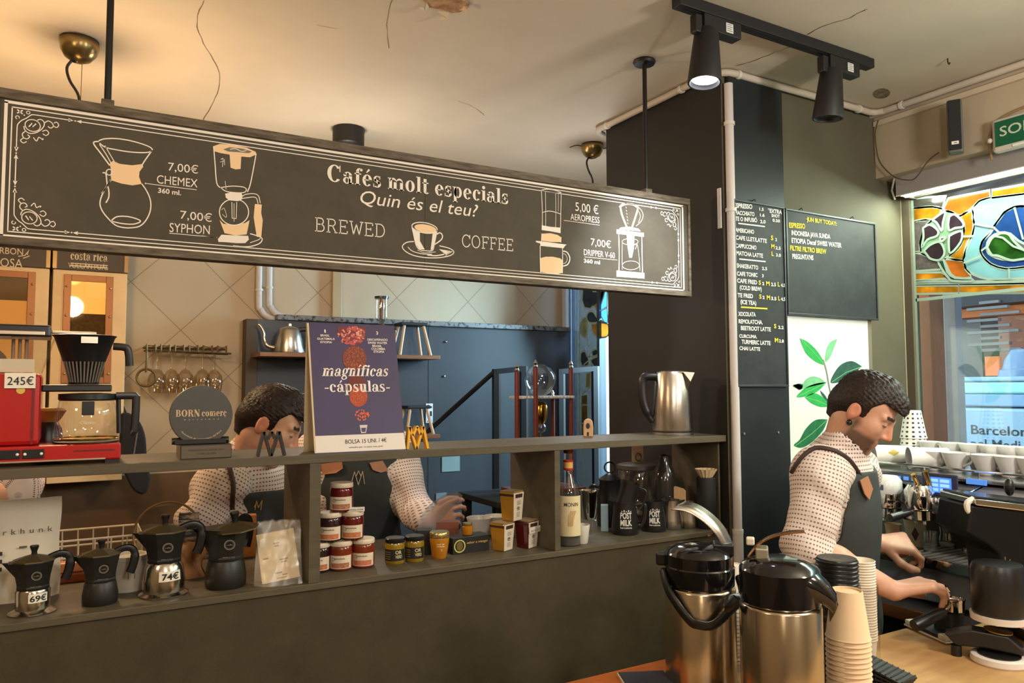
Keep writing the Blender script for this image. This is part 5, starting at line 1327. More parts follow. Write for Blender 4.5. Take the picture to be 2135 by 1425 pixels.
# ------------------------------------------------------------------ moka pots on the lower shelf
M_mk = mat('moka_black', (30, 29, 25), 0.42, spec=0.45)
M_mkl = mat('moka_lid', (84, 72, 46), 0.42, 0.4)
M_logo = mat('moka_print', (150, 144, 128), 0.6)
def moka(label, px, py, k, base, price, hang, lid_up=False, rr=0.036, group='moka pots on the lower shelf'):
    c = stand(px, py, SL, rr*k)
    t = thing('moka_pot', label, 'moka pot', tuple(c), face(c.x, c.y), group)
    S = Matrix.Diagonal((k, k, k, 1))
    if base == 'skirt':
        MB().lathe([(0.0, 0.0), (0.047, 0.0), (0.048, 0.003), (0.040, 0.007), (0.034, 0.010), (0.035, 0.050), (0.033, 0.054), (0.0, 0.054)], 40, S).build('boiler', M_alu, t, smooth=True, angle=50)
        zb_ = 0.054
    elif base == 'dome':
        MB().lathe([(0.0, 0.0), (0.047, 0.0), (0.048, 0.004), (0.040, 0.009), (0.041, 0.030), (0.037, 0.058), (0.031, 0.068), (0, 0.068)], 40, S).build('boiler', M_alu, t, smooth=True, angle=50)
        zb_ = 0.068
    else:
        MB().lathe([(0.0, 0.0), (0.036, 0.0), (0.038, 0.004), (0.0385, 0.022), (0.034, 0.048), (0.032, 0.052), (0, 0.052)], 40, S).build('boiler', M_mk, t, smooth=True, angle=50)
        zb_ = 0.052
    h = 0.062
    up = MB(); n = 8; prof = [(0.034, 0.0), (0.035, 0.006), (0.0335, 0.008), (0.036, 0.03), (0.043, h)]
    rings = []
    vs = []
    for j, (r, z) in enumerate(prof):
        for i in range(n):
            a = 2*PI*(i+0.5)/n
            x, y = r*math.cos(a), r*math.sin(a)
            if j >= 3 and x < -0.02 and abs(y) < 0.03: x -= (0.010 if j == 4 else 0.002)
            vs.append((x, y, zb_+z))
    fs = [(j*n+i, j*n+(i+1) % n, (j+1)*n+(i+1) % n, (j+1)*n+i) for j in range(len(prof)-1) for i in range(n)]
    fs.append(tuple(reversed(range(n)))); fs.append(tuple((len(prof)-1)*n+i for i in range(n)))
    up.add(vs, fs, S); up.build('collector', M_mk, t, bev=0.0008)
    sp = MB(); sp.add([(-0.040, -0.012, zb_+h-0.001), (-0.040, 0.012, zb_+h-0.001), (-0.062, 0, zb_+h+0.001), (-0.037, 0, zb_+h-0.032)], [(0, 2, 1), (0, 3, 2), (1, 2, 3), (0, 1, 3)], S)
    sp.build('spout', M_mk, t)
    zt_ = zb_+h
    Ml = S
    if lid_up: Ml = S @ TR(0.03, 0.02, zt_) @ rot_z(0.6) @ rot_y(-0.10) @ TR(-0.03, -0.02, -zt_)
    MB().lathe([(0.045, zt_+0.0005), (0.0445, zt_+0.003), (0.016, zt_+0.012), (0.008, zt_+0.014), (0, zt_+0.0145)], 8, Ml @ rot_z(PI/8)).build('lid', M_mkl, t)
    MB().lathe([(0.006, zt_+0.0145), (0.0055, zt_+0.020), (0.0095, zt_+0.032), (0.008, zt_+0.0345), (0, zt_+0.035)], 14, Ml).build('knob', M_blk, t, smooth=True)
    pts = [(0.030, 0, zt_+0.003), (0.050, 0, zt_+0.010), (0.066, 0, zt_+0.006), (0.072, 0, zt_-0.010), (0.068, 0, zt_-0.034), (0.062, 0, zt_-0.050)]
    if hang: pts = [(x*math.cos(hang)-y*math.sin(hang), x*math.sin(hang)+y*math.cos(hang), z) for x, y, z in pts]
    MB().tube([tuple(S @ Vector(p)) for p in smooth_path(pts, 4)], [0.0055*k]*12+[0.0065*k]*9, 8, flat=1.5).build('handle', M_blk, t, smooth=True)
    lg = MB(); F = lambda q: (q[0]*k, -0.0372*k-(q[1]-zb_-0.03)*0.215*k, q[1]*k)
    lg.ribbon([(0.006+p[0], p[1]) for p in arc(0, zb_+0.034, 0.0095, 0.0095, 0, 360, 24)], 0.0012, F, (0, -1, 0), 0.0004)
    lg.ribbon([(0.006+p[0], p[1]) for p in arc(0, zb_+0.034, 0.0075, 0.0075, 0, 360, 24)], 0.0006, F, (0, -1, 0), 0.0004)
    put_text(lg, 'caffè', (0, 0, 0), (1, 0, 0), (0, 0, 1), 0.010*k, 0.0032*k, (0, -1, 0))
    v0 = len(lg.v)
    tv, tf = _glyphs('caffè'); w0 = max(v[0] for v in tv)
    nt_ = len(tv)
    lg.v[-nt_:] = [tuple(F((0.001+v[0]/w0*0.010, zb_+0.0325+v[1]*0.0045))[i]-(0.0004 if i == 1 else 0) for i in range(3)) for v in tv]
    tv, tf = _glyphs('Made in Italy'); w0 = max(v[0] for v in tv); o = len(lg.v)
    lg.v += [(( -0.006+v[0]/w0*0.022)*k, -0.0345*k, (zb_+0.009+v[1]*0.003)*k) for v in tv]; lg.f += [tuple(i+o for i in f) for f in tf]
    lg.build('emblem', M_logo, t)
    if price:
        r = 0.0362 if base == 'skirt' else 0.0405
        zc_ = (0.028 if base == 'skirt' else 0.034)
        pm_ = MB(); wrap(pm_, r*k, zc_*k, (zc_+0.020)*k, -14, 50, 12, taper=(r-0.002 if base == 'dome' else r)*k)
        cd = pm_.build('price_tag', M_card, t)
        pm_ = MB(); wrap_text(pm_, price, (r+0.0006)*k, (zc_+0.0035)*k, 0.034*k, 0.0125*k, 18, off=0.02)
        if base == 'dome': pm_.v = [(x, y, z) for x, y, z in pm_.v]
        pm_.build('price', M_ink, cd)
    return t
moka('black moka pot on a polished aluminium skirt marked 69€', 67, 1286, 0.93, 'skirt', '69€', 0)
moka('all-black moka pot standing second in the row, no price tag', 208, 1266, 0.93, 'plain', None, 0)
moka('black moka pot on a domed aluminium base marked 74€', 341, 1249, 1.10, 'dome', '74€', 0)
moka('tallest all-black moka pot beside the bagged cards, handle turned back', 470, 1232, 1.22, 'plain', None, 0.9, lid_up=True)

# ---- pouches and boxes behind the moka pots
def pouch(name, label, px, py, w, h, d, m, crumple=0.3, seed=1, rz=None, top=0.9, cat='bag', at_=None):
    c = Vector(at_) if at_ else stand(px, py, SL, d/2)
    t = thing(name, label, cat, tuple(c), face(c.x, c.y) if rz is None else rz)
    rnd = random.Random(seed); nx, nz = 10, 14
    vs, fs = [], []
    for sgn in (-1, 1):
        for j in range(nz+1):
            v = j/nz
            for i in range(nx+1):
                u = i/nx*2-1
                th = d/2*(1-abs(u)**3)*(1-v**2.2)+0.0006
                x = u*w/2*(1-0.05*v*(1-top)*10*0.5)+crumple*0.006*math.sin(9*v+3*u+seed)
                y = sgn*th+crumple*0.010*(noise.noise(Vector((u*2.2+seed, v*3.1, sgn*0.7))))
                vs.append((x, y, v*h+(crumple*0.006*noise.noise(Vector((u*3, seed, 1))) if v > 0.9 else 0)))
    N = (nx+1)*(nz+1)
    for sgn, o in ((0, 0), (1, N)):
        for j in range(nz):
            for i in range(nx):
                a = o+j*(nx+1)+i; q = (a, a+1, a+nx+2, a+nx+1)
                fs.append(q if sgn == 0 else q[::-1])
    for j in range(nz):
        for e in (0, nx):
            a = j*(nx+1)+e; q = (a, a+nx+1, a+nx+1+N, a+N); fs.append(q if e == 0 else q[::-1])
    for i in range(nx):
        a = i; fs.append((a, a+N, a+1+N, a+1)); a = nz*(nx+1)+i; fs.append((a, a+1, a+1+N, a+N))
    vs = [(x, y, max(z, 0)) for x, y, z in vs]
    MB().add(vs, fs).build('pouch', m, t, smooth=True)
    return t
M_foil = mat('pouch_white', (216, 204, 182), 0.5, bump=0.25, bscale=22)
t = pouch('coffee_pouch', 'large white coffee pouch with small checker emblem behind the first moka pot', 40, 1262, 0.172, 0.222, 0.07, M_foil, 0.35, 3, at_=(at(34, 1150, Y=2.06).x, 2.06, SL))
mb = MB(); put_text(mb, 'norkhunk', (-0.062, -0.0165, 0.148), (1, 0, 0), (0, 0, 1), 0.130, 0.012, (0, -1, 0), d=0.008, spacing=1.7); mb.build('lettering', mat('pouch_print', (96, 84, 66), 0.7), t)
mb = MB()
for i in range(3):
    for j in range(5):
        if (i+j) % 2 == 0: mb.box(-0.048+i*0.0075, -0.0405+i*0.0075, -0.0375, -0.0365, 0.072+j*0.0085, 0.0805+j*0.0085)
mb.build('emblem', mat('emblem_brown', (60, 34, 24), 0.7), t)
mb = MB(); mb.box(0.005, 0.02, -0.034, -0.033, 0.118, 0.122); mb.build('print', mat('pouch_print', (0, 0, 0)), t)
pouch('coffee_pouch', 'white pouch edge behind the leftmost moka pot, mostly out of sight', 0, 0, 0.10, 0.13, 0.05, M_foil, 0.3, 9, at_=(-0.21, 1.96, SL))
M_terra = mat('copper_tray', (150, 74, 40), 0.45, var=0.12, vscale=9)
for lab, x0_, x1_ in (('copper-brown display tray behind the first moka pot', -0.190, -0.090), ('copper-brown display tray between the first two moka pots', -0.025, 0.035)):
    xm = (x0_+x1_)/2; t = thing('display_tray', lab, 'tray', (xm, 2.16, SL)); hw = 0.056
    MB().box(-hw, hw, 0.0, 0.05, 0.0, 0.022).build('base', M_terra, t, bev=0.003); MB().box(-hw+0.004, hw-0.004, 0.012, 0.048, 0.0222, 0.046).build('riser', mat('copper_tray_top', (196, 128, 84), 0.4, 0.2), t, bev=0.003)
t = thing('wire_basket', 'white wire basket on the bench behind the moka pots', 'basket', (0.062, 2.42, 1.035))
M_wire = mat('white_wire', (226, 210, 184), 0.4)
wb = MB(); W2, D2 = 0.115, 0.09
for z in (0.14, 0.185):
    wb.tube([(-W2, -D2, z), (W2, -D2, z), (W2, D2, z), (-W2, D2, z)], 0.003, 6, closed=True)
wb.tube([(-W2+0.01, -D2+0.01, 0), (W2-0.01, -D2+0.01, 0), (W2-0.01, D2-0.01, 0), (-W2+0.01, D2-0.01, 0)], 0.003, 6, closed=True)
for i in range(7):
    x = -W2+i*W2/3
    for y in (-D2, D2): wb.tube([(x, y, 0.185), (x*0.95, y*0.9, 0.0)], 0.0022, 6)
for i in range(1, 4):
    y = -D2+i*D2/2
    for x in (-W2, W2): wb.tube([(x, y, 0.185), (x*0.95, y*0.9, 0.0)], 0.0022, 6)
wb.build('wires', M_wire, t, smooth=True); MB().box(-W2+0.01, W2-0.01, -D2+0.01, D2-0.01, -0.1345, -0.003).build('stand', M_blkm, t)
t = thing('white_tin', 'white tin with a thin rim behind the second and third moka pots', 'tin', (0.125, 2.03, SL), face(0.125, 2.03))
MB().lathe([(0, 0), (0.040, 0), (0.040, 0.070), (0.042, 0.071), (0.042, 0.080), (0.036, 0.080), (0.034, 0.074), (0, 0.074)], 32).build('can', mat('tin_white', (206, 196, 178), 0.4), t, smooth=True)
mb = MB(); wrap_text(mb, 'I I', 0.0404, 0.030, 0.016, 0.022, 10); mb.build('print', mat('tin_print', (140, 120, 96), 0.6), t)
p = at(350, 1075, Y=2.22)
t = thing('glass_cover', 'round clear glass pan cover leaning behind the 74€ moka pot', 'pan cover', (p.x, 2.22, SL), face(p.x, 2.22))
Mg = TR(0, 0, 0.088) @ rot_x(PI/2-0.15)
MB().lathe([(0, 0.018), (0.05, 0.013), (0.079, 0.002)], 40, Mg, cap=False).build('dome', M_glass, t, smooth=True)
rim = [tuple(Mg @ Vector((0.081*math.cos(a), 0.081*math.sin(a), 0))) for a in [2*PI*i/40 for i in range(40)]]
MB().tube(rim, 0.0035, 6, closed=True).build('rim', mat('lid_rim', (150, 120, 84), 0.3, 0.6), t, smooth=True)
M_kraft = mat('kraft_paper', (176, 122, 76), 0.75, var=0.12, vscale=20)
t = pouch('paper_bag', 'crumpled brown paper bag between the 74€ moka pot and the tallest one', 0, 0, 0.062, 0.085, 0.05, M_kraft, 0.9, 5, at_=(0.268, 2.075, SL))
t = pouch('paper_bag', 'striped dark bag top sticking up behind the handle of the 74€ moka pot', 0, 0, 0.05, 0.150, 0.03, mat('bag_stripes', (150, 128, 100), 0.7, col2=(34, 28, 24), vscale=70, stretch=(0.2, 0.2, 1), contrast=(0.45, 0.55)), 0.5, 6, at_=(0.272, 2.14, SL))
t = thing('orange_packet', 'orange paper packet between the tallest moka pot and the bagged cards', 'packet', (0.425, 2.22, SL), face(0.425, 2.22))
MB().box(-0.030, 0.030, 0, 0.03, 0, 0.118).build('packet', mat('packet_orange', (186, 116, 50), 0.6), t, bev=0.004)
c = stand(585, 1222, SL, 0.03)
c = Vector((c.x-0.006, 1.90, SL))
t = thing('bagged_cards', 'clear plastic bag of cream printed cards leaning by the shelf divider', 'bag', tuple(c), face(c.x, c.y))
Mc = TR(0.006, 0.006, 0.0) @ rot_x(-0.16) @ rot_y(-0.14)
cb = MB().box(-0.043, 0.046, -0.004, 0.022, 0.004, 0.122, Mc); cb.build('card_stack', mat('card_cream', (240, 228, 202), 0.65), t, bev=0.001)
cb = MB()
for (x, z, w_, h_) in ((-0.006, 0.092, 0.014, 0.004), (-0.004, 0.086, 0.010, 0.003), (-0.034, 0.060, 0.012, 0.004), (0.004, 0.052, 0.020, 0.003), (0.006, 0.046, 0.014, 0.0025), (-0.010, 0.022, 0.016, 0.003), (0.006, 0.016, 0.012, 0.0025), (-0.008, 0.010, 0.024, 0.002)):
    cb.box(x, x+w_, -0.0048, -0.0042, z, z+h_, Mc)
cb.build('print', mat('card_print', (150, 128, 100), 0.7), t)
rnd = random.Random(11); nx, nz = 12, 16; vs = []; fs = []
for j in range(nz+1):
    v = j/nz
    for i in range(nx+1):
        u = i/nx*2-1
        q = noise.noise(Vector((u*2.5, v*3.5, 4.2)))
        vs.append((u*(0.056-0.006*v)+0.002*q, -0.022+0.035*v-0.012*(1-u*u)*(1-v)+0.010*q+0.004*noise.noise(Vector((u*9, v*9, 1))), 0.001+v*0.145+0.006*noise.noise(Vector((u*4, 2, v)))*(v > 0.8)))
for j in range(nz):
    for i in range(nx): a = j*(nx+1)+i; fs.append((a, a+1, a+nx+2, a+nx+1))
bp = MB().add(vs, fs)
b2_ = [(x, y+0.05-0.03*(z/0.145), z) for x, y, z in vs]; bp.add(b2_, [f[::-1] for f in fs])
bp.build('plastic_bag', glass('cellophane', (248, 242, 230), 0.10, 0.30, 0.12), t, smooth=True)

# ------------------------------------------------------------------ jars
M_lidc = mat('jar_lid_cream', (222, 204, 178), 0.4)
M_lab = mat('jar_label', (226, 208, 180), 0.65)
def jam(label, px, py, z0, jam_c, art_c, c=None):
    r = 0.0298
    if c is None: c = stand(px, py, z0, r)
    t = thing('jam_jar', label, 'jar', tuple(c), face(c.x, c.y), 'jam jars stacked by the divider')
    MB().lathe([(0, 0), (0.026, 0), (r, 0.004), (r, 0.054), (0.0285, 0.060), (0.0265, 0.0625), (0, 0.0625)], 32).build('jar', mat('jam_'+str(jam_c), jam_c, 0.08, coat=0.5, spec=0.6), t, smooth=True)
    MB().lathe([(0.029, 0.0625), (0.0298, 0.064), (0.0298, 0.0725), (0.0285, 0.0745), (0, 0.0745)], 32).build('lid', M_lidc, t, smooth=True)
    lb = wrap(MB(), r+0.0003, 0.007, 0.040, -95, 60, 20).build('label', M_lab, t)
    a = wrap(MB(), r+0.0006, 0.009, 0.0215, -50, 45, 16).build('fruit_print', mat('art_'+str(art_c), art_c, 0.7, col2=(196, 140, 100), vscale=90), lb)
    mb = MB(); wrap_text(mb, 'melmelada', r+0.0006, 0.031, 0.030, 0.004, -8, off=0.01); mb.build('print', mat('jam_print', (70, 52, 40), 0.7), lb)
    ri = MB(); F = lambda q: ((r+0.0007)*math.cos(math.radians(-128)+q[0]/r), (r+0.0007)*math.sin(math.radians(-128)+q[0]/r), q[1])
    ri.ribbon(arc(0, 0.031, 0.004, 0.004, 0, 360, 14), 0.001, F, (0, -1, 0), 0.0); ri.build('emblem', mat('jam_print', (0, 0, 0)), lb)
    return t, c
RED, DARK, RUST = (96, 14, 12), (44, 16, 20), (120, 44, 20)
_, cD = jam('dark jam jar at the bottom of the stack against the divider', 664, 1197, SL, DARK, (190, 84, 50))
_, cE = jam('rust jam jar in the middle of the bottom row of the stack', 710, 1193, SL, RUST, (150, 84, 60))
_, cF = jam('red-brown jam jar at the open end of the bottom row of the stack', 757, 1187, SL, RUST, (206, 92, 74))
hz = 0.0747
jam('dark jam jar in the middle row of the stack by the divider', 0, 0, 0, DARK, (206, 90, 50), c=(cD+cE)/2+Vector((0, 0, hz)))
jam('crimson jam jar in the middle row of the stack, farther from the divider', 0, 0, 0, RED, (196, 100, 40), c=(cE+cF)/2+Vector((0, 0, hz)))
_, cA = jam('crimson jam jar on the very top of the stack', 0, 0, 0, RED, (150, 90, 76), c=(cD+cE*2+cF)/4+Vector((0, 0, 2*hz)))
q = (cE+cF)/2+Vector((-0.006, -0.028, 2*hz+0.0002))
t = thing('price_sign', 'small folded price sign lying on the crimson jar below the top jam jar', 'sign', tuple(q), face(q.x, q.y))
MB().box(-0.028, 0.028, 0.0, 0.012, 0.0, 0.0105).build('card', M_card, t, bev=0.001)
mb = MB(); put_text(mb, 'melmelades 4,50€', (-0.025, 0, 0.0035), (1, 0, 0), (0, 0, 1), 0.050, 0.004, (0, -1, 0)); mb.build('print', M_ink, t)
def dark_jar(label, px, py, t1):
    r = 0.0265; c = stand(px, py, SL, r)
    t = thing('preserve_jar', label, 'jar', tuple(c), face(c.x, c.y), 'black-lidded jars of golden preserve')
    MB().lathe([(0, 0), (0.024, 0), (r, 0.004), (r, 0.050), (0.024, 0.056), (0, 0.056)], 30).build('jar', mat('olive_gold', (140, 112, 24), 0.1, coat=0.5, var=0.2, vscale=60), t, smooth=True)
    MB().lathe([(0.0262, 0.0563), (0.0268, 0.058), (0.0268, 0.066), (0.025, 0.068), (0, 0.068)], 30).build('lid', M_blk, t, smooth=True)
    lb = wrap(MB(), r+0.0003, 0.010, 0.040, -100, 70, 20).build('label', mat('label_black', (26, 24, 20), 0.5), t)
    mb = MB(); wrap_text(mb, 'OR', r+0.0007, 0.028, 0.018, 0.009, 22, off=0.02); wrap_text(mb, 'VERD', r+0.0007, 0.017, 0.020, 0.008, 24, off=0.02); mb.build('lettering', mat('label_sand', (206, 190, 140), 0.6), lb)
    mb = MB()
    for k in range(4): wrap(mb, r+0.0006, 0.014+k*0.006, 0.0165+k*0.006, -70, -25, 8)
    mb.build('print', mat('label_olive', (110, 96, 50), 0.6), lb)
dark_jar('golden preserve jar with black lid, the one nearer the jam stack', 823, 1179, 0)
dark_jar('golden preserve jar with black lid, the one touching the black box', 864, 1174, 0)
c = stand(916, 1168, SL, 0.026)
t = thing('honey_jar', 'tapered honey glass with gold lid and white print between dark boxes', 'jar', tuple(c), face(c.x, c.y))
MB().lathe([(0, 0), (0.019, 0), (0.021, 0.003), (0.0275, 0.052), (0.0265, 0.056), (0, 0.056)], 32).build('glass', mat('honey_amber', (206, 132, 24), 0.06, coat=0.6, spec=0.6, trans=0.25), t, smooth=True)
MB().lathe([(0.0268, 0.0562), (0.0275, 0.058), (0.0275, 0.070), (0.026, 0.072), (0, 0.072)], 32).build('lid', mat('gold_lid', (190, 168, 110), 0.25, 0.8), t, smooth=True)
mb = MB(); wrap_text(mb, 'mel de', 0.0272, 0.040, 0.022, 0.004, 8, off=0.02, slope=0.14); wrap_text(mb, 'muntanya', 0.0265, 0.034, 0.022, 0.004, 8, off=0.02, slope=0.14); wrap_text(mb, 'Y', 0.0255, 0.022, 0.006, 0.006, 14, slope=0.14); mb.build('print', mat('honey_print', (240, 226, 196), 0.5), t)
t = thing('gift_box', 'narrow black box leaning behind the tapered honey glass', 'box', (c.x-0.022, c.y+0.055, SL), face(c.x, c.y))
MB().box(-0.020, 0.020, 0.0, 0.04, 0.0, 0.068).build('box', M_blkm, t, bev=0.001)
t = thing('gift_box', 'brown-red box behind the little jar and the black printed box', 'box', (c.x+0.075, c.y+0.10, SL), face(c.x, c.y))
MB().box(-0.035, 0.03, 0.0, 0.04, 0.0, 0.076).build('box', mat('box_russet', (120, 66, 44), 0.6), t, bev=0.001)
A = at(944, 1158, Z=SL); B_ = at(1020, 1148, Z=SL); bx = (A+B_)/2
t = thing('printed_box', 'black box with a lime ring emblem lying in front of the white crockery', 'box', (bx.x, bx.y, SL), math.atan2((B_-A).y, (B_-A).x))
L2 = (B_-A).length/2
MB().box(-L2, L2, 0.0, 0.055, 0.0, 0.046).build('box', mat('box_black', (28, 26, 24), 0.45), t, bev=0.001)
mb = MB(); F = lambda q: (q[0], 0, q[1])
mb.ribbon(arc(-L2+0.022, 0.022, 0.0165, 0.0165, 0, 360, 28), 0.0035, F, (0, -1, 0), 0.0006); mb.build('ring_print', mat('lime_print', (200, 196, 96), 0.6), t)
mb = MB(); mb.fill(arc(-L2+0.022, 0.022, 0.010, 0.013, 0, 360, 20)[:-1], F, (0, -1, 0), 0.0006); mb.build('olive_print', mat('olive_print', (110, 92, 40), 0.6), t)
mb = MB(); put_text(mb, 'sabor a mango', (-L2+0.044, 0, 0.026), (1, 0, 0), (0, 0, 1), 2*L2-0.05, 0.007, (0, -1, 0), d=0.0006, shear=0.2); mb.build('lettering', mat('gold_print', (214, 176, 96), 0.6), t)
c2 = Vector((bx.x+0.002, bx.y+0.028, SL+0.0463))
t = thing('tiny_jar', 'tiny honey jar standing on the black printed box', 'jar', tuple(c2), face(c2.x, c2.y))
MB().lathe([(0, 0), (0.013, 0), (0.0155, 0.004), (0.0155, 0.022), (0.012, 0.026), (0, 0.026)], 24).build('jar', mat('honey_amber', (0, 0, 0)), t, smooth=True)
MB().lathe([(0.0135, 0.0262), (0.014, 0.027), (0.014, 0.034), (0, 0.035)], 24).build('lid', mat('gold_lid', (0, 0, 0)), t, smooth=True)
def crown_box(label, px, py, z0, h, body, price=False, c=None, w=0.052):
    if c is None: c = stand(px, py, z0, w*0.5)
    t = thing('honey_pack', label, 'honey pack', tuple(c), face(c.x, c.y)-0.62, 'hexagonal packs with a crown emblem')
    n = 4; vs = []
    w0, w1 = w*0.40, w*0.50
    for (q, z) in ((w0, 0.0), (w1, h)):
        vs += [(-q, -q, z), (q, -q, z), (q, q, z), (-q, q, z)]
    sides = [(0, 1, 5, 4), (1, 2, 6, 5), (2, 3, 7, 6), (3, 0, 4, 7)]
    MB().add(vs, sides+[(0, 3, 2, 1), (4, 5, 6, 7)]).build('jar', body, t, bev=0.003)
    def side(m_, name, k, u0, u1, v0, v1, d):
        P = []
        for (u, v) in ((u0, v0), (u1, v0), (u1, v1), (u0, v1)):
            q = w0+(w1-w0)*v+d
            s_ = (w0+(w1-w0)*v)*(u*2-1)
            P.append((q, s_, v*h) if k == 0 else (s_, -q, v*h))
        return MB().add(P, [(0, 1, 2, 3)]).build(name, m_, t)
    side(mat('pack_white', (226, 212, 190), 0.6), 'label', 0, 0.0, 1.0, 0.02, 0.98, 0.0008)
    side(mat('pack_brown', (64, 40, 30), 0.6), 'title_band', 0, 0.15, 0.85, 0.80, 0.93, 0.0014)
    side(mat('pack_brown', (0, 0, 0)), 'front_band', 1, 0.0, 1.0, 0.86, 0.94, 0.0008)
    mb = MB()
    for q, z in ((0.55, 0), (0.40, 0.001)):
        pass
    def FF(q):
        v = q[1]/h; return (w0+(w1-w0)*v+0.0016, q[0], q[1])
    zc_ = h*0.40; r = w*0.13
    for k in range(5): a = math.radians(30+k*30); mb.ribbon([(0.35*r*math.cos(a), zc_+0.35*r*math.sin(a)), (1.3*r*math.cos(a), zc_+1.3*r*math.sin(a))], 0.0018, FF, (1, 0, 0), 0.0)
    mb.ribbon([(-r, zc_-0.2*r), (r, zc_-0.2*r)], 0.002, FF, (1, 0, 0), 0.0)
    for k in range(4): mb.ribbon([(-r*1.2, h*(0.16+0.045*k)), (r*1.2, h*(0.16+0.045*k))], 0.001, FF, (1, 0, 0), 0.0)
    for k in range(3): mb.ribbon([(-r*1.3, h*(0.58+0.05*k)), (r*1.3, h*(0.58+0.05*k))], 0.0012, FF, (1, 0, 0), 0.0)
    mb.build('crown_print', mat('pack_print', (96, 84, 70), 0.7), t)
    MB().box(-w1+0.001, w1-0.001, -w1+0.001, w1-0.001, h+0.0003, h+0.003).build('lid', mat('pack_top', (150, 128, 92), 0.5), t)
    if price:
        cd = MB().box(w1+0.002, w1+0.004, -0.026, 0.032, h*0.58, h*0.80).build('price_tag', M_card, t)
        mb = MB(); put_text(mb, 'mel 6,50 €', (w1+0.0042, -0.021, h*0.63), (0, 1, 0), (0, 0, 1), 0.046, 0.007, (1, 0, 0)); mb.build('price', mat('grey_ink', (120, 110, 100), 0.7), cd)
    return c
M_h1 = mat('honey_pack_gold', (176, 128, 44), 0.12, coat=0.5); M_h2 = mat('honey_pack_dark', (84, 22, 18), 0.12, coat=0.5)
cM = crown_box('golden honey pack standing on the shelf beside the black printed box', 1047, 1151, SL, 0.078, M_h1)
cN = crown_box('dark red honey pack with a price tag stuck on it', 1098, 1145, SL, 0.078, M_h2, price=True)
crown_box('golden honey pack stacked across the other two crown packs', 0, 0, 0, 0.084, M_h1, c=(cM+cN)/2+Vector((-0.006, 0.006, 0.0815)))
for lab, px, w_ in (('white porcelain bowl behind the black printed box', 1000, 0.042), ('white porcelain bowl next to the golden honey pack', 1034, 0.040)):
    p = at(px, 1113, Z=SL); c = Vector((p.x*0.985, 2.17, SL)); c.x = at(px, 1095, Y=2.17).x
    t = thing('porcelain_bowl', lab, 'bowl', tuple(c), 0.0, 'white bowls on the lower shelf')
    MB().lathe([(0, 0), (w_*0.6, 0), (w_*0.62, 0.004), (w_, 0.055), (w_*1.02, 0.058), (w_*0.96, 0.057), (w_*0.6, 0.010), (0, 0.008)], 32).build('bowl', mat('porcelain', (222, 220, 214), 0.2), t, smooth=True)

# ------------------------------------------------------------------ third bay: bottle, cups, pitchers
c = stand(1186, 1141, SL, 0.036)
t = thing('syrup_bottle', 'clear syrup bottle with red collar and cream label against the divider', 'bottle', tuple(c), face(c.x, c.y))
MB().lathe([(0, 0), (0.034, 0), (0.0365, 0.004), (0.0365, 0.150), (0.030, 0.178), (0.016, 0.208), (0.0135, 0.225), (0.0135, 0.272)], 32, cap=False).build('glass', M_glass, t, smooth=True)
MB().lathe([(0, 0.003), (0.0345, 0.003), (0.0345, 0.120), (0, 0.120)], 28).build('syrup', mat('syrup', (120, 118, 112), 0.1, trans=0.6), t, smooth=True)
lb = wrap(MB(), 0.0369, 0.030, 0.148, -75, 75, 20).build('label', mat('bottle_label', (222, 204, 160), 0.6), t)
mb = MB(); wrap_text(mb, 'MONIN', 0.0373, 0.118, 0.046, 0.011, 14, serif=False, off=0.01); mb.build('lettering', mat('bottle_ink', (44, 40, 44), 0.6), lb)
mb = MB(); F = lambda q: (0.0373*math.cos(math.radians(-72)+q[0]/0.0373), 0.0373*math.sin(math.radians(-72)+q[0]/0.0373), q[1])
for k in range(5): mb.ribbon(smooth_path([(-0.012+k*0.003, 0.060), (-0.012+k*0.004, 0.085), (-0.004+k*0.004, 0.105)], 4), 0.0016, F, (0, -1, 0))
mb.build('label_print', mat('label_amber', (190, 150, 70), 0.6), lb)
MB().lathe([(0.0142, 0.205+0.022), (0.0145, 0.25)], 24, cap=False).build('collar', mat('collar_gold', (222, 170, 90), 0.5), t, smooth=True)
for z in (0.222, 0.246): MB().lathe([(0.0150, z), (0.0152, z+0.006)], 24, cap=False).build('collar_band', mat('collar_red', (176, 30, 24), 0.5), t, smooth=True)
MB().lathe([(0.0142, 0.2722), (0.0142, 0.287), (0.012, 0.289), (0, 0.289)], 24).build('cap', mat('cap_maroon', (110, 36, 34), 0.5), t, smooth=True)
c = stand(1229, 1126, SL, 0.024)
t = thing('glass_stand', 'small upturned clear glass carrying the steel cup', 'glass', tuple(c), 0)
MB().lathe([(0.024, 0.0), (0.025, 0.003), (0.021, 0.028), (0.022, 0.056), (0.0, 0.058)], 28, cap=False).build('glass', M_glass, t, smooth=True)
t = thing('steel_cup', 'shiny flared steel cup resting on the small upturned glass', 'cup', (c.x, c.y, SL+0.0585), 0)
MB().lathe([(0.0, 0.0), (0.020, 0.001), (0.023, 0.010), (0.030, 0.082), (0.0325, 0.088), (0.0325, 0.091), (0.030, 0.090), (0.021, 0.012), (0, 0.008)], 32).build('cup', M_chrome, t, smooth=True)
c = stand(1212, 1136, SL, 0.020)
t = thing('espresso_cup', 'small white espresso cup with a spoon handle in front of the syrup bottle', 'cup', tuple(c), face(c.x, c.y))
M_porc = mat('porcelain_cup', (226, 218, 204), 0.22)
MB().lathe([(0, 0), (0.018, 0), (0.020, 0.002), (0.0265, 0.056), (0.0245, 0.056), (0.019, 0.006), (0, 0.005)], 28).build('bowl', M_porc, t, smooth=True)
MB().tube(smooth_path([(-0.024, 0, 0.046), (-0.040, 0, 0.044), (-0.038, 0, 0.024), (-0.021, 0, 0.018)], 5), 0.003, 8).build('handle', M_porc, t, smooth=True)
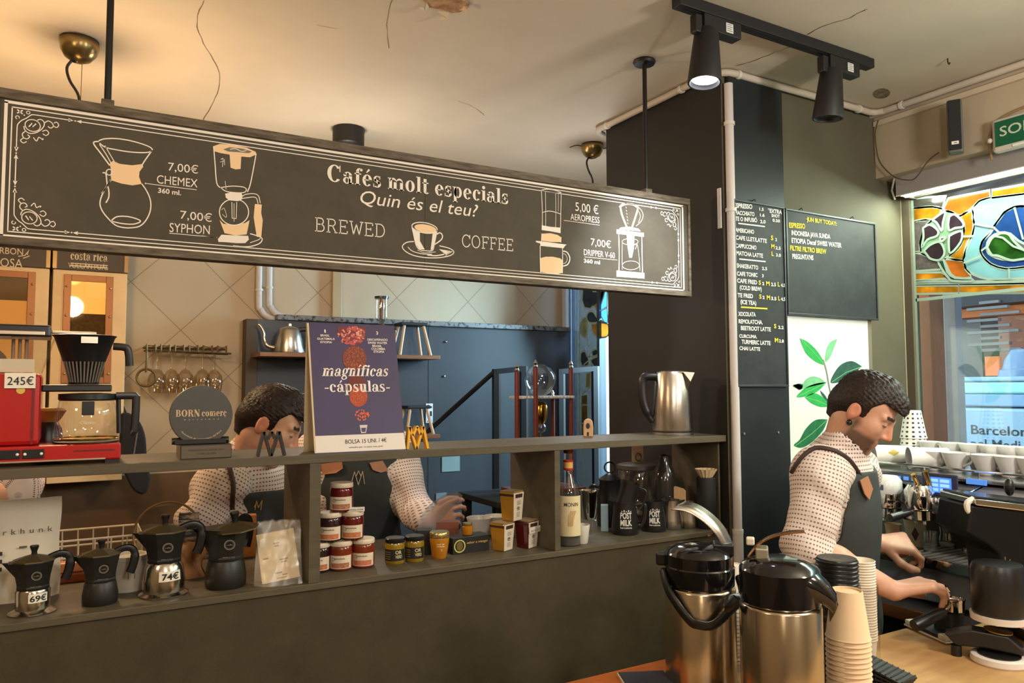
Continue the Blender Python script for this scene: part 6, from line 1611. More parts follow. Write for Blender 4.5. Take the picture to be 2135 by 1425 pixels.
t2 = thing('spoon', 'thin spoon leaning out of the small white espresso cup', 'spoon', (c.x, c.y, c.z), face(c.x, c.y))
MB().tube([(0.010, 0.0, 0.012), (-0.018, 0.002, 0.055), (-0.044, 0.003, 0.098)], [0.0018, 0.0022, 0.0032], 8).build('handle', mat('spoon_tan', (196, 160, 120), 0.3, 0.5), t2, smooth=True)
M_pb = mat('pitcher_black', (30, 28, 26), 0.35, spec=0.5)
def pitcher(label, px, py, m, k=1.0, side=1, logo=False, c=None, group='milk pitchers on the lower shelf'):
    if c is None: c = stand(px, py, SL, 0.038*k)
    t = thing('milk_pitcher', label, 'pitcher', tuple(c), face(c.x, c.y), group)
    S = Matrix.Diagonal((k, k, k, 1))
    MB().lathe([(0, 0), (0.039, 0), (0.041, 0.003), (0.0395, 0.03), (0.034, 0.07), (0.0345, 0.097), (0.0335, 0.097), (0.033, 0.07), (0.038, 0.03), (0.037, 0.006), (0, 0.005)], 36, S).build('body', m, t, smooth=True)
    MB().add([(-side*0.030, -0.014, 0.097), (-side*0.030, 0.014, 0.097), (-side*0.050, 0, 0.099), (-side*0.034, 0, 0.070)], [(0, 2, 3), (1, 3, 2), (0, 1, 2), (0, 3, 1)], S).build('lip', m, t)
    MB().tube([tuple(S @ Vector(p)) for p in smooth_path([(side*0.033, 0, 0.086), (side*0.055, 0, 0.088), (side*0.062, 0, 0.078), (side*0.058, 0, 0.045), (side*0.050, 0, 0.026), (side*0.040, 0, 0.026)], 4)], 0.0042*k, 8, flat=1.5).build('handle', m, t, smooth=True)
    if logo:
        mb = MB(); r = 0.0400*k
        wrap_text(mb, 'POST', r, 0.051*k, 0.036*k, 0.017*k, 6, off=0.03, slope=-0.12); wrap_text(mb, 'MILK', r+0.001*k, 0.030*k, 0.036*k, 0.017*k, 6, off=0.03, slope=-0.12)
        wrap_text(mb, 'barcelona', r+0.0015*k, 0.0215*k, 0.036*k, 0.005*k, 6, off=0.02, slope=-0.1)
        for q in range(5): wrap(mb, r-0.0015*k, 0.070*k, (0.073+0.003*(q % 2))*k, -15+q*10, -10+q*10, 3)
        mb.build('lettering', mat('pitcher_print', (224, 220, 210), 0.6), t)
    return t, c
_, c1 = pitcher('black lettered milk pitcher holding another tilted pitcher', 1303, 1118, M_pb, 1.06, 1, True)
_, c2 = pitcher('black lettered milk pitcher second in the row, handle toward the first', 1363, 1111, M_pb, 1.0, -1, True)
pitcher('ribbed steel milk pitcher beside the black lettered ones', 1399, 1106, M_steel, 0.97, -1)
pitcher('ribbed steel milk pitcher last in the row, handle toward the end panel', 1436, 1103, M_steel, 0.86, 1)
Mt_ = TR(c1.x-0.006, c1.y, SL+0.080) @ rot_z(face(c1.x, c1.y)) @ rot_y(0.30)
t = thing('tilted_pitcher', 'small black pitcher tipped inside the first lettered pitcher', 'pitcher', (0, 0, 0)); t.matrix_world = Mt_
MB().lathe([(0, 0), (0.028, 0), (0.031, 0.003), (0.029, 0.04), (0.030, 0.088), (0.0285, 0.088), (0.027, 0.04), (0, 0.006)], 32).build('body', M_pb, t, smooth=True)
MB().tube(smooth_path([(0.028, 0, 0.080), (0.050, 0, 0.078), (0.058, 0, 0.062), (0.056, 0, 0.03), (0.050, 0, 0.012)], 4), 0.0035, 8).build('handle', M_pb, t, smooth=True)
def behind(px, Y): return at(px, 1050, Y=Y).x
x = behind(1272, 2.10)
t = thing('coffee_pot', 'black pot with a ring on its lid behind the first black pitcher', 'pot', (x, 2.10, SL), face(x, 2.10))
MB().lathe([(0, 0), (0.044, 0), (0.046, 0.02), (0.040, 0.10), (0.036, 0.150), (0.040, 0.156), (0.020, 0.170), (0.010, 0.176), (0, 0.178)], 32).build('body', M_blk, t, smooth=True)
MB().tube([(0.018*math.cos(a), 0, 0.196+0.018*math.sin(a)) for a in [2*PI*i/20 for i in range(20)]], 0.003, 6, closed=True).build('ring', M_blk, t, smooth=True)
MB().tube(smooth_path([(-0.038, 0, 0.13), (-0.065, 0, 0.13), (-0.070, 0, 0.08), (-0.045, 0, 0.04)], 4), 0.006, 8).build('handle', M_blk, t, smooth=True)
x = behind(1268, 2.0); t = thing('blue_glint', 'slim pale blue carton glimpsed between bottle and black pitcher', 'carton', (x, 2.02, SL), face(x, 2.0))  # pale blue reflection between the objects, built as a slim solid block
MB().box(-0.012, 0.012, 0, 0.03, 0, 0.085).build('carton', mat('glint_blue', (170, 206, 226), 0.5), t, bev=0.002)
x = behind(1330, 2.16); t = thing('storage_jar', 'tall clear storage jar with a grey rim behind the black pitchers', 'jar', (x, 2.16, SL), face(x, 2.16))
MB().lathe([(0.0, 0.0), (0.066, 0.0), (0.070, 0.005), (0.070, 0.168), (0.066, 0.176)], 36, cap=False).build('glass', M_glass, t, smooth=True)
MB().lathe([(0.070, 0.1765), (0.073, 0.178), (0.073, 0.192), (0.06, 0.196), (0, 0.198)], 36, cap=False).build('lid', mat('jar_lid_grey', (84, 78, 74), 0.4), t, smooth=True)
MB().box(-0.020, 0.022, 0.010, 0.016, 0.200, 0.262).build('paper', mat('kraft_note', (182, 160, 134), 0.7), t)
MB().tube([(0.004+0.010*math.cos(a), 0.006, 0.218+0.014*math.sin(a)) for a in [2*PI*i/18 for i in range(18)]], 0.0018, 6, closed=True).build('ring', M_blk, t, smooth=True)
x = behind(1386, 2.02); t = thing('dark_bottle', 'dark swing-top bottle in the shade behind the steel pitchers', 'bottle', (x, 2.02, SL), face(x, 2.02))
MB().lathe([(0, 0), (0.040, 0), (0.042, 0.005), (0.042, 0.15), (0.034, 0.185), (0.022, 0.205), (0.020, 0.235), (0, 0.24)], 30).build('glass', mat('bottle_dark', (44, 42, 38), 0.12, coat=0.3), t, smooth=True)
x = behind(1418, 1.965); t = thing('wooden_paddle', 'pale wooden paddle end showing above the steel pitchers', 'paddle', (x, 1.965, SL), face(x, 1.965))
MB().prism([(-0.024, 0.0), (0.018, 0.0), (0.020, 0.118), (0.012, 0.126), (-0.016, 0.134), (-0.026, 0.128)], lambda q: (q[0], 0, q[1]), (0, 1, 0), 0.008).build('paddle', mat('beech_wood', (0, 0, 0)), t, bev=0.002)
x = 1.848; t = thing('filter_can', 'black can holding a fluted paper coffee filter near the end panel', 'can', (x, 1.896, SL), face(x, 1.896))
MB().lathe([(0, 0), (0.030, 0), (0.032, 0.004), (0.032, 0.166), (0.030, 0.168), (0, 0.168)], 32).build('can', M_blkm, t, smooth=True)
n = 28; vs = []
for r, z in ((0.020, 0.1685), (0.036, 0.196)):
    for i in range(n): a = 2*PI*i/n; q = r*(1+0.05*(1 if i % 2 else -1)); vs.append((q*math.cos(a), q*math.sin(a), z))
MB().add(vs, [(i, (i+1) % n, n+(i+1) % n, n+i) for i in range(n)]).build('paper_filter', mat('filter_paper', (206, 180, 140), 0.8), t)
# ------------------------------------------------------------------ back wall: dispensers, rack, black panel, cold-drip tower
YD = 4.02
def dispenser(label, px0, px1, words, w2=None, lit=0):
    x0, x1 = at(px0, 700, Y=YD).x, at(px1, 700, Y=YD).x
    t = thing('bean_dispenser', label, 'dispenser', ((x0+x1)/2, YD, 0), 0, 'coffee bean dispensers on the back wall')
    h = (x1-x0)/2-0.004
    def zz(py): return at(185, py, Y=YD).z
    zb_, zl, zt_ = zz(1005), zz(566), zz(500)
    MB().box(-h, h, 0.0, YB-YD-0.004, zb_, zl).build('cabinet', mat('dispenser_cream', (222, 190, 140), 0.5, var=0.06, vscale=6), t, bev=0.003)
    f = MB(); m_ = 0.20*h*2; wx0, wx1 = -h+0.145*2*h+0.0, h-0.19*2*h
    a = 0.030
    zf0, zf1 = zz(800), zz(575)
    f.box(wx0, wx0+a, -0.008, -0.0005, zf0, zf1); f.box(wx1-a, wx1, -0.008, -0.0005, zf0, zf1); f.box(wx0+a, wx1-a, -0.008, -0.0005, zf1-a, zf1); f.box(wx0+a, wx1-a, -0.008, -0.0005, zf0, zf0+a)
    f.build('window_frame', mat('copper_frame', (150, 98, 56), 0.45, 0.3), t, bev=0.002)
    for q in (wx0+a*0.4, wx1-a*0.4):
        for z in (zz(600), zz(660), zz(780)): MB().ball((q, -0.009, z), 0.006, 10).build('rivet', mat('rivet', (206, 160, 110), 0.3, 0.8), t, smooth=True)
    MB().box(wx0+a, wx1-a, -0.003, -0.0008, zz(655) if lit == 0 else zz(634), zf1-a).build('upper_pane', mat('dispenser_glow', (250, 214, 140), 0.6, emit=(255, 206, 120), estr=0.55) if lit == 0 else mat('dispenser_dim', (92, 78, 52), 0.5), t)  # warm glow put into the pane's material, no lamp inside
    MB().box(wx0+a, wx1-a, -0.003, -0.0008, zf0+a, zz(655) if lit == 0 else zz(634)).build('beans', mat('bean_fill', (74, 56, 30), 0.7, var=0.4, vscale=60) if lit == 0 else mat('bean_paper', (236, 196, 140), 0.6, emit=(255, 200, 120), estr=0.15), t)  # pale paper given a faint glow of its own
    MB().box(wx0+a, wx1-a, -0.0045, -0.0035, zf0+a, zf1-a).build('glass', glass('dispenser_glass', (250, 240, 220), 0.10, 0.03), t)
    MB().box(-h-0.001, h+0.001, -0.010, YB-YD-0.004, zl+0.0005, zt_).build('name_panel', mat('panel_dark', (58, 46, 32), 0.5), t, bev=0.002)
    for s_ in (-1, 1): MB().box(s_*h-0.012*(s_ > 0)-0.002, s_*h+0.012*(s_ < 0)+0.002, -0.013, -0.0102, zl+0.003, zt_-0.002).build('edge_strip', mat('brass_strip', (150, 124, 84), 0.35, 0.6), t)
    mb = MB()
    for s, a_, b_, cap, sty in words:
        A_, B2 = at(a_[0], a_[1], Y=YD-0.011), at(b_[0], b_[1], Y=YD-0.011)
        put_text(mb, s, (A_.x-t.location.x, -0.0112, A_.z), (1, 0, 0), (0, 0, 1), B2.x-A_.x, cap*YD/1580*1.02, (0, -1, 0), serif=sty)
    mb.build('lettering', mat('dispenser_letters', (214, 196, 160), 0.6), t)
    return t
t = dispenser('bean dispenser lettered costa rica, nearest the wine glass rack', 104, 264, [('costa rica', (147, 541), (224, 544), 15, 'fat'), ('VOLCÁN POÁS', (142, 558), (225, 563), 9, False)])
mb = MB(); A_ = at(147, 548, Y=YD-0.011); B2 = at(224, 550, Y=YD-0.011)
for k in (0, 1): mb.box(A_.x-t.location.x, B2.x-t.location.x, -0.0118, -0.0112, A_.z-0.004-0.012*k, A_.z-0.010*k)
mb.build('underline', mat('dispenser_letters', (0, 0, 0)), t)
t = dispenser('bean dispenser lettered ROSA, cut by the edge of the picture', -58, 101, [('ROSA', (-14, 555), (47, 555), 15, False), ('BOURBÓN', (-40, 526), (48, 526), 11, 'fat' if False else False)], lit=1)
mb = MB(); q = [at(a, b, Y=YD-0.011) for a, b in ((38, 535), (52, 533), (62, 521), (57, 531), (62, 534), (48, 539))]
mb.ribbon([(p.x-t.location.x, p.z) for p in q], 0.004, lambda u: (u[0], -0.0112, u[1]), (0, -1, 0)); mb.build('bird_print', mat('dispenser_letters', (0, 0, 0)), t)
struct('trim_4', MB().box(-3.0, at(520, 1000, Y=4.2).x-0.06, YB-0.03, YB-0.001, 0, at(250, 992, Y=YB).z), mat('lower_wall_brown', (104, 76, 44), 0.55, var=0.12, vscale=3, stretch=(1, 1, 4)))  # darker brown sheet over the lower back wall
x = at(283, 950, Y=3.9).x
t = thing('hanging_garment', 'black garment hanging behind the jug, its tip below the shelf', 'garment', (x, 3.9, 0))
gz = lambda py: at(283, py, Y=3.9).z
gx = lambda px: at(px, 950, Y=3.9).x-x
poly = [(gx(250), gz(862)), (gx(268), gz(862)), (gx(290), gz(882)), (gx(302), gz(915)), (gx(306), gz(965)), (gx(314), gz(1000)), (gx(304), gz(1030)), (gx(280), gz(1022)), (gx(262), gz(990)), (gx(248), gz(960))]
MB().prism(smooth_path(poly+[poly[0]], 3)[:-1], lambda q: (q[0], -0.03, q[1]), (0, 1, 0), 0.06).build('cloth', mat('garment_black', (24, 22, 24), 0.85, var=0.3, vscale=8), t, bev=0.012, smooth=True)
MB().tube([(gx(284), -0.032, gz(900)), (gx(276), -0.034, gz(960))], 0.004, 6).build('piping', mat('garment_piping', (92, 84, 76), 0.7), t)
MB().tube([(gx(262), 0.0, gz(866)), (gx(262), 0.36, gz(850))], 0.006, 6).build('loop', mat('garment_black', (0, 0, 0)), t)
YR = 4.12
rx = lambda px: at(px, 740, Y=YR).x
zr = at(390, 732, Y=YR).z
t = thing('glass_rack', 'brass wire rack holding upside-down wine glasses on the back wall', 'rack', (rx(390), YR, zr))
o = rx(390); mb = MB()
mb.tube([(rx(303)-o, 0, 0), (rx(482)-o, 0, -0.01)], 0.005, 6)
mb.tube([(rx(303)-o, 0.10, 0.0), (rx(482)-o, 0.10, -0.01)], 0.005, 6)
mb.tube([(rx(303)-o, 0.17, 0.02), (rx(482)-o, 0.17, 0.02)], 0.005, 6)
for k in range(6):
    xa = rx(306+k*29.5)-o; xb = rx(324+k*29.5)-o
    mb.tube([(xa, 0.17, 0.022), (xa, 0, 0.022), (xb, 0, 0.022), (xb, 0.17, 0.022)], 0.005, 6)
    mb.tube([(xa, 0, 0.03), (xa, 0, -0.006)], 0.005, 6); mb.tube([(xb, 0, 0.03), (xb, 0, -0.006)], 0.005, 6)
mb.build('wires', mat('rack_brass', (120, 96, 62), 0.35, 0.7), t, smooth=True)
MB().box(rx(310)-o, rx(475)-o, 0.170, 0.177, 0.012, 0.026).build('wall_plate', mat('rack_brass', (0, 0, 0)), t)
hk = MB(); hx = rx(306)-o
hk.tube([(hx, 0.0, -0.005), (hx, -0.01, -0.05), (hx-0.002, 0, -0.11)], 0.006, 6); hk.build('hanger', mat('rack_brass', (0, 0, 0)), t, smooth=True)
zc_ = at(304, 788, Y=YR).z-zr; r = 0.042
MB().tube([(hx+r*math.cos(a), 0, zc_+r*math.sin(a)) for a in [2*PI*i/28 for i in range(28)]], 0.006, 8, closed=True).build('ring', mat('rack_brass', (0, 0, 0)), t, smooth=True)
M_wine = glass('wine_glass', (236, 226, 206), 0.24, 0.02)
proto = None
for k, px in enumerate((331, 362, 391, 427, 452)):
    labs = ('wine glass hanging nearest the ring of the rack', 'wine glass hanging second from the ring of the rack', 'wine glass hanging in the middle of the rack', 'wine glass hanging fourth from the ring of the rack', 'wine glass hanging farthest from the ring of the rack')
    loc = (rx(px), YR+0.07, zr-0.014)
    if proto is None:
        proto = thing('wine_glass', labs[0], 'wine glass', loc, 0, 'wine glasses in the rack')
        MB().lathe([(0.035, 0.006), (0.033, 0.010), (0.006, 0.003), (0.004, -0.004), (0.004, -0.075)], 24, cap=False).build('stem', M_wine, proto, smooth=True)
        MB().lathe([(0.004, -0.0755), (0.020, -0.084), (0.038, -0.110), (0.043, -0.140), (0.040, -0.175), (0.034, -0.198)], 28, cap=False).build('bowl', M_wine, proto, smooth=True)
    else: dup(proto, loc, 0, labs[k])
YK = 4.20
M_slate = mat('slate_panel', (58, 60, 63), 0.42, var=0.06, vscale=3, spec=0.45)
pw = thing('back_panel', 'tall black panel covering the lower back wall behind the counter', 'panel', (0, YK, 0))
px0, px1 = at(535, 800, Y=YK).x, XR-0.03
zp = (at(1100, 684, Y=YK).z+at(640, 676, Y=YK).z)/2
MB().box(px0, px1, 0.0, 0.06, 0.0, zp).build('panel', M_slate, pw, bev=0.002)
MB().box(px0-0.06, px0-0.001, -0.01, 0.09, 0.0, zp).build('side_post', mat('panel_brown', (70, 56, 36), 0.6), pw, bev=0.002)
MB().box(at(893, 960, Y=YK).x-0.002, at(893, 960, Y=YK).x+0.003, -0.0015, 0.0, 0.0, zp-0.01).build('joint', mat('joint_dark', (36, 38, 42), 0.6), pw)
MB().box(px0+0.1, px1, -0.02, 0.05, zp+0.0005, zp+0.03).build('top_rail', mat('rail_dark', (40, 38, 38), 0.5, col2=(120, 118, 116), vscale=40, contrast=(0.5, 0.6)), pw, bev=0.003)
for (a, b) in ((929, 713), (926, 785)):
    p = at(a, b, Y=YK); MB().ball((p.x, -0.002, p.z), 0.008, 12).build('bolt', M_chrome, pw, smooth=True)
p = at(863, 967, Y=YK); MB().box(p.x-0.06, p.x+0.04, -0.03, -0.002, p.z-0.004, p.z+0.004).build('handle', mat('handle_dark', (30, 31, 34), 0.4), pw, bev=0.002)
for a, b, w_, h_, c_ in ((940, 968, 0.12, 0.09, (120, 138, 134)), (920, 1037, 0.07, 0.05, (110, 116, 120)), (895, 862, 0.045, 0.115, (206, 212, 214))):
    p = at(a, b, Y=YK-0.002); q = MB().box(p.x-w_/2, p.x+w_/2, -0.004, -0.0015, p.z-h_/2, p.z+h_/2).build('note', mat('note_'+str(c_[0]), c_, 0.6), pw)
    if c_[0] > 200:
        mb = MB()
        for (u, v, s, r_) in ((-0.014, 0.03, 0.012, 0.02), (0.004, 0.03, 0.012, 0.012), (-0.012, -0.012, 0.010, 0.022), (0.004, -0.018, 0.012, 0.03), (-0.014, -0.05, 0.006, 0.005), (-0.002, -0.05, 0.006, 0.005), (0.01, -0.05, 0.006, 0.005)):
            mb.box(p.x+u, p.x+u+s, -0.0048, -0.0042, p.z+v, p.z+v+r_)
        mb.build('print', M_ink, q)
M_shelf = mat('shelf_oak', (132, 92, 56), 0.5, var=0.15, vscale=10, stretch=(1, 6, 6))
def wshelf(label, pxa, pxb, py):
    YS_ = 3.98; a, b = at(pxa, py, Y=YS_).x, at(pxb, py, Y=YS_).x; z = at((pxa+pxb)/2, py, Y=YS_).z
    t = thing('wall_shelf', label, 'shelf', ((a+b)/2, YS_, z)); h = (b-a)/2
    MB().box(-h, h, 0, 0.215, -0.022, 0).build('board', M_shelf, t, bev=0.002)
    for s in (-0.5, 0.5): MB().box(s*h-0.012, s*h+0.012, 0.05, 0.215, -0.034, -0.0225).build('bracket', M_blkm, t)
    return z, YS_
zS, YS_ = wshelf('oak wall shelf with gooseneck kettle and dripper stand behind the poster', 542, 918, 738)
zS2, _ = wshelf('oak wall shelf low behind the poster carrying a small dripper stand', 600, 918, 912)
x = at(603, 735, Y=YS_+0.10).x
t = thing('gooseneck_kettle', 'steel gooseneck kettle on the oak shelf behind the tent poster', 'kettle', (x, YS_+0.10, zS), -0.35)
MB().lathe([(0, 0), (0.080, 0), (0.082, 0.006), (0.058, 0.120), (0.052, 0.132), (0.03, 0.142), (0.010, 0.146), (0.010, 0.158), (0, 0.160)], 36).build('body', M_steel, t, smooth=True)
MB().tube(smooth_path([(-0.074, 0, 0.030), (-0.110, 0, 0.040), (-0.128, 0, 0.075), (-0.130, 0, 0.110), (-0.150, 0, 0.148), (-0.160, 0, 0.150)], 5), [0.012]*8+[0.008]*18, 10).build('spout', M_steel, t, smooth=True)
MB().tube(smooth_path([(0.050, 0, 0.125), (0.085, 0, 0.130), (0.110, 0, 0.115), (0.105, 0, 0.06), (0.09, 0, 0.02)], 5), 0.009, 8, flat=1.4).build('handle', M_blk, t, smooth=True)
def stand_(label, pxa, pxb, py_top, z, Y):
    a, b = at(pxa, py_top, Y=Y).x, at(pxb, py_top, Y=Y).x; zt_ = at((pxa+pxb)/2, py_top, Y=Y).z
    t = thing('dripper_stand', label, 'stand', ((a+b)/2, Y, z), 0, 'wooden-legged dripper stands'); h = zt_-z; w_ = (b-a)/2
    MB().box(-w_, w_, -0.06, 0.06, h-0.018, h).build('top', M_blkm, t, bev=0.004)
    for sx in (-1, 1):
        for sy_ in (-1, 1): MB().tube([(sx*w_*0.72, sy_*0.045, h-0.019), (sx*w_*1.15, sy_*0.07, 0)], 0.0085, 10).build('leg', mat('leg_ash', (206, 172, 136), 0.5), t, smooth=True)
stand_('wooden-legged dripper stand with black top on the higher oak shelf', 829, 884, 674, zS, YS_+0.10)
stand_('wooden-legged dripper stand with black top on the lower oak shelf', 842, 890, 846, zS2, YS_+0.10)
x = at(782, 640, Y=YK+0.0).x
t = thing('siphon_brewer', 'glass siphon brewer standing on the higher oak shelf, top above the poster', 'siphon', (x, YS_+0.11, zS), 0)
s0 = at(782, 618, Y=YS_+0.11).z-zS
MB().lathe([(0.040, s0-0.012), (0.041, s0-0.004), (0.041, s0), (0, s0)], 28).build('lid', M_blk, t, smooth=True)
MB().lathe([(0.012, s0-0.155), (0.034, s0-0.135), (0.037, s0-0.12), (0.037, s0-0.0125)], 28, cap=False).build('upper_chamber', M_glass, t, smooth=True)
MB().lathe([(0.012, s0-0.13), (0.014, s0-0.05), (0.012, s0-0.013)], 16, cap=False).build('funnel', mat('siphon_amber', (120, 76, 50), 0.3), t, smooth=True)
MB().lathe([(0.010, s0-0.20), (0.016, s0-0.185), (0.012, s0-0.165), (0.018, s0-0.156)], 20, cap=False).build('neck', M_chrome, t, smooth=True)
MB().tube(smooth_path([(0.012, 0, s0-0.18), (0.06, 0, s0-0.18), (0.082, 0, s0-0.186), (0.084, 0, s0-0.21)], 4), 0.005, 8).build('handle', M_chrome, t, smooth=True)
MB().lathe([(0.0, 0.03), (0.030, 0.036), (0.045, 0.075), (0.034, max(s0-0.225, 0.11)), (0.010, s0-0.20)], 28, cap=False).build('lower_bulb', M_glass, t, smooth=True)
MB().lathe([(0, 0), (0.05, 0), (0.05, 0.02), (0.025, 0.035), (0, 0.035)], 28).build('foot', M_blk, t, smooth=True)
x = at(628, 905, Y=YS_+0.09).x
t = thing('drip_brewer', 'black and glass brewer on the lower oak shelf behind the bent barista', 'brewer', (x, YS_+0.09, zS2), 0)
MB().box(-0.10, 0.03, -0.06, 0.08, 0.0, 0.02).build('base', M_blk, t, bev=0.004)
MB().lathe([(0, 0.0205), (0.06, 0.0205), (0.066, 0.03), (0.055, 0.11), (0.04, 0.13)], 28, TR(-0.02, 0, 0), cap=False).build('jug', M_glass, t, smooth=True)
MB().lathe([(0.035, 0.14), (0.07, 0.20), (0.0, 0.202)], 28, TR(-0.02, 0, 0)).build('cone', M_blk, t, smooth=True)
MB().tube(smooth_path([(0.05, 0, 0.20), (0.085, 0, 0.22), (0.02, 0, 0.235), (-0.06, 0, 0.23)], 4), 0.005, 8).build('arm', M_chrome, t, smooth=True)
YT = 3.55
tx = lambda px: at(px, 850, Y=YT).x
tz_ = lambda py: at(1135, py, Y=YT).z
xm = tx(1134)
zt0 = 1.05
t = thing('cold_drip_tower', 'cold-drip coffee tower with red wooden posts and a big glass globe', 'coffee tower', (xm, YT, zt0))
M_post = mat('post_mahogany', (120, 48, 28), 0.35, coat=0.3); M_gold = mat('tower_brass', (206, 160, 70), 0.2, 1.0); M_plate = mat('tower_white', (214, 206, 190), 0.4)
bz = 0.0
for px, top, dy in ((1078, 775, 0.0), (1117, 768, -0.06), (1191, 768, -0.03), (1152, 830, 0.10)):
    h = tz_(top)-zt0; xx = at(px, 850, Y=YT+dy).x-xm
    p_ = MB().cyl((xx, dy, 0.02), (xx, dy, h), 0.013).build('post', M_post, t, smooth=True)
    MB().lathe([(0.010, h), (0.014, h+0.006), (0.009, h+0.016), (0.013, h+0.024), (0.004, h+0.04), (0, h+0.046)], 16, TR(xx, dy, 0)).build('finial', M_chrome, p_, smooth=True)
gz_ = tz_(792)-zt0
gc = at(1132, 792, Y=YT).x-xm
MB().lathe([(0.03, -0.088), (0.060, -0.070), (0.083, -0.03), (0.088, 0.0), (0.083, 0.03), (0.062, 0.062), (0.03, 0.082), (0, 0.088)], 36, TR(gc, 0.03, gz_), cap=False).build('globe', glass('globe_glass', (230, 240, 250), 0.3, 0.01), t, smooth=True)
zr_ = tz_(828)-zt0
MB().box(tx(1080)-xm, tx(1188)-xm, -0.05, 0.10, zr_-0.010, zr_+0.006).build('tier', M_plate, t, bev=0.003)
mb = MB()
for k in range(14): xx = (tx(1085)-xm)+(tx(1183)-tx(1085))*k/13; mb.ball((xx, -0.052, zr_-0.002), 0.008, 8)
mb.build('bead_trim', M_plate, t, smooth=True)
bb = MB().lathe([(0.012, 0.0), (0.030, 0.02), (0.036, 0.05), (0.038, 0.10), (0.030, 0.118), (0.034, 0.125), (0, 0.126)], 24, TR(gc+0.004, 0.03, tz_(886)-zt0)).build('brass_chamber', M_gold, t, smooth=True)
MB().ball((gc+0.004, 0.03, tz_(893)-zt0), 0.030, 20).build('small_globe', MATS['globe_glass'], t, smooth=True)
MB().tube([(gc+0.004, 0.03, tz_(905)-zt0), (gc+0.004, 0.03, 0.06)], 0.006, 8).build('stem', M_gold, t, smooth=True)
MB().box(tx(1070)-xm, tx(1200)-xm, -0.10, 0.14, 0.0, 0.02).build('base', M_post, t, bev=0.003)
t2 = thing('side_table', 'dark table under the cold-drip tower', 'table', (xm, YT+0.02, 0))
MB().box(-0.42, 0.30, -0.25, 0.20, zt0-0.03, zt0-0.0005).build('top', M_blkm, t2, bev=0.003)
for sx in (-0.38, 0.26):
    for sy_ in (-0.21, 0.17): MB().box(sx-0.02, sx+0.02, sy_-0.02, sy_+0.02, 0, zt0-0.0305).build('leg', M_blkm, t2)
M_fr2 = mat('frame_steel', (48, 46, 46), 0.4, 0.6); M_fr3 = mat('frame_edge', (132, 128, 124), 0.35, 0.7)
def mframe(label, pxa, pxb, pya, pyb, shadow):
    Y = 3.80
    xa, xb = at(pxa, 850, Y=Y).x, at(pxb, 850, Y=Y).x; za, zb_ = at(pxa, pya, Y=Y).z, at(pxb, pyb, Y=Y).z
    t = thing('metal_frame', label, 'frame', (xa, Y, 0), 0, 'black metal frames round the tower'); w_ = 0.016
    MB().box(-w_, w_, -0.012, 0.012, 0, za).build('upright', M_fr2, t); MB().box(w_+0.0005, w_+0.014, -0.012, 0.012, 0, za-0.03).build('bright_edge', M_fr3, t)
    MB().box(xb-xa-w_, xb-xa+w_, -0.012, 0.012, 0, zb_).build('upright', M_fr2, t); MB().box(xb-xa+w_+0.0005, xb-xa+w_+0.014, -0.012, 0.012, 0, zb_).build('bright_edge', M_fr3, t)
    MB().prism([(0, za-0.03), (xb-xa, zb_-0.03), (xb-xa, zb_), (0, za)], lambda q: (q[0], -0.0125, q[1]), (0, 1, 0), 0.025).build('rail', M_fr2, t)
    if shadow:
        q = at(870, 920, Y=4.15); MB().tube([(0, 0.0, za-0.01), (q.x-xa, 4.15-Y, q.z)], 0.014, 8).build('shadow', M_fr2, t)  # slanting shadow band on the panel, built as a solid bar
mframe('black metal frame with a long diagonal brace left of the tower globe', 1033, 1090, 770, 764, True)
mframe('black metal frame between the tower globe and the side window', 1168, 1240, 770, 764, False)
# ------------------------------------------------------------------ wooden counter, airpots and cups
ZW = 0.95
M_oak = mat('oak_top', (188, 146, 92), 0.45, var=0.10, vscale=7, stretch=(1, 5, 5), col2=(168, 128, 80))
M_oak2 = mat('orange_wood', (200, 108, 44), 0.4, var=0.12, vscale=9, stretch=(1, 6, 6))
wc = thing('wood_counter', 'pale wooden service counter with the cups, scale and tamper on it', 'counter', (0, 0, 0))
cp = [(0.85, 0.35), (2.325, 0.35), (2.325, 1.23), (2.10, 1.23), (2.10, 1.10), (2.055, 1.10), (2.055, 1.312), (0.85, 1.312)]
MB().prism(cp, lambda q: (q[0], q[1], ZW-0.035), (0, 0, 1), 0.035).build('top', M_oak, wc, bev=0.003)
MB().box(0.90, 2.00, 0.42, 1.25, 0.0, ZW-0.0355).build('cabinet', M_panel, wc)
MB().box(2.001, 2.32, 0.42, 1.02, 0.0, ZW-0.0355).build('cabinet', M_panel, wc)
tw = thing('wood_tray', 'orange wooden tray sticking out behind the farther airpot', 'tray', (1.12, 1.35, ZW), 0)
MB().box(-0.20, 0.14, -0.10, 0.092, 0.0003, 0.012).build('tray', M_oak2, tw, bev=0.003)
for k in (0,):
    p = at(1345, 1412, Z=ZW+0.016)
    n = thing('napkin_stack', 'stack of dark folded napkins on the orange wooden tray', 'napkins', (p.x-0.01, p.y-0.02, ZW+0.0125), -0.42)
    MB().box(-0.055, 0.05, -0.05, 0.045, 0.0, 0.008).build('napkins', mat('napkin_dark', (58, 60, 72), 0.8, var=0.15, vscale=40), n, bev=0.001)
    MB().box(-0.058, -0.0555, -0.052, 0.046, 0.0, 0.006).build('edge', M_paper, n)
M_gl = mat('black_gloss', (16, 15, 17), 0.12, spec=0.6, coat=0.5)
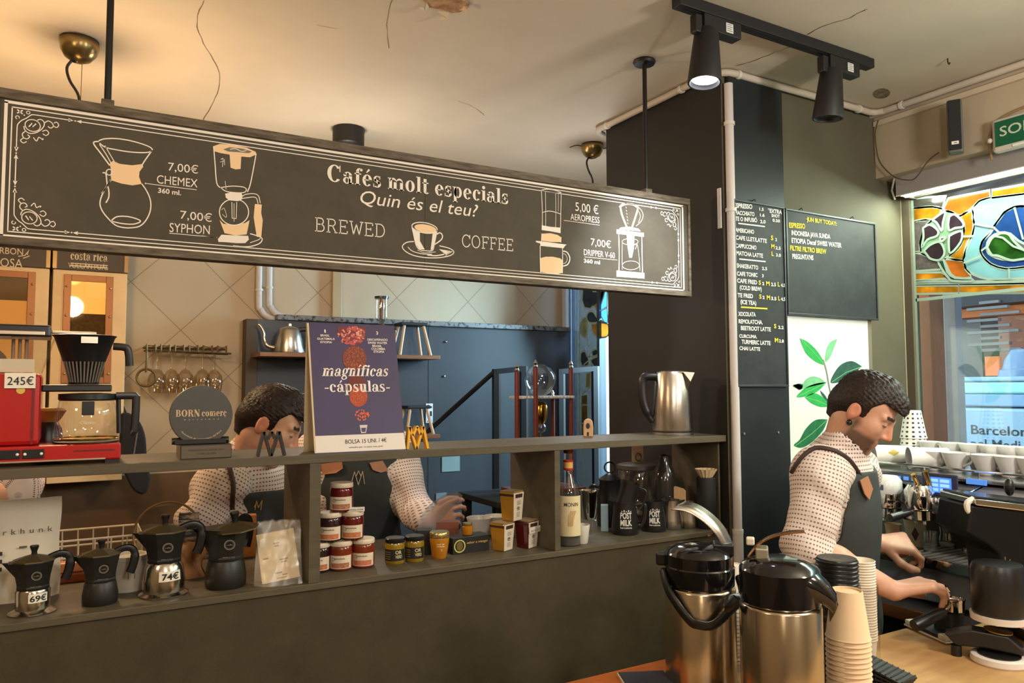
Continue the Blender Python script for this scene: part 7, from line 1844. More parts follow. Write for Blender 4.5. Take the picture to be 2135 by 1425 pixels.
def airpot(label, D, px, py_lid_bot, py_lid_top):
    c = at(px, 1400, D=D); c.z = ZW
    zl = at(px, py_lid_bot, D=D).z-ZW; zt = at(px, py_lid_top, D=D).z-ZW
    t = thing('airpot', label, 'airpot', tuple(c), math.radians(-30.05)-math.atan((px-CX)/FPX)*0.9, 'steel airpots on the wooden counter')
    r = 0.0785
    MB().lathe([(0, 0), (0.080, 0), (0.080, 0.014)], 48).build('base', M_blk, t, smooth=True)
    MB().lathe([(r, 0.0145), (r, zl-0.006), (r-0.002, zl-0.002), (r-0.006, zl)], 56, cap=False).build('body', mat('airpot_steel', (200, 186, 164), 0.2, 1.0, bump=0.03, bscale=60, stretch=(1, 1, 60)), t, smooth=True)
    return t, zl, zt, r
t, zl, zt, r = airpot('steel airpot farther back, its metal pump lever raised up high', 1.70, 1462, 1222, 1135)
h = zt-zl
MB().lathe([(r-0.005, zl), (r-0.002, zl+0.004), (r-0.001, zl+h*0.45), (r-0.003, zl+h*0.48), (r-0.003, zl+h*0.74), (r-0.010, zl+h*0.84), (r-0.03, zl+h*0.94), (0.02, zl+h), (0, zl+h)], 44).build('lid', M_gl, t, smooth=True, angle=30)
MB().box(-r-0.018, -r+0.006, -0.012, 0.012, zl+h*0.42, zl+h*0.75).build('pivot_knob', M_blk, t, bev=0.006)
MB().box(0.030, r-0.004, -0.03, 0.02, zl+h*0.75, zl+h*1.04).build('lever_mount', M_blk, t, bev=0.004)
lv = MB(); P = smooth_path([(0.062, -0.012, zl+h*0.98), (0.046, -0.014, zl+h*1.32), (0.020, -0.016, zl+h*1.62), (-0.012, -0.018, zl+h*1.84), (-0.040, -0.020, zl+h*1.90), (-0.052, -0.021, zl+h*1.86)], 6)
def strap(mb, P, w):
    vs = []
    for i, p in enumerate(P):
        ww = w(i/(len(P)-1))
        for s in (-1, 1): vs.append((p[0]+s*ww*0.5, p[1]+s*ww*0.85, p[2]+s*ww*0.22))
    mb.add(vs, [(2*i, 2*i+1, 2*i+3, 2*i+2) for i in range(len(P)-1)]); return mb
strap(lv, P, lambda u: 0.020+0.007*u if u < 0.9 else 0.016).build('pump_lever', M_steel, t, solid=0.0022, smooth=True)
MB().cyl((0.018, -0.030, zl+h*1.22), (0.052, 0.0, zl+h*1.30), 0.003).build('lever_pin', mat('pin_brown', (90, 62, 40), 0.4), t, smooth=True)
hd = [(-r-0.002, -0.01, zl+h*0.30), (-r+0.012, -0.062, zl-0.005), (-r+0.052, -0.094, zl-0.052), (-0.005, -0.102, zl-0.060), (0.026, -0.100, zl-0.058), (0.062, -0.082, zl-0.030), (r+0.010, -0.050, zl-0.008), (r+0.006, -0.012, zl+h*0.24)]
MB().tube(smooth_path(hd, 4), 0.0082, 10, flat=1.3).build('carry_handle', M_blk, t, smooth=True)
t, zl, zt, r = airpot('steel airpot in front with the long black beak spout over the cups', 1.50, 1630, 1258, 1163)
h = zt-zl
MB().lathe([(r-0.005, zl), (r-0.001, zl+0.004), (r-0.001, zl+h*0.72), (r-0.007, zl+h*0.82), (r-0.03, zl+h*0.95), (0.02, zl+h), (0, zl+h)], 44).build('lid', M_gl, t, smooth=True, angle=30)
bk = MB(); secs = [(0.0, 0.0, h*0.62, 0.046, 0.032), (0.040, 0.0, h*0.60, 0.045, 0.032), (0.066, 0.0, h*0.46, 0.036, 0.030), (0.084, 0.0, h*0.31, 0.028, 0.025), (0.096, 0.0, h*0.16, 0.021, 0.020), (0.100, 0.0, h*0.02, 0.015, 0.014)]
vs = []; n = 14
for i, (x, y, z, w_, hh) in enumerate(secs):
    for k in range(n):
        a = 2*PI*k/n; tl_ = 0.55*i/5
        vs.append((x+0.6*hh*math.sin(a)*tl_*1.2, y-0.02+w_*math.cos(a), zl+z+hh*math.sin(a)*(1-0.4*tl_)))
bk.add(vs, [(i*n+k, i*n+(k+1) % n, (i+1)*n+(k+1) % n, (i+1)*n+k) for i in range(len(secs)-1) for k in range(n)]+[tuple((len(secs)-1)*n+k for k in range(n))])
bk.build('beak_spout', M_gl, t, smooth=True)
MB().box(-0.045, -0.020, -0.02, 0.02, zl+h*0.93, zl+h*1.18).build('lever_mount', mat('mount_grey', (170, 160, 140), 0.4, 0.5), t, bev=0.003)
lv = MB(); P = smooth_path([(-0.060, 0.0, zl+h*0.92), (-0.040, 0.0, zl+h*1.22), (-0.012, 0.0, zl+h*1.42), (0.022, 0.0, zl+h*1.53), (0.050, 0.0, zl+h*1.57)], 6)
vs = []
for i, p in enumerate(P):
    for s in (-1, 1): vs.append((p[0], p[1]+s*0.015, p[2]))
lv.add(vs, [(2*i, 2*i+1, 2*i+3, 2*i+2) for i in range(len(P)-1)]); lv.build('pump_lever', mat('lever_warm_sheen', (170, 120, 70), 0.25, 1.0), t, solid=0.002, smooth=True)  # gold-brown reflection put into the lever's metal colour
MB().box(-0.062, -0.046, -0.014, 0.008, zl+h*1.22, zl+h*1.38).build('lever_stop', mat('mount_white', (220, 210, 190), 0.4), t, bev=0.003)
hd = [(r-0.006, 0.05, zl+0.02), (r*0.5, 0.10, zl-0.03), (-0.03, 0.102, zl-0.020), (-r-0.014, 0.05, zl-0.014), (-r-0.022, 0.0, zl-0.012), (-r-0.020, -0.03, zl-0.010), (-r-0.004, -0.035, zl+0.01)]
MB().tube(smooth_path(hd, 4), 0.0075, 10, flat=1.3).build('carry_handle', M_blk, t, smooth=True)
# ---- cup stacks
M_pc = mat('paper_cup', (222, 190, 150), 0.65)
M_pcw = mat('paper_cup_white', (226, 216, 198), 0.6)
M_dia = mat('cup_diamond', (96, 66, 34), 0.6)
def cup_mesh(mb, k=1.0, dz=0.0):
    """inverted paper cup: mouth down"""
    return mb.lathe([(0, 0.0838*k+dz), (0.0258*k, 0.0838*k+dz), (0.0386*k, 0.0004+dz), (0.0400*k, 0.0+dz), (0.0415*k, 0.0015+dz), (0.0400*k, 0.004+dz), (0.0395*k, 0.0045+dz), (0.0285*k, 0.088*k+dz), (0.0275*k, 0.090*k+dz), (0.0265*k, 0.0895*k+dz), (0.026*k, 0.086*k+dz), (0, 0.0855*k+dz)], 32)
def cup_stack(lab, grp, x, y, n, pitch, m, k=1.0, z=ZW, diamond=True, rz=None):
    f = rz if rz is not None else face(x, y)
    proto = None
    for i in range(n):
        zz = z+0.0004+i*pitch
        last = i == n-1
        lb = lab % ('topmost' if last else 'inside')
        if proto is None or last:
            t = thing('paper_cup', lb, 'cup', (x, y, zz), f, grp)
            mb = MB(); cup_mesh(mb, k); mb.build('cup', m, t, smooth=True)
            if last and diamond:
                mb = MB()
                for a0, w_ in ((-58, 0.013),):
                    P = [(0, 0.030), (w_, 0.052), (0, 0.074), (-w_, 0.052)]
                    V = []
                    for u, v in P:
                        rr = (0.0395-(v-0.0045)*0.1317+0.0007)*k
                        a = math.radians(-90+a0)+u/rr; V.append((rr*math.cos(a), rr*math.sin(a), v*k))
                    mb.add(V, [(0, 1, 2, 3)] if False else [(0, 3, 2, 1)])
                mb.build('diamond_print', M_dia, t)
            proto = proto or t
        else: dup(proto, (x, y, zz), f, lb)
p = at(1768, 1330, D=1.57)
n_ = int((p.z-ZW)/0.0098)+1
cup_stack('paper cup %s the tan inverted stack nearest the beak of the airpot', 'tan cups in the stack by the spout', p.x, p.y, n_, (p.z-ZW)/(n_-1), M_pc, 1.08)
p = at(1712, 1340, D=1.72)
cup_stack('paper cup %s the tan stack half hidden behind the front airpot', 'tan cups in the stack behind the front airpot', p.x, p.y, 15, 0.0094, M_pc, 0.95)
p = at(1531, 1300, D=1.86)
cup_stack('paper cup %s the pale stack glimpsed between both airpots', 'pale cups in the stack between the airpots', p.x, p.y, 18, 0.0094, M_pcw, 0.80, diamond=False)
p = at(1797, 1300, D=1.78); q = at(1797, 1170, D=1.78)
hs = q.z-ZW
x, y = p.x, p.y
n_ = 30; proto = None
for i in range(n_):
    zz = ZW+0.004+i*(hs-0.075)/n_
    lab = 'white paper cup nested upright in the tall clear sleeve' if i < n_-1 else 'topmost white paper cup of the tall clear sleeve'
    if proto is None:
        proto = thing('paper_cup', lab, 'cup', (x, y, zz), 0, 'white cups in the tall sleeve')
        MB().lathe([(0, 0.001), (0.023, 0.001), (0.024, 0.0), (0.0315, 0.074), (0.033, 0.075), (0.0335, 0.0765), (0.0322, 0.078), (0.0313, 0.077), (0.0238, 0.003), (0, 0.003)], 28).build('cup', M_pcw, proto, smooth=True)
    else: dup(proto, (x, y, zz), 0, lab)
M_acr = glass('acrylic', (244, 244, 246), 0.18, 0.02)
t = thing('cup_sleeve', 'tall clear sleeve holding white paper cups beside the barista', 'dispenser', (x, y, ZW), 0)
MB().lathe([(0.038, 0.0), (0.038, hs-0.055)], 32, cap=False).build('tube', M_acr, t, smooth=True)
MB().lathe([(0.0, 0.0005), (0.046, 0.0005), (0.046, 0.003), (0, 0.003)], 32).build('foot', M_acr, t, smooth=True)
p = at(1748, 1300, D=1.66); q = at(1748, 1163, D=1.66); hl = q.z-ZW; x, y = p.x, p.y
t = thing('cup_sleeve', 'clear sleeve of black cup lids standing behind the tan cup stack', 'dispenser', (x, y, ZW), 0)
MB().lathe([(0.0475, 0.0), (0.0475, hl-0.055)], 36, cap=False).build('tube', M_acr, t, smooth=True)
MB().lathe([(0, 0.0005), (0.0435, 0.0005), (0.0435, hl-0.135), (0, hl-0.135)], 32).build('spacer', M_blkm, t, smooth=True)
proto = None; nl = 14
for i in range(nl):
    zz = ZW+hl-0.132+i*0.0093; lab = 'black drink cover in the clear sleeve of lids' if i < nl-1 else 'topmost black drink cover above the clear sleeve'
    if proto is None:
        proto = thing('cup_cover', lab, 'cup cover', (x, y, zz), 0, 'black lids in the sleeve')
        MB().lathe([(0.0425, 0), (0.0445, 0.001), (0.0445, 0.004), (0.042, 0.006), (0.041, 0.009), (0.036, 0.0092), (0, 0.006)], 36).build('lid', M_blk, proto, smooth=True, angle=30)
    else: dup(proto, (x, y, zz), 0, lab)
p = at(1838, 1405, Z=ZW+0.03)
t = thing('cup_sleeves', 'fanned pile of black ribbed cup sleeves at the foot of the cup stacks', 'cup sleeves', (p.x, p.y, ZW), face(p.x, p.y))
for k in range(5):
    Mk = TR(0.002*k, -0.001*k, 0.006+0.0085*k) @ rot_z(-0.10*k) @ rot_y(0.05+0.04*k)
    MB().prism([(-0.05, -0.032), (0.048, -0.040), (0.056, 0.030), (-0.046, 0.036)], lambda q: tuple(Mk @ Vector((q[0], q[1], 0))), (0, 0, 1), 0.004).build('sleeve', M_blkm, t)
    rb = MB()
    for j in range(9):
        u = -0.044+j*0.0115; rb.tube([Mk @ Vector((u, -0.0345, 0.0048)), Mk @ Vector((u*1.06, 0.032, 0.0048))], 0.0016, 5)
    rb.build('rib', mat('sleeve_rib', (40, 40, 42), 0.5), t)
MB().box(-0.055, -0.030, 0.01, 0.035, 0.0, 0.075).build('holder', M_blkm, t, bev=0.002)
# ---- scale with portafilter
A, B_, C_ = at(1884, 1306, Z=ZW), at(1972, 1346, Z=ZW), at(2004, 1336, Z=ZW)
u = (B_-A).normalized(); L2 = (B_-A).length
t = thing('kitchen_scale', 'small white kitchen scale with a black top under the portafilter', 'scale', tuple((A+B_)/2+Vector((-u.y, u.x, 0))*0.055), math.atan2(u.y, u.x))
h2 = L2/2
M_sc = mat('scale_white', (222, 216, 202), 0.35)
MB().box(-h2, h2, -0.055, 0.055, 0.002, 0.007).build('base', M_sc, t, bev=0.0015)
MB().box(-h2+0.002, -h2+0.030, -0.053, 0.053, 0.0072, 0.020).build('rim', M_sc, t, bev=0.003); MB().box(h2-0.032, h2-0.002, -0.053, 0.053, 0.0072, 0.020).build('rim', M_sc, t, bev=0.003)
MB().box(-h2+0.031, h2-0.033, -0.053, 0.053, 0.0072, 0.017).build('platform', M_blkm, t, bev=0.002)
for a in (-1, 1):
    for b in (-1, 1): MB().box(a*(h2-0.012)-0.005, a*(h2-0.012)+0.005, b*0.045-0.005, b*0.045+0.005, 0, 0.0018).build('foot', M_blk, t)
hb = at(1906, 1306, D=1.97); hc = at(1968, 1276, D=2.0)
bs_ = at(1988, 1262, D=2.02)
t = thing('portafilter', 'portafilter full of ground coffee resting its black handle on the scale', 'portafilter', (bs_.x, bs_.y, ZW))
o = Vector((bs_.x, bs_.y, ZW)); zc_ = bs_.z-ZW
MB().tube([hb-o, hb-o+(hc-hb)*0.15, hb-o+(hc-hb)*0.8, hc-o], [0.015, 0.0165, 0.0145, 0.012], 16).build('handle', M_blk, t, smooth=True)
MB().lathe([(0.006, -0.012), (0.026, -0.006), (0.0275, 0.020), (0.0285, 0.022), (0.0285, 0.025), (0.0265, 0.025), (0.0255, 0.020), (0.0, 0.016)], 32, TR(0, 0, zc_-0.008), cap=False).build('basket', M_chrome, t, smooth=True)
MB().lathe([(0, 0.020), (0.025, 0.018)], 24, TR(0, 0, zc_-0.008), cap=False).build('coffee', mat('ground_coffee', (84, 46, 28), 0.9, bump=0.4, bscale=200), t, smooth=True)
MB().tube([hc-o, Vector((-0.018, 0.006, zc_-0.004))], [0.010, 0.008], 10).build('neck', M_chrome, t, smooth=True)
MB().tube(smooth_path([(0.004, 0.02, zc_+0.015), (0.006, 0.03, zc_+0.035), (0.014, 0.03, zc_+0.040), (0.024, 0.026, zc_+0.026)], 4), 0.0045, 8).build('ear', M_chrome, t, smooth=True)
MB().box(-0.012, 0.05, 0.0, 0.05, 0.0, zc_-0.022).build('rest_block', M_blkm, t, bev=0.004)
# ---- automatic tamper on its white base
p = at(2088, 1392, Z=ZW)
t = thing('tamping_machine', 'white-framed automatic tamper with a round black head on the counter edge', 'tamper', (p.x+0.03, p.y+0.02, ZW), face(p.x, p.y)); 
D_ = (Vector((p.x, p.y, EYE))-Vector((0, 0, EYE))).dot(CF)
kk = D_/FPX
hz_ = at(2085, 1200, D=D_+0.05).z-ZW; hb_ = at(2085, 1282, D=D_+0.05).z-ZW
M_tw = mat('tamper_white', (214, 204, 196), 0.35)
MB().lathe([(0, 0), (0.060, 0), (0.062, 0.004), (0.060, 0.016), (0.056, 0.018), (0, 0.018)], 40).build('base', M_tw, t, smooth=True, angle=30)
MB().lathe([(0, 0.0183), (0.046, 0.0183), (0.046, 0.021), (0, 0.021)], 36).build('mat', M_blk, t, smooth=True)
MB().lathe([(0, hb_+0.012), (0.058, hb_+0.012), (0.060, hb_+0.02), (0.060, hz_+0.02), (0.054, hz_+0.035), (0, hz_+0.036)], 40, TR(0.004, 0.03, 0)).build('head', M_blk, t, smooth=True, angle=30)
MB().lathe([(0.050, hb_-0.004), (0.063, hb_-0.004), (0.064, hb_+0.011), (0.050, hb_+0.011)], 40, TR(0.004, 0.03, 0), cap=False).build('head_ring', M_tw, t, smooth=True, angle=30)
MB().tube(smooth_path([(0.046, 0.02, hb_+0.002), (0.066, 0.02, hb_-0.006), (0.074, 0.02, hb_-0.03), (0.070, 0.02, 0.05), (0.060, 0.02, 0.012)], 5), 0.011, 10, flat=1.5).build('arm', M_tw, t, smooth=True)
MB().prism([(-0.115, 0.052), (-0.055, 0.070), (0.02, 0.066), (0.052, 0.038), (0.050, 0.024), (-0.03, 0.030), (-0.09, 0.026)], lambda q: (q[0], -0.01, q[1]), (0, 1, 0), 0.05).build('fork', M_blk, t, bev=0.004)
MB().lathe([(0, 0), (0.030, 0.001), (0.031, 0.004), (0, 0.006)], 28, TR(0.0, 0.01, 0.070) @ rot_y(0.10)).build('cam_plate', mat('cam_bronze', (150, 124, 92), 0.25, 0.9), t, smooth=True)
MB().cyl((-0.09, 0.0, 0.0), (-0.09, 0.0, 0.026), 0.012).build('fork_foot', M_blk, t, smooth=True)
# ---- grinder
gx_, gy_ = 2.235, 1.075
Dg = (Vector((gx_, gy_, 0))).dot(Vector((CF.x, CF.y, 0)))
t = thing('coffee_grinder', 'big black coffee grinder with a chrome-edged top beside the espresso machine', 'grinder', (gx_, gy_, ZW), math.radians(-30.05))
og = Vector((gx_, gy_, ZW))
def gl(px, py):
    q = at(px, py, D=Dg)-og; c_, s_ = math.cos(math.radians(30.05)), math.sin(math.radians(30.05))
    return (q.x*c_-q.y*s_, q.z)
prof = [gl(1984, 1044), (gl(2180, 1064)), gl(2190, 1300), (0.075, 0.0), (-0.055, 0.0), gl(2042, 1250), gl(2040, 1172), gl(2036, 1140), gl(2014, 1121), gl(1974, 1098)]
MB().prism(prof, lambda q: (q[0], -0.07, q[1]), (0, 1, 0), 0.15).build('body', mat('grinder_black', (12, 12, 13), 0.45, spec=0.25), t, bev=0.005)
a, b = gl(1990, 1030), gl(2180, 1052)
a2, b2_ = gl(1990, 1043), gl(2180, 1066)
MB().prism([a2, b2_, b, a], lambda q: (q[0], -0.078, q[1]), (0, 1, 0), 0.166).build('chrome_band', M_chrome, t, bev=0.003)
MB().prism([(a[0]+0.004, a[1]+0.0003), (b[0], b[1]+0.0003), (b[0], b[1]+0.006), (a[0]+0.004, a[1]+0.006)], lambda q: (q[0], -0.072, q[1]), (0, 1, 0), 0.154).build('top_plate', mat('grinder_top', (60, 66, 76), 0.12, 0.6), t, bev=0.002)
q = gl(1990, 1035); MB().tube(smooth_path([(q[0]+0.004, -0.06, q[1]+0.004), (q[0]-0.012, -0.06, q[1]-0.006), (q[0]-0.012, -0.06, q[1]-0.022), (q[0]-0.006, -0.06, q[1]-0.030)], 4), 0.008, 8).build('side_clip', mat('clip_white', (220, 216, 206), 0.3), t, smooth=True)
q = gl(2096, 1010); MB().ball((q[0], 0.0, q[1]-0.006), 0.016, 16, (0.8, 0.8, 1.5)).build('bean_gate_knob', M_blk, t, smooth=True)
q = gl(2046, 1160)
for k in range(2): MB().cyl((q[0]+0.012*k, -0.071, q[1]-0.004-0.012*k), (q[0]+0.012*k, -0.071, q[1]+0.020-0.006*k), 0.0022).build('prong', M_steel, t, smooth=True)

# ------------------------------------------------------------------ bench and espresso machine by the window
XB, XM = 2.335, 2.47
bn = thing('machine_bench', 'bench with a steel top and wooden edge under the espresso machine', 'bench', (XB, 0, 0))
MB().box(0.03, XR-XB-0.004, 0.30, YC-0.03, 0.0, 0.862).build('cabinet', M_blkm, bn)
zb_ = 0.905
MB().box(0.012, XR-XB-0.004, 0.30, YC-0.03, 0.8625, zb_).build('top', mat('bench_top_steel', (150, 148, 150), 0.35, 0.7), bn)
MB().box(0.0, 0.0115, 0.30, YC-0.03, 0.866, zb_).build('edge', mat('bench_edge_wood', (150, 104, 62), 0.5), bn, bev=0.001)
em = thing('espresso_machine', 'chrome espresso machine with screens and white cups on its top', 'espresso machine', (XM, 0, zb_))
ya, yb = 1.705, 0.80
Zm = lambda z: z-zb_
dx = XR-XM-0.02
M_em = mat('machine_steel', (170, 170, 172), 0.24, 0.9); M_emd = mat('machine_dark', (150, 150, 152), 0.3, 0.15); M_emb = mat('machine_back', (60, 48, 40), 0.5)
MB().box(-0.03, dx, yb, ya, 0.012, Zm(1.045)).build('lower_body', mat('machine_panel', (176, 182, 192), 0.4, 0.35), em, bev=0.006)
for y in (ya-0.06, yb+0.06):
    for x in (0.03, dx-0.05): MB().cyl((x, y, 0), (x, y, 0.0118), 0.018).build('foot', M_blk, em)
MB().box(-0.10, dx-0.2, yb, ya, Zm(1.0455), Zm(1.062)).build('drip_tray', M_em, em, bev=0.004)
MB().box(-0.106, -0.1005, yb, ya, Zm(1.040), Zm(1.073)).build('tray_lip', M_chrome, em, bev=0.002)
gr = MB()
for k in range(34):
    y = yb+0.02+(ya-yb-0.04)*k/33; gr.box(-0.09, 0.16, y-0.004, y+0.004, Zm(1.0625), Zm(1.067))
gr.build('grate', mat('grate_steel', (170, 168, 160), 0.4, 0.5), em)
MB().box(0.17, dx, yb, ya, Zm(1.0455), Zm(1.300)).build('back_body', M_emb, em)
MB().prism([(-0.02, Zm(1.205)), (-0.05, Zm(1.225)), (0.0, Zm(1.305)), (0.168, Zm(1.315)), (0.168, Zm(1.205))], lambda q: (q[0], yb, q[1]), (0, 1, 0), ya-yb).build('control_hood', M_emd, em, bev=0.004)
MB().box(-0.02, dx, yb, ya, Zm(1.3155), Zm(1.330)).build('cup_tray', M_em, em, bev=0.005)
rl = MB()
rl.tube([(-0.012, ya-0.01, Zm(1.352)), (-0.012, yb+0.01, Zm(1.352))], 0.004, 8)
for k in range(6): y = ya-0.02-(ya-yb-0.04)*k/5; rl.tube([(-0.012, y, Zm(1.330)), (-0.012, y, Zm(1.352))], 0.003, 6)
rl.build('cup_rail', M_chrome, em, smooth=True)
def em_at(px, py, dx_=0.0):
    q = at(px, py, X=XM+dx_); return (dx_, q.y, q.z-zb_)
q = em_at(1961, 1013, -0.058)
sc_ = MB().box(q[0]-0.008, q[0], q[1]-0.058, q[1]+0.058, q[2]-0.036, q[2]+0.038).build('display', mat('display_case', (56, 56, 78), 0.3), em, bev=0.003)
MB().box(q[0]-0.0095, q[0]-0.0082, q[1]-0.040, q[1]+0.036, q[2]-0.022, q[2]+0.026).build('screen', mat('screen_blue', (60, 120, 220), 0.3, emit=(70, 130, 240), estr=0.9), sc_)
mb = MB()
for i in range(2):
    for j in range(3): mb.box(q[0]-0.0105, q[0]-0.0098, q[1]-0.034+i*0.036, q[1]-0.004+i*0.036, q[2]-0.018+j*0.0145, q[2]-0.008+j*0.0145)
mb.build('icons', mat('screen_icons', (140, 190, 250), 0.3, emit=(150, 200, 255), estr=0.8), sc_)
q = em_at(1884, 997, -0.03)
sc_ = MB().box(q[0]-0.006, q[0], q[1]-0.075, q[1]+0.07, q[2]-0.012, q[2]+0.012).build('status_bar', mat('display_case', (0, 0, 0)), em, bev=0.002)
for k in range(4): MB().box(q[0]-0.0072, q[0]-0.0062, q[1]-0.05+k*0.028, q[1]-0.032+k*0.028, q[2]-0.006, q[2]+0.006).build('indicator', mat('indicator_blue', (70, 120, 200), 0.3, emit=(90, 150, 240), estr=0.6), sc_)
q = em_at(2037, 1007, -0.03); MB().box(q[0]-0.006, q[0], q[1]-0.03, q[1]+0.03, q[2]-0.006, q[2]+0.010).build('indicator', mat('indicator_blue', (0, 0, 0)), em)
def TS(x, y, z): return TR(x, y, z) @ Matrix.Diagonal((1.25, 1.25, 1.25, 1))
def group(px, py, cap):
    q = em_at(px, py, -0.10); y, z = q[1], q[2]
    g = MB(); g.lathe([(0, -0.035), (0.030, -0.034), (0.036, -0.02), (0.036, 0.012), (0.026, 0.028), (0, 0.030)], 28, TS(-0.10, y, z)); o = g.build('group_head', M_chrome, em, smooth=True)
    MB().cyl((-0.08, y, z), (-0.02, y, z+0.005), 0.026).build('neck', M_chrome, o, smooth=True)
    if cap:
        MB().lathe([(0, 0.052), (0.030, 0.049), (0.040, 0.036), (0.041, 0.014), (0.036, 0.004)], 30, TS(-0.108, y, z), cap=False).build('cap', mat('cap_white', (226, 228, 222), 0.2), o, smooth=True)
        for k in range(3): MB().box(-0.161, -0.1572, y-0.026+k*0.019, y-0.011+k*0.019, z+0.018, z+0.036).build('button', mat('button_dark', (70, 76, 96), 0.3), o, bev=0.001)
    MB().lathe([(0.024, -0.062), (0.033, -0.058), (0.033, -0.036), (0.024, -0.036)], 26, TS(-0.10, y, z)).build('portafilter', M_chrome, o, smooth=True)
    MB().tube([(-0.13, y+0.005, z-0.048), (-0.21, y+0.03, z-0.066)], [0.011, 0.014], 12).build('handle', M_blk, o, smooth=True)
    for s in (-1, 1): MB().tube(smooth_path([(-0.10, y, z-0.058), (-0.10, y+s*0.012, z-0.070), (-0.10, y+s*0.014, z-0.090)], 4), 0.005, 8).build('spout', M_chrome, o, smooth=True)
    return y, z
gy1, gz1 = group(1850, 1030, True)
gy2, gz2 = group(1917, 1034, False)
rd = random.Random(4)
q = em_at(1937, 1050, -0.07)
for k in range(4):
    w = em_at(1926+k*12, 1040+k*1.5, -0.075); MB().lathe([(0, 0), (0.008, 0), (0.009, 0.006), (0.006, 0.010), (0, 0.010)], 16, TR(w[0], w[1], w[2]) @ rot_y(-PI/2)).build('button', M_chrome if k < 2 else mat('button_white', (230, 226, 220), 0.3), em, smooth=True)
w = em_at(1905, 1022, -0.12); MB().tube(smooth_path([(-0.04, w[1], w[2]-0.04), (-0.10, w[1], w[2]+0.02), (-0.12, w[1], w[2]+0.05)], 4), 0.008, 10).build('brew_lever', mat('lever_brass', (190, 150, 84), 0.2, 1.0), em, smooth=True)
w = em_at(1931, 1012, -0.09); MB().tube([(-0.05, w[1], w[2]-0.05), (-0.09, w[1], w[2]+0.045)], [0.006, 0.009], 10).build('brew_lever', mat('lever_brass', (0, 0, 0)), em, smooth=True)
w = em_at(1975, 1040, -0.06); MB().tube([(-0.06, w[1]-0.05, w[2]+0.005), (-0.06, w[1]+0.04, w[2]+0.010)], 0.006, 10).build('brass_bar', mat('lever_brass', (0, 0, 0)), em, smooth=True)
w = em_at(1956, 1065, -0.05); MB().box(-0.05, -0.01, w[1]-0.07, w[1]+0.05, w[2]-0.014, w[2]+0.010).build('splash_plate', M_em, em, bev=0.003)
w = em_at(1975, 1030, -0.10); MB().tube(smooth_path([(-0.02, w[1]-0.06, w[2]+0.02), (-0.09, w[1]-0.06, w[2]), (-0.10, w[1]-0.055, w[2]-0.06), (-0.095, w[1]-0.05, w[2]-0.13)], 5), 0.005, 8).build('steam_wand', M_chrome, em, smooth=True)
w = em_at(1821, 990, -0.02); MB().box(-0.03, -0.026, w[1]-0.012, w[1]+0.014, w[2]-0.016, w[2]+0.016).build('tag', mat('cap_white', (0, 0, 0)), em); MB().box(-0.0305, -0.0302, w[1]-0.005, w[1]+0.005, w[2]-0.006, w[2]+0.006).build('tag_mark', M_ink, em)
ZG = 1.0675
def upright_cup(label, px, py, m, k, dia, X=2.42):
    q = at(px, py, Z=ZG)
    t = thing('paper_cup', label, 'cup', (q.x, q.y, ZG), face(q.x, q.y))
    MB().lathe([(0, 0.001), (0.026*k, 0.001), (0.027*k, 0.0), (0.037*k, 0.088*k), (0.0385*k, 0.0895*k), (0.0385*k, 0.092*k), (0.0365*k, 0.091*k), (0.026*k, 0.004), (0, 0.004)], 30).build('cup', m, t, smooth=True)
    if dia:
        mb = MB(); V = []
        for u, v in ((0, 0.020), (0.012, 0.045), (0, 0.070), (-0.012, 0.045)):
            rr = (0.027+v*0.1136+0.0008)*k; a = math.radians(-90)+u/rr; V.append((rr*math.cos(a), rr*math.sin(a), v*k))
        mb.add(V, [(0, 1, 2, 3)]); mb.build('diamond_print', mat('cup_diamond_dark', (78, 46, 36), 0.6), t)
upright_cup('small cream paper cup under the capped group of the espresso machine', 1863, 1132, M_pc, 0.72, False)
upright_cup('taller paper cup with a brown diamond under the chrome group', 1909, 1138, mat('paper_cup_drab', (190, 180, 150), 0.65), 0.98, True)
q = at(1936, 1149, Z=ZG); t = thing('tumbler', 'straight clear glass tumbler at the front edge of the drip tray', 'glass', (q.x+0.012, q.y, ZG), 0)
MB().lathe([(0.0, 0.002), (0.021, 0.002), (0.0225, 0.062)], 28, cap=False).build('glass', glass('tumbler_glass', (244, 246, 246), 0.35, 0.02), t, smooth=True)
MB().lathe([(0, 0), (0.0212, 0), (0.0214, 0.006), (0, 0.007)], 28).build('glass_bottom', mat('thick_glass', (190, 196, 196), 0.05, trans=0.8), t, smooth=True)
q = at(1969, 1140, Z=ZG); t = thing('glass_jug', 'small round clear glass jug farther back on the drip tray', 'jug', (q.x+0.015, q.y, ZG), 0)
MB().lathe([(0.0, 0.001), (0.022, 0.001), (0.026, 0.012), (0.025, 0.030), (0.021, 0.042), (0.024, 0.062), (0.0255, 0.068)], 28, cap=False).build('glass', MATS['tumbler_glass'], t, smooth=True)
MB().lathe([(0, 0.0012), (0.021, 0.0012), (0.024, 0.010), (0, 0.011)], 24).build('residue', mat('milk_residue', (214, 208, 180), 0.3), t, smooth=True)
q = at(2012, 1156, Z=ZG); t = thing('espresso_glass', 'tiny espresso glass at the end of the drip tray near the grinder', 'glass', (q.x+0.01, q.y, ZG), 0)
MB().lathe([(0.0, 0.001), (0.009, 0.001), (0.011, 0.018)], 18, cap=False).build('glass', MATS['tumbler_glass'], t, smooth=True); MB().lathe([(0.006, 0.0185), (0.009, 0.022), (0.0, 0.034)], 14).build('stopper', M_blk, t, smooth=True)
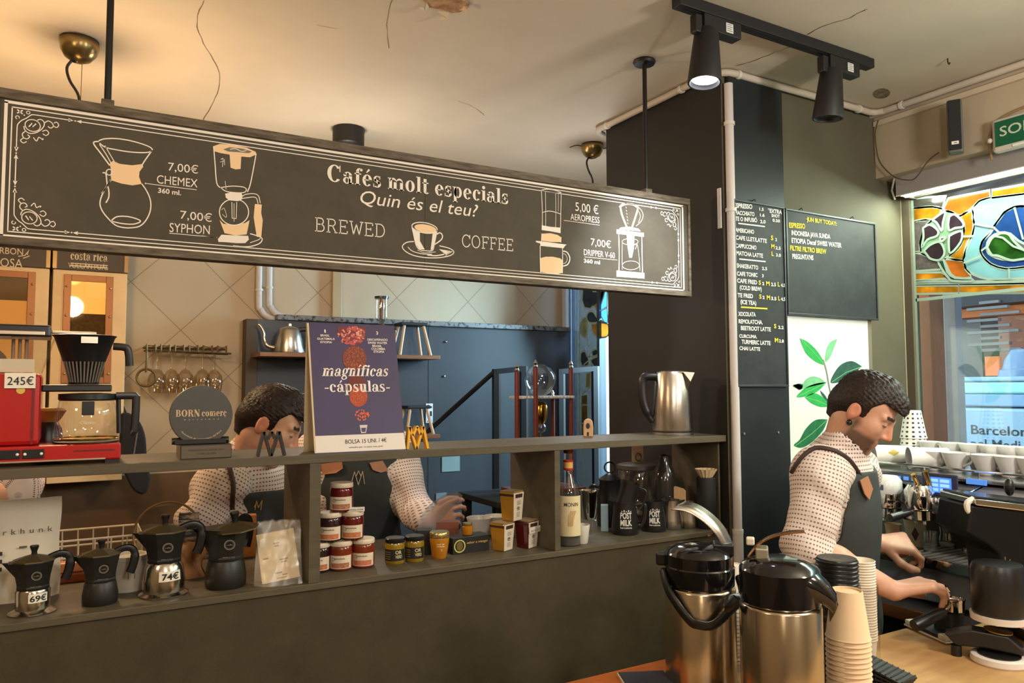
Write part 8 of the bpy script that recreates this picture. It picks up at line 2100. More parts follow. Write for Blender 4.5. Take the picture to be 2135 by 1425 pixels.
# ---- on top of the machine
ZT = 1.3305
def em_top(px, X): return at(px, 980, X=X).y
M_dots = None
def dotted():
    m, nt, b = _pr('dotted_cup'); L = nt.links.new
    tc = nt.nodes.new('ShaderNodeTexCoord'); sp = nt.nodes.new('ShaderNodeSeparateXYZ'); L(tc.outputs['Object'], sp.inputs[0])
    at2 = nt.nodes.new('ShaderNodeMath'); at2.operation = 'ARCTAN2'; L(sp.outputs['Y'], at2.inputs[0]); L(sp.outputs['X'], at2.inputs[1])
    def cell(src, k):
        a = nt.nodes.new('ShaderNodeMath'); a.operation = 'MULTIPLY'; a.inputs[1].default_value = k; L(src, a.inputs[0])
        f = nt.nodes.new('ShaderNodeMath'); f.operation = 'FRACT'; L(a.outputs[0], f.inputs[0])
        s = nt.nodes.new('ShaderNodeMath'); s.operation = 'SUBTRACT'; s.inputs[1].default_value = 0.5; L(f.outputs[0], s.inputs[0])
        q = nt.nodes.new('ShaderNodeMath'); q.operation = 'POWER'; q.inputs[1].default_value = 2; L(s.outputs[0], q.inputs[0]); return q
    x, z = cell(at2.outputs[0], 12/(2*PI)), cell(sp.outputs['Z'], 62)
    ad = nt.nodes.new('ShaderNodeMath'); L(x.outputs[0], ad.inputs[0]); L(z.outputs[0], ad.inputs[1])
    lt = nt.nodes.new('ShaderNodeMath'); lt.operation = 'LESS_THAN'; lt.inputs[1].default_value = 0.055; L(ad.outputs[0], lt.inputs[0])
    mx = nt.nodes.new('ShaderNodeMix'); mx.data_type = 'RGBA'; mx.inputs[6].default_value = rgb((232, 230, 224)); mx.inputs[7].default_value = rgb((40, 38, 38))
    L(lt.outputs[0], mx.inputs[0]); L(mx.outputs[2], b.inputs['Base Color']); b.inputs['Roughness'].default_value = 0.5
    return m
M_dots = dotted()
Xs = 2.66; y = em_top(1907, Xs)
zt_ = at(1907, 857, X=Xs).z
for i in range(5):
    t = thing('paper_cup', 'dotted white paper cup topmost of the inverted stack on the machine' if i == 4 else 'dotted white paper cup within the inverted stack on the machine', 'cup', (Xs, y, ZT+0.0003+i*(zt_-ZT-0.1)/4), 0.3, 'dotted cups stacked on the espresso machine')
    MB().lathe([(0, 0.095), (0.0262, 0.095), (0.0427, 0.0005), (0.044, 0.0), (0.046, 0.002), (0.044, 0.006), (0.0435, 0.007), (0.028, 0.099), (0.027, 0.101), (0, 0.0995)], 32).build('cup', M_dots, t, smooth=True)
for px, lab, flip in ((1819, 'white paper cup lying on its side at the end of the machine top', 0), (1891, 'white paper cup lying on its side beside the dotted stack', 1)):
    X_ = 2.50; q = at(px, 960, X=X_)
    t = thing('paper_cup', lab, 'cup', (X_+0.01, q.y, ZT+0.0405), 0, 'cups lying on the machine top')
    ax = Vector((0.75, -0.66, 0.045)).normalized()
    Mq = ax.to_track_quat('Z', 'X').to_matrix().to_4x4()
    MB().lathe([(0.036, 0.0), (0.0385, 0.0), (0.0385, 0.003), (0.037, 0.004), (0.030, 0.125), (0, 0.126)], 32, Mq, cap=False).build('cup', mat('cup_white', (236, 234, 226), 0.5), t, smooth=True)
    MB().lathe([(0.0355, 0.002), (0.028, 0.085), (0, 0.086)], 28, Mq, cap=False).build('inside', mat('cup_inside', (206, 200, 206), 0.6), t, smooth=True)
    if not flip:
        mb = MB(); V = []
        side = (Vector((-0.84, -0.40, 0.25))-ax*Vector((-0.84, -0.40, 0.25)).dot(ax)).normalized(); up = ax.cross(side)
        for u, v in ((0, -0.020), (0.012, 0), (0, 0.020), (-0.012, 0)):
            s_ = 0.058+v; rr = 0.037-0.0557*s_+0.0010; V.append(ax*s_+side*(rr*math.cos(u/rr))+up*(rr*math.sin(u/rr)))
        mb.add(V, [(0, 1, 2, 3)]); mb.build('diamond_print', mat('diamond_gold', (186, 160, 60), 0.5), t)
M_pw = mat('machine_cup', (224, 222, 220), 0.18, spec=0.6)
proto = None
def pcup(px, X, z, lab, k=1.0):
    global proto
    loc = (X, em_top(px, X), z)
    if proto is None:
        proto = thing('porcelain_cup', lab, 'cup', loc, 0.9, 'white cups on the espresso machine')
        MB().lathe([(0, 0), (0.021, 0), (0.023, 0.003), (0.041, 0.057), (0.044, 0.066), (0.042, 0.066), (0.037, 0.053), (0.020, 0.006), (0, 0.005)], 30).build('bowl', M_pw, proto, smooth=True)
        MB().tube(smooth_path([(0.038, 0, 0.060), (0.058, 0, 0.058), (0.060, 0, 0.040), (0.030, 0, 0.022)], 4), 0.0042, 8).build('handle', M_pw, proto, smooth=True)
    else: dup(proto, loc, random.Random(int(px)).uniform(-2.2, -1.2), lab)
low = [(1946, 'closest to the lying paper cups'), (1993, 'second along'), (2056, 'third along'), (2106, 'fourth along'), (2152, 'cut by the picture edge')]
for px, s in low: pcup(px, 2.57, ZT, 'white porcelain cup in the lower row on the machine, '+s)
for px, s in ((1944, 'first by the dotted paper cups'), (1986, 'second from the dotted cups'), (2030, 'third from the dotted cups'), (2072, 'fourth from the dotted cups'), (2112, 'fifth from the dotted cups'), (2150, 'cut by the picture edge')):
    pcup(px, 2.66, ZT+0.025, 'white porcelain cup of the upper layer on the machine, '+s)
for px in (1950, 1996, 2042, 2086, 2130): pcup(px, 2.66, ZT, 'white porcelain cup underneath the upper layer on the machine')
# ------------------------------------------------------------------ people, grown from blended limb volumes
class Field:
    def __init__(s, lo, hi, h):
        s.lo = np.array(lo, dtype=np.float32); s.h = h
        s.n = np.maximum(((np.array(hi)-np.array(lo))/h).astype(int)+1, 4)
        s.ax = [s.lo[i]+h*np.arange(s.n[i], dtype=np.float32) for i in range(3)]
        s.F = np.full(s.n, 0.5, dtype=np.float32)
    def _win(s, lo, hi):
        a = np.clip(np.floor((np.array(lo)-s.lo)/s.h).astype(int), 0, s.n-1); b = np.clip(np.ceil((np.array(hi)-s.lo)/s.h).astype(int)+1, 1, s.n)
        sl = tuple(slice(a[i], max(b[i], a[i]+1)) for i in range(3))
        P = np.meshgrid(s.ax[0][sl[0]], s.ax[1][sl[1]], s.ax[2][sl[2]], indexing='ij')
        return sl, P
    def _mix(s, sl, d, k, sub):
        F = s.F[sl]
        if sub:
            h = np.clip(0.5-0.5*(F+d)/k, 0, 1); s.F[sl] = F*(1-h)-d*h+k*h*(1-h)
        else:
            h = np.clip(0.5+0.5*(F-d)/k, 0, 1); s.F[sl] = d*h+F*(1-h)-k*h*(1-h)
    def cap(s, a, b, ra, rb, k=0.02, sub=False):
        a, b = np.array(a, float), np.array(b, float); r = max(ra, rb)+2.5*k+0.03
        sl, P = s._win(np.minimum(a, b)-r, np.maximum(a, b)+r)
        ab = b-a; L = float(ab@ab) or 1e-9
        t = np.clip(sum((P[i]-a[i])*ab[i] for i in range(3))/L, 0, 1)
        d = np.sqrt(sum((P[i]-a[i]-t*ab[i])**2 for i in range(3)))-(ra+(rb-ra)*t)
        s._mix(sl, d, k, sub); return s
    def ell(s, c, R, M, k=0.02, sub=False):
        c = np.array(c, float); M = np.array(M, float); r = max(R)+2.5*k+0.03
        sl, P = s._win(c-r, c+r)
        q = [sum((P[j]-c[j])*M[i][j] for j in range(3)) for i in range(3)]
        k0 = np.sqrt(sum((q[i]/R[i])**2 for i in range(3))); k1 = np.sqrt(sum((q[i]/R[i]**2)**2 for i in range(3)))+1e-6
        d = k0*(k0-1)/k1
        s._mix(sl, d, k, sub); return s
    def grid(s): return np.meshgrid(*s.ax, indexing='ij')
    def mesh(s, F=None):
        F = s.F if F is None else F
        n = F.shape; ins = F < 0
        c = np.zeros((n[0]-1, n[1]-1, n[2]-1), np.int8)
        for dx in (0, 1):
            for dy in (0, 1):
                for dz in (0, 1): c += ins[dx:n[0]-1+dx, dy:n[1]-1+dy, dz:n[2]-1+dz]
        act = np.argwhere((c > 0) & (c < 8)); idx = -np.ones(c.shape, np.int32); idx[tuple(act.T)] = np.arange(len(act))
        acc = np.zeros((len(act), 3)); cnt = np.zeros(len(act))
        cor = [(0,0,0),(1,0,0),(0,1,0),(1,1,0),(0,0,1),(1,0,1),(0,1,1),(1,1,1)]
        V = [F[act[:, 0]+q[0], act[:, 1]+q[1], act[:, 2]+q[2]] for q in cor]
        for i in range(8):
            for ax in range(3):
                if cor[i][ax] == 0:
                    j = i+(1, 2, 4)[ax]; m = (V[i] < 0) != (V[j] < 0)
                    t = np.where(m, V[i]/np.where(V[i] == V[j], 1, V[i]-V[j]), 0)
                    p = np.tile(np.array(cor[i], float), (len(act), 1)); p[:, ax] += t
                    acc[m] += p[m]; cnt[m] += 1
        vs = s.lo+(act+acc/cnt[:, None])*s.h
        fs = []
        for ax in range(3):
            o = [0, 0, 0]; u, w = (ax+1) % 3, (ax+2) % 3
            A = ins[tuple(slice(0, n[i]-1) if i == ax else slice(1, n[i]-1) for i in range(3))]; B = ins[tuple(slice(1, n[i]) if i == ax else slice(1, n[i]-1) for i in range(3))]
            for flip in (0, 1):
                e = np.argwhere((A & ~B) if not flip else (~A & B))
                if not len(e): continue
                g = e.copy()
                for i in (u, w): g[:, i] += 1
                q = []
                for du, dw in ((-1, -1), (0, -1), (0, 0), (-1, 0)):
                    z = g.copy(); z[:, u] += du; z[:, w] += dw; q.append(idx[z[:, 0], z[:, 1], z[:, 2]])
                f = np.stack(q if not flip else q[::-1], 1); fs.append(f)
        fs = np.concatenate(fs) if fs else np.zeros((0, 4), int)
        return vs, fs[(fs >= 0).all(1)]
def vol_obj(name, vs, fs, o, m, parent, segs=None, tint=None, relax=1):
    me = bpy.data.meshes.new(name); me.from_pydata((vs-np.array(o)).tolist(), [], fs.tolist()); me.update()
    me.polygons.foreach_set('use_smooth', [True]*len(me.polygons)); me.materials.append(m)
    if segs is not None:
        best = np.full(len(vs), 1e9); uv = np.zeros((len(vs), 2))
        for a, b, r, ref in segs:
            a, b = np.array(a, float), np.array(b, float); ab = b-a; L = np.linalg.norm(ab); d = ab/L
            e1 = np.array(ref, float); e1 -= d*(e1@d); e1 /= np.linalg.norm(e1); e2 = np.cross(d, e1)
            q = vs-a; t = q@d; tc = np.clip(t, 0, L); dist = np.linalg.norm(q-tc[:, None]*d, axis=1)-r
            mk = dist < best; best = np.where(mk, dist, best)
            uv[mk, 0] = (np.arctan2(q@e2, q@e1)*r)[mk]; uv[mk, 1] = t[mk]
        ul = me.uv_layers.new(name='cloth'); li = np.zeros(len(me.loops), int); me.loops.foreach_get('vertex_index', li)
        ul.data.foreach_set('uv', uv[li].astype(np.float32).ravel())
    if tint is not None:
        at_ = me.attributes.new('tint', 'FLOAT_COLOR', 'POINT'); at_.data.foreach_set('color', tint.astype(np.float32).ravel())
    ob = bpy.data.objects.new(name, me); COL.objects.link(ob); ob.parent = parent
    if relax:
        q = ob.modifiers.new('relax', 'SMOOTH'); q.iterations = relax; q.factor = 0.5
    return ob
def skin_mat():
    m, nt, b = _pr('skin'); a = nt.nodes.new('ShaderNodeAttribute'); a.attribute_name = 'tint'
    n = nt.nodes.new('ShaderNodeTexNoise'); n.inputs['Scale'].default_value = 40
    mx = nt.nodes.new('ShaderNodeMix'); mx.data_type = 'RGBA'; mx.blend_type = 'MULTIPLY'; mx.inputs[0].default_value = 0.16
    nt.links.new(a.outputs['Color'], mx.inputs[6]); nt.links.new(n.outputs['Fac'], mx.inputs[7]); nt.links.new(mx.outputs[2], b.inputs['Base Color'])
    b.inputs['Roughness'].default_value = 0.48; b.inputs['Subsurface Weight'].default_value = 0.12; b.inputs['Subsurface Radius'].default_value = (0.01, 0.004, 0.002); b.inputs['Subsurface Scale'].default_value = 0.6
    return m
def shirt_mat():
    m, nt, b = _pr('dotted_shirt'); L = nt.links.new
    uv = nt.nodes.new('ShaderNodeUVMap'); uv.uv_map = 'cloth'; sp = nt.nodes.new('ShaderNodeSeparateXYZ'); L(uv.outputs[0], sp.inputs[0])
    def M_(op, a, v=None, c=None):
        q = nt.nodes.new('ShaderNodeMath'); q.operation = op; L(a, q.inputs[0])
        if v is not None: q.inputs[1].default_value = v
        if c is not None: L(c, q.inputs[1])
        return q.outputs[0]
    u = M_('MULTIPLY', sp.outputs['X'], 1/0.0098); v = M_('MULTIPLY', sp.outputs['Y'], 1/0.0118)
    fu = M_('POWER', M_('SUBTRACT', M_('FRACT', u), 0.5), 2.0); fv = M_('POWER', M_('SUBTRACT', M_('FRACT', v), 0.5), 2.0)
    d = M_('LESS_THAN', M_('ADD', M_('MULTIPLY', fu, 0.8), c=M_('MULTIPLY', fv, 1.9)), 0.075)
    mx = nt.nodes.new('ShaderNodeMix'); mx.data_type = 'RGBA'; mx.inputs[6].default_value = rgb((222, 208, 200)); mx.inputs[7].default_value = rgb((132, 104, 92))
    L(d, mx.inputs[0]); L(mx.outputs[2], b.inputs['Base Color']); b.inputs['Roughness'].default_value = 0.85
    return m
M_skin, M_shirt = skin_mat(), shirt_mat()
M_hair = mat('hair_brown', (34, 22, 16), 0.5, var=0.5, vscale=120, bump=0.5, bscale=160, spec=0.35)
M_apron = mat('apron_charcoal', (52, 56, 54), 0.8, var=0.10, vscale=14)
M_strap = mat('strap_leather', (58, 40, 34), 0.55); M_tan = mat('leather_tan', (170, 116, 82), 0.6)
SK = np.array([0.66, 0.36, 0.24, 1.0])
def basis(heading, pitch=0.0, roll=0.0):
    a = math.radians(heading); f = Vector((math.cos(a), math.sin(a), 0)); l = Vector((-f.y, f.x, 0)); u = Vector((0, 0, 1))
    p = math.radians(pitch); f2 = f*math.cos(p)-u*math.sin(p); u2 = u*math.cos(p)+f*math.sin(p)
    r = math.radians(roll); l2 = l*math.cos(r)+u2*math.sin(r); u3 = u2*math.cos(r)-l*math.sin(r)
    return f2, l2, u3
def head(F, c, B, s):
    f, l, u = B
    W = lambda x, y, z: c+f*(x*s)+l*(y*s)+u*(z*s); M = [list(f), list(l), list(u)]; S = lambda *r: [q*s for q in r]
    F.ell(W(-0.012, 0, 0.032), S(0.098, 0.077, 0.092), M, 0.01)
    F.ell(W(0.032, 0, -0.035), S(0.062, 0.060, 0.082), M, 0.02); F.ell(W(0.018, 0, -0.075), S(0.062, 0.054, 0.040), M, 0.02)
    F.cap(W(0.072, 0, -0.108), W(0.066, 0, -0.100), 0.022*s, 0.03*s, 0.02)
    for y in (-1, 1):
        F.ell(W(0.050, y*0.042, -0.022), S(0.030, 0.022, 0.026), M, 0.02)
        F.cap(W(0.082, y*0.012, 0.024), W(0.070, y*0.045, 0.026), 0.012*s, 0.010*s, 0.012)
        F.ell(W(0.094, y*0.031, 0.004), S(0.014, 0.018, 0.012), M, 0.010, True); F.ell(W(0.076, y*0.031, 0.003), S(0.0125, 0.0135, 0.0120), M, 0.003)
        F.ell(W(-0.012, y*0.076, -0.006), S(0.020, 0.011, 0.033), M, 0.006); F.ell(W(-0.008, y*0.088, -0.002), S(0.010, 0.006, 0.018), M, 0.004, True)
    F.cap(W(0.086, 0, 0.016), W(0.108, 0, -0.030), 0.008*s, 0.0125*s, 0.010)
    for y in (-1, 1): F.ell(W(0.098, y*0.012, -0.035), S(0.011, 0.008, 0.008), M, 0.006)
    F.cap(W(0.089, -0.016, -0.066), W(0.089, 0.016, -0.066), 0.0045*s, 0.0045*s, 0.008); F.cap(W(0.086, -0.014, -0.078), W(0.086, 0.014, -0.078), 0.005*s, 0.005*s, 0.008)
    F.cap(W(0.097, -0.022, -0.0718), W(0.097, 0.022, -0.0718), 0.0022, 0.0022, 0.003, True)
def hand(F, w, k, nrm, side, curl, s=1.0):
    """w wrist, k direction to the knuckles, nrm back of the hand, side toward the thumb"""
    k, n = Vector(k).normalized(), Vector(nrm).normalized(); t = Vector(side).normalized()
    for i in range(4):
        F.cap(w+t*(0.012-0.008*i)*s, w+(k*0.082+t*(0.030-0.019*i))*s, 0.016*s, 0.0125*s, 0.012)
    for i, (L1, L2, L3) in enumerate(((0.040, 0.025, 0.020), (0.045, 0.029, 0.022), (0.041, 0.027, 0.021), (0.032, 0.020, 0.018))):
        p = w+(k*(0.086-0.004*abs(i-1))+t*(0.032-0.0205*i))*s; a = curl*(0.55+0.12*i); d = k.copy()
        for j, Ls in enumerate((L1, L2, L3)):
            a2 = a*(0.8, 1.7, 2.4)[j]; d = k*math.cos(a2)-n*math.sin(a2)+t*(0.10-0.07*i)
            q = p+d*Ls*s; F.cap(p, q, (0.0098-0.0012*j)*s, (0.0088-0.0012*j)*s, 0.004); p = q
    p = w+(k*0.022+t*0.026-n*0.006)*s
    for Ls, d in ((0.042, k*0.62+t*0.62-n*0.45), (0.032, k*0.85+t*0.15-n*0.5), (0.026, k*0.9-t*0.15-n*0.4)):
        q = p+d.normalized()*Ls*s; F.cap(p, q, 0.0125*s, 0.0105*s, 0.006); p = q
def person(label, J, h, hd, thd, pitch, beard=0.0, hs=0.95, roll=0.0, plug=False, curlR=0.5, curlL=0.5, bib=0.085, hk=1.0):
    """J: joints in the room. All limbs of one body are blended in one volume"""
    f, l, u = basis(thd); B = basis(hd, pitch, roll); o = Vector((J['hip'].x, J['hip'].y, 0))
    t = thing('person', label, 'person', tuple(o))
    pts = [v for v in J.values() if isinstance(v, Vector)]
    lo = [min(p[i] for p in pts)-0.17 for i in range(3)]; hi = [max(p[i] for p in pts)+0.17 for i in range(3)]
    lo[2] = J['hip'].z-0.16
    Mt = [list(f), list(l), [0, 0, 1]]
    ch, hip = J['chest'], J['hip']; w_ = ch*0.45+hip*0.55
    def torso(F, g):
        F.ell(ch, [0.112+g, 0.165+g, 0.175+g], Mt, 0.04); F.ell(w_, [0.104+g, 0.145+g, 0.20+g], Mt, 0.06); F.ell(hip, [0.115+g, 0.160+g, 0.13+g], Mt, 0.05)
        for S_ in ('R', 'L'): F.cap(ch+Vector((0, 0, 0.115)), J['s'+S_], 0.075+g, 0.062+g, 0.05)
        F.cap(ch+Vector((0, 0, 0.08)), J['neck'], 0.085+g, 0.058+g*0.5, 0.05)
    F = Field(lo, hi, h); torso(F, -0.012); head(F, J['head'], B, hs)
    F.cap(J['neck'], J['head']+B[0]*(-0.022*hs)+B[2]*(-0.055*hs), 0.058, 0.054, 0.02)
    for S_, cu in (('R', curlR), ('L', curlL)):
        F.cap(J['s'+S_], J['e'+S_], 0.050, 0.040, 0.02); F.cap(J['e'+S_], J['e'+S_].lerp(J['w'+S_], 0.35), 0.041, 0.041, 0.015); F.cap(J['e'+S_].lerp(J['w'+S_], 0.35), J['w'+S_], 0.041, 0.0265, 0.015)
        hv = J['h'+S_]; hand(F, J['w'+S_], hv[0], hv[1], hv[2], cu, hk)
    vs, fs = F.mesh(); c = np.array(J['head']); loc = np.stack([(vs-c)@np.array(q)/hs for q in B], 1)
    tint = np.tile(SK, (len(vs), 1)); x, y, z = loc.T
    if beard:
        m_ = np.clip((-(z)-0.050+0.50*np.clip(x-0.03, 0, 1))/0.035, 0, 1)*np.clip((x+0.012)/0.02, 0, 1)*(z > -0.17)*np.clip((0.115-x)/0.01, 0, 1)
        m_ = np.maximum(np.clip((-z-0.046)/0.016, 0, 1)*np.clip((x+0.015)/0.03, 0, 1)*(z > -0.16)*np.clip((np.hypot(y, (z+0.072)*1.2)-0.017)/0.006, 0, 1), np.clip((-z-0.012)/0.02, 0, 1)*np.clip(1-np.abs(x-0.012)/0.022, 0, 1)*(z > -0.1))
        m_ *= np.clip((0.092-x)/0.01+0.35, 0, 1)*beard
        tint[:, :3] = tint[:, :3]*(1-m_[:, None])+np.array([0.075, 0.042, 0.028])*m_[:, None]
    lp = (x > 0.084)*(np.abs(y) < 0.022)*(np.abs(z+0.072) < 0.012); tint[lp, :3] *= (0.85, 0.68, 0.66)
    br = (x > 0.062)*(np.abs(z-0.030-0.05*np.abs(np.abs(y)-0.03)) < 0.0055)*(np.abs(np.abs(y)-0.030) < 0.020); tint[br, :3] = (0.03, 0.018, 0.012)
    ey = (x > 0.068)*(np.abs(z-0.0005) < 0.0022)*(np.abs(np.abs(y)-0.031) < 0.013); tint[ey, :3] = (0.04, 0.02, 0.015)
    rd_ = ((np.abs(y) > 0.066)*(np.abs(z) < 0.04)*(x < 0.02)) | ((x > 0.098)*(z > -0.05)); tint[rd_, :3] *= (1.05, 0.80, 0.75)
    vol_obj('body', vs, fs, o, M_skin, t, tint=tint, relax=1)
    G = Field([J['head'][i]-0.19 for i in range(3)], [J['head'][i]+0.19 for i in range(3)], 0.0042 if h < 0.0065 else 0.008)
    W = lambda x, y, z: J['head']+B[0]*(x*hs)+B[1]*(y*hs)+B[2]*(z*hs); M = [list(q) for q in B]
    G.ell(W(-0.014, 0, 0.036), [0.104*hs, 0.083*hs, 0.098*hs], M, 0.01); G.cap(W(0.02, 0.01, 0.090), W(0.074, -0.005, 0.080), 0.042*hs, 0.030*hs, 0.03); G.cap(W(0.070, 0.022, 0.086), W(0.096, -0.02, 0.066), 0.020*hs, 0.014*hs, 0.015)
    G.cap(W(-0.07, 0, -0.02), W(-0.058, 0, -0.062), 0.050*hs, 0.040*hs, 0.03)
    P = np.stack(G.grid(), -1)-c.astype(np.float32); X, Y, Z = [(P@np.array(q, dtype=np.float32))/hs for q in B]
    line = np.where(X > 0.045, 0.066-0.12*(X-0.045), np.where(X > 0.012, 0.012+1.6*(X-0.012), np.where(X > -0.020, 0.012, -0.080+0*X))); line = np.where((X > 0.0) & (X < 0.026), -0.014+0*X, line)
    ps = np.arctan2(Y, Z-0.02); wv = 0.0022*np.sin(46*ps+14*X+3*np.sin(22*X))+0.0014*np.sin(97*ps+31*X+2+2*np.sin(17*X))+0.0008*np.sin(150*ps+40*X)
    FH = np.maximum(G.F+wv*np.clip((Z+0.02)/0.06, 0.15, 1), (line-Z)*0.8)
    vs, fs = G.mesh(FH); vol_obj('hair', vs, fs, o, M_hair, t, relax=1)
    F = Field(lo, hi, max(h, 0.0048)); torso(F, 0.006)
    for S_ in ('R', 'L'):
        e2 = J['e'+S_].lerp(J['w'+S_], J.get('cuff'+S_, 0.12)); F.cap(J['s'+S_], J['e'+S_], 0.074, 0.062, 0.04); F.cap(J['e'+S_], e2, 0.062, 0.056, 0.02)
    F.cap(J['neck']+Vector((0, 0, -0.03)), J['neck']+(J['head']-J['neck'])*0.22, 0.066, 0.069, 0.012)
    g = F.grid(); q = [g[i]-float(ch[i]) for i in range(3)]
    wr = 0.0045*np.sin(62*q[2]+16*q[0]+9*np.sin(14*q[1]))*np.sin(19*q[0]-12*q[1]+1.2)+0.003*np.sin(38*q[0]+44*q[1]+20*q[2])
    F.F += wr.astype(np.float32)
    nk = J['neck']; ax = (J['head']-nk).normalized(); Fc = F.F.copy()
    F.cap(nk+ax*0.005, nk+ax*0.12, 0.060, 0.066, 0.004, True)
    vs, fs = F.mesh(); seg = [(hip, ch+Vector((0, 0, 0.25)), 0.14, l)]+[(J['s'+S_], J['e'+S_], 0.07, l if S_ == 'R' else -l) for S_ in 'RL']
    so = vol_obj('shirt', vs, fs, o, M_shirt, t, segs=seg, relax=1)
    A = Field(lo, hi, 0.006); torso(A, 0.010); g = A.grid(); fw = sum((g[i]-float(ch[i]))*f[i] for i in range(3)); zz = g[2]-float(ch.z)
    edge = np.interp(zz.ravel(), [-0.6, -0.24, -0.16, -0.06, 0.08], [-0.20, -0.17, -0.05, 0.035, 0.062]).reshape(zz.shape)
    Fa = np.maximum.reduce([A.F-0.004, -(A.F+0.010), edge-fw, zz-bib])
    vs, fs = A.mesh(Fa.astype(np.float32)); ao = vol_obj('apron', vs, fs, o, M_apron, t, relax=2)
    T_ = Field([hip.x-0.35, hip.y-0.35, -0.02], [hip.x+0.35, hip.y+0.35, hip.z+0.16], 0.012)
    T_.ell(hip, [0.118, 0.165, 0.14], Mt, 0.05)
    for s_ in (-1, 1): T_.cap(hip+l*(s_*0.085), o+l*(s_*0.10)+f*0.03+Vector((0, 0, 0.48)), 0.088, 0.062, 0.05); T_.cap(o+l*(s_*0.10)+f*0.03+Vector((0, 0, 0.48)), o+l*(s_*0.11)+Vector((0, 0, 0.10)), 0.062, 0.050, 0.03)
    vs, fs = T_.mesh(); vol_obj('trousers', vs, fs, o, mat('denim_dark', (36, 38, 46), 0.85), t)
    for s_ in (-1, 1):
        S2 = Field([hip.x-0.35, hip.y-0.35, -0.02], [hip.x+0.35, hip.y+0.35, 0.2], 0.012); b_ = o+l*(s_*0.11); S2.cap(b_+Vector((0, 0, 0.05))-f*0.05, b_+f*0.15+Vector((0, 0, 0.038)), 0.05, 0.038, 0.02)
        vs, fs = S2.mesh(); vs[:, 2] = np.maximum(vs[:, 2], 0.001); vol_obj('shoe', vs, fs, o, M_blkm, t)
    return t, o, so, ao
from mathutils.bvhtree import BVHTree
def skin_hit(ob, o, px, py, lift=0.002):
    me = ob.data; bv = BVHTree.FromPolygons([v.co.copy() for v in me.vertices], [tuple(p.vertices) for p in me.polygons])
    hits = []
    for a, b in zip(px, py):
        d = ray(a, b).normalized(); r = bv.ray_cast(Vector((0, 0, EYE))-o, d)
        if r[0] is not None: hits.append(r[0]+r[1]*lift)
    return hits
def band(name, ob, o, t, pix, w, m, flat=0.35):
    H_ = skin_hit(ob, o, [p[0] for p in smooth_path(pix, 4)], [p[1] for p in smooth_path(pix, 4)], 0.003)
    if len(H_) > 1: MB().tube(H_, w, 8, flat=1.0).build(name, m, t, smooth=True)
def patch(name, ob, o, t, pix, m, lift=0.004):
    H_ = skin_hit(ob, o, [p[0] for p in pix], [p[1] for p in pix], lift)
    if len(H_) > 2: MB().add(H_, [tuple(range(len(H_)))]).build(name, m, t, solid=0.003)
V = Vector
CV = lambda px, py, D: at(px, py, D=D)
rt, dn, bk_ = CR, V((0, 0, -1)), V((CF.x, CF.y, 0)).normalized()
J = {'head': CV(1803, 857, 2.22), 'neck': CV(1756, 938, 2.27), 'chest': CV(1742, 1062, 2.30), 'hip': CV(1742, 1290, 2.30),
     'sR': CV(1712, 990, 2.14), 'sL': CV(1778, 985, 2.45), 'eR': CV(1682, 1140, 2.08), 'wR': CV(1862, 1232, 2.03), 'eL': CV(1775, 1140, 2.56), 'wL': CV(1832, 1134, 2.38),
     'hR': (rt*1.0+V((0, 0, 0.20))-bk_*0.05, V((0, 0, 1))-rt*0.2-bk_*0.35, bk_*1.0), 'hL': (rt*1.0+V((0, 0, 0.02)), V((0, 0, 1))-bk_*0.6, bk_*(-0.7)-V((0, 0, 0.5)))}
t, o, so, ao = person('barista with black ear plug and leather-strapped apron working at the espresso machine', J, 0.0042, -69, -62, 37, beard=0.9, hs=0.88, curlR=0.95, curlL=1.5, bib=0.125, hk=1.08)
band('strap', so, o, t, [(1796, 1000), (1782, 978), (1768, 960), (1745, 944), (1722, 937), (1700, 936), (1680, 948), (1664, 966), (1652, 986)], 0.0065, M_strap)
patch('leather_tab', ao, o, t, [(1786, 1002), (1803, 994), (1813, 1020), (1806, 1043), (1796, 1030)], M_tan, 0.009)
p = CV(1771, 881, 2.13)-o; bo = [c for c in t.children if c.name.startswith('body')][0]
hh = skin_hit(bo, o, [1771], [881], 0.003)
if hh: MB().ball(hh[0], 0.0085, 14).build('ear_plug', M_blk, t, smooth=True)
J = {'head': CV(566, 884, 2.30), 'neck': CV(512, 962, 2.34), 'chest': CV(535, 1072, 2.38), 'hip': CV(520, 1310, 2.42),
     'sR': CV(462, 1012, 2.24), 'sL': CV(602, 1000, 2.50), 'eR': CV(418, 1088, 2.18), 'wR': CV(520, 1190, 2.45), 'eL': CV(628, 1120, 2.46), 'wL': CV(590, 1215, 2.50),
     'hR': (rt*0.8+dn*0.5, V((0, 0, 1))-bk_*0.4, bk_*0.7), 'hL': (rt*-0.3+dn*0.6-bk_*0.4, V((0, 0, 1))-bk_*0.5, rt*-0.8)}
t, o, so, ao = person('dark-haired barista bending down behind the trophy and the black zigzag ornament', J, 0.0044, -24, -64, 31, beard=0.0, hs=0.90)
band('strap', so, o, t, [(474, 962), (480, 985), (486, 1012), (484, 1040), (483, 1062)], 0.007, M_strap)
patch('leather_tab', ao, o, t, [(488, 1030), (514, 1022), (506, 1058), (486, 1070)], M_tan, 0.006)
f9 = zc(360, 960, 5.089)
for a, b in (((870, 525), (885, 430)), ((885, 430), (905, 505)), ((905, 505), (945, 425)), ((945, 425), (930, 530)), ((860, 500), (880, 460))):
    band('emblem', ao, o, t, f9([a, b]), 0.0014, mat('emblem_gold', (196, 170, 100), 0.6))
CV = lambda px, py, D: at(px, py, D=D*1.07)
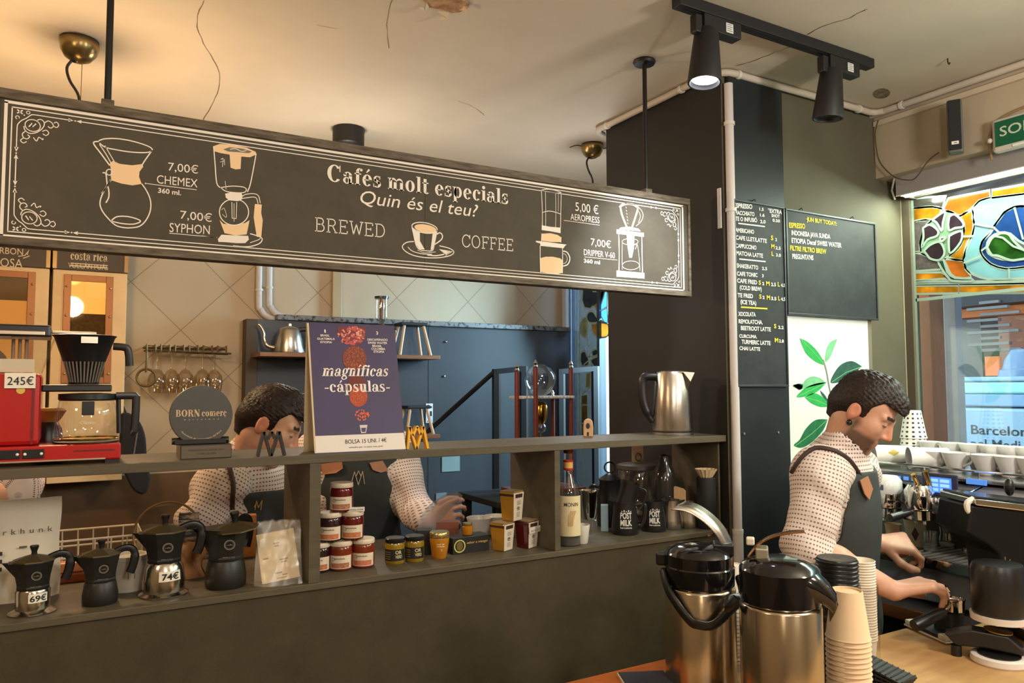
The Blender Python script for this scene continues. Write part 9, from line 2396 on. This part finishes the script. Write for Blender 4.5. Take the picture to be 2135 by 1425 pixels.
J = {'head': CV(742, 812, 2.58), 'neck': CV(748, 895, 2.62), 'chest': CV(750, 1010, 2.62), 'hip': CV(748, 1250, 2.64),
     'sR': CV(660, 945, 2.60), 'sL': CV(828, 942, 2.66), 'eR': CV(650, 1085, 2.56), 'wR': CV(690, 1175, 2.36), 'eL': CV(862, 1062, 2.58), 'wL': CV(898, 1092, 2.40),
     'hR': (rt*0.5-bk_*0.6, V((0, 0, 1)), rt*0.8), 'hL': (rt*0.8-bk_*0.3+V((0, 0, 0.45)), V((0, 0, 0.6))-bk_*0.9, V((0, 0, 1))*0.9+rt*-0.2), 'cuffL': 0.75}
t, o, so, ao = person('barista in black apron wrapping something in clear film, face hidden by the purple poster', J, 0.0052, -104, -104, 15, hs=0.92, curlL=0.9, bib=0.115)
f10 = zc(640, 940, 5.09)
M_em = mat('emblem_silver', (190, 180, 160), 0.6)
for a, b in (((470, 350), (505, 225)), ((505, 225), (545, 365)), ((545, 365), (590, 220)), ((590, 220), (610, 355)), ((520, 275), (548, 215)), ((548, 215), (575, 280))):
    band('emblem', ao, o, t, f10([a, b]), 0.0014, M_em)
patch('leather_tab', ao, o, t, f10([(165, 140), (380, 120), (390, 190), (320, 240), (180, 255)]), M_tan, 0.010)
patch('leather_tab', ao, o, t, f10([(655, 130), (790, 110), (850, 215), (770, 235), (690, 205)]), M_tan, 0.010)
q0 = CV(905, 1075, 2.36); w = thing('plastic_film', 'crinkled sheet of clear film held in the hand above the jars', 'film', tuple(q0))
rows = [[(868, 1112), (880, 1120), (895, 1122)], [(876, 1082), (892, 1088), (912, 1100)], [(888, 1058), (905, 1066), (925, 1078)], [(918, 1036), (930, 1048), (945, 1056)], [(946, 1022), (957, 1028), (970, 1034)]]
vs = []
for i, rw in enumerate(rows):
    for j, p in enumerate(rw): vs.append(tuple(CV(p[0], p[1], 2.30+0.03*j-0.02*abs(i-2)+0.01*((i+j) % 2))-q0))
MB().add(vs, [(i*3+j, i*3+j+1, i*3+j+4, i*3+j+3) for i in range(4) for j in range(2)]).build('sheet', glass('cling_film', (246, 246, 246), 0.5, 0.12, 0.30), w, smooth=True, sub=2, angle=180)
CV = lambda px, py, D: at(px, py, D=D)
J = {'head': CV(-50, 800, 2.40), 'neck': CV(-45, 890, 2.44), 'chest': CV(-42, 1030, 2.44), 'hip': CV(-45, 1250, 2.46),
     'sR': CV(-150, 960, 2.42), 'sL': CV(30, 965, 2.46), 'eR': CV(-165, 1110, 2.38), 'wR': CV(-110, 1200, 2.25), 'eL': CV(38, 1010, 2.26), 'wL': CV(-60, 1060, 2.16),
     'hR': (rt*0.6-bk_*0.5, V((0, 0, 1)), rt*0.8), 'hL': (rt*-0.9-bk_*0.2, V((0, 0, 1)), V((0, 0, 1))-bk_*0.4), 'cuffL': 0.1}
person('person almost hidden by the red coffee machine, only a patterned elbow showing', J, 0.007, -120, -110, 10)
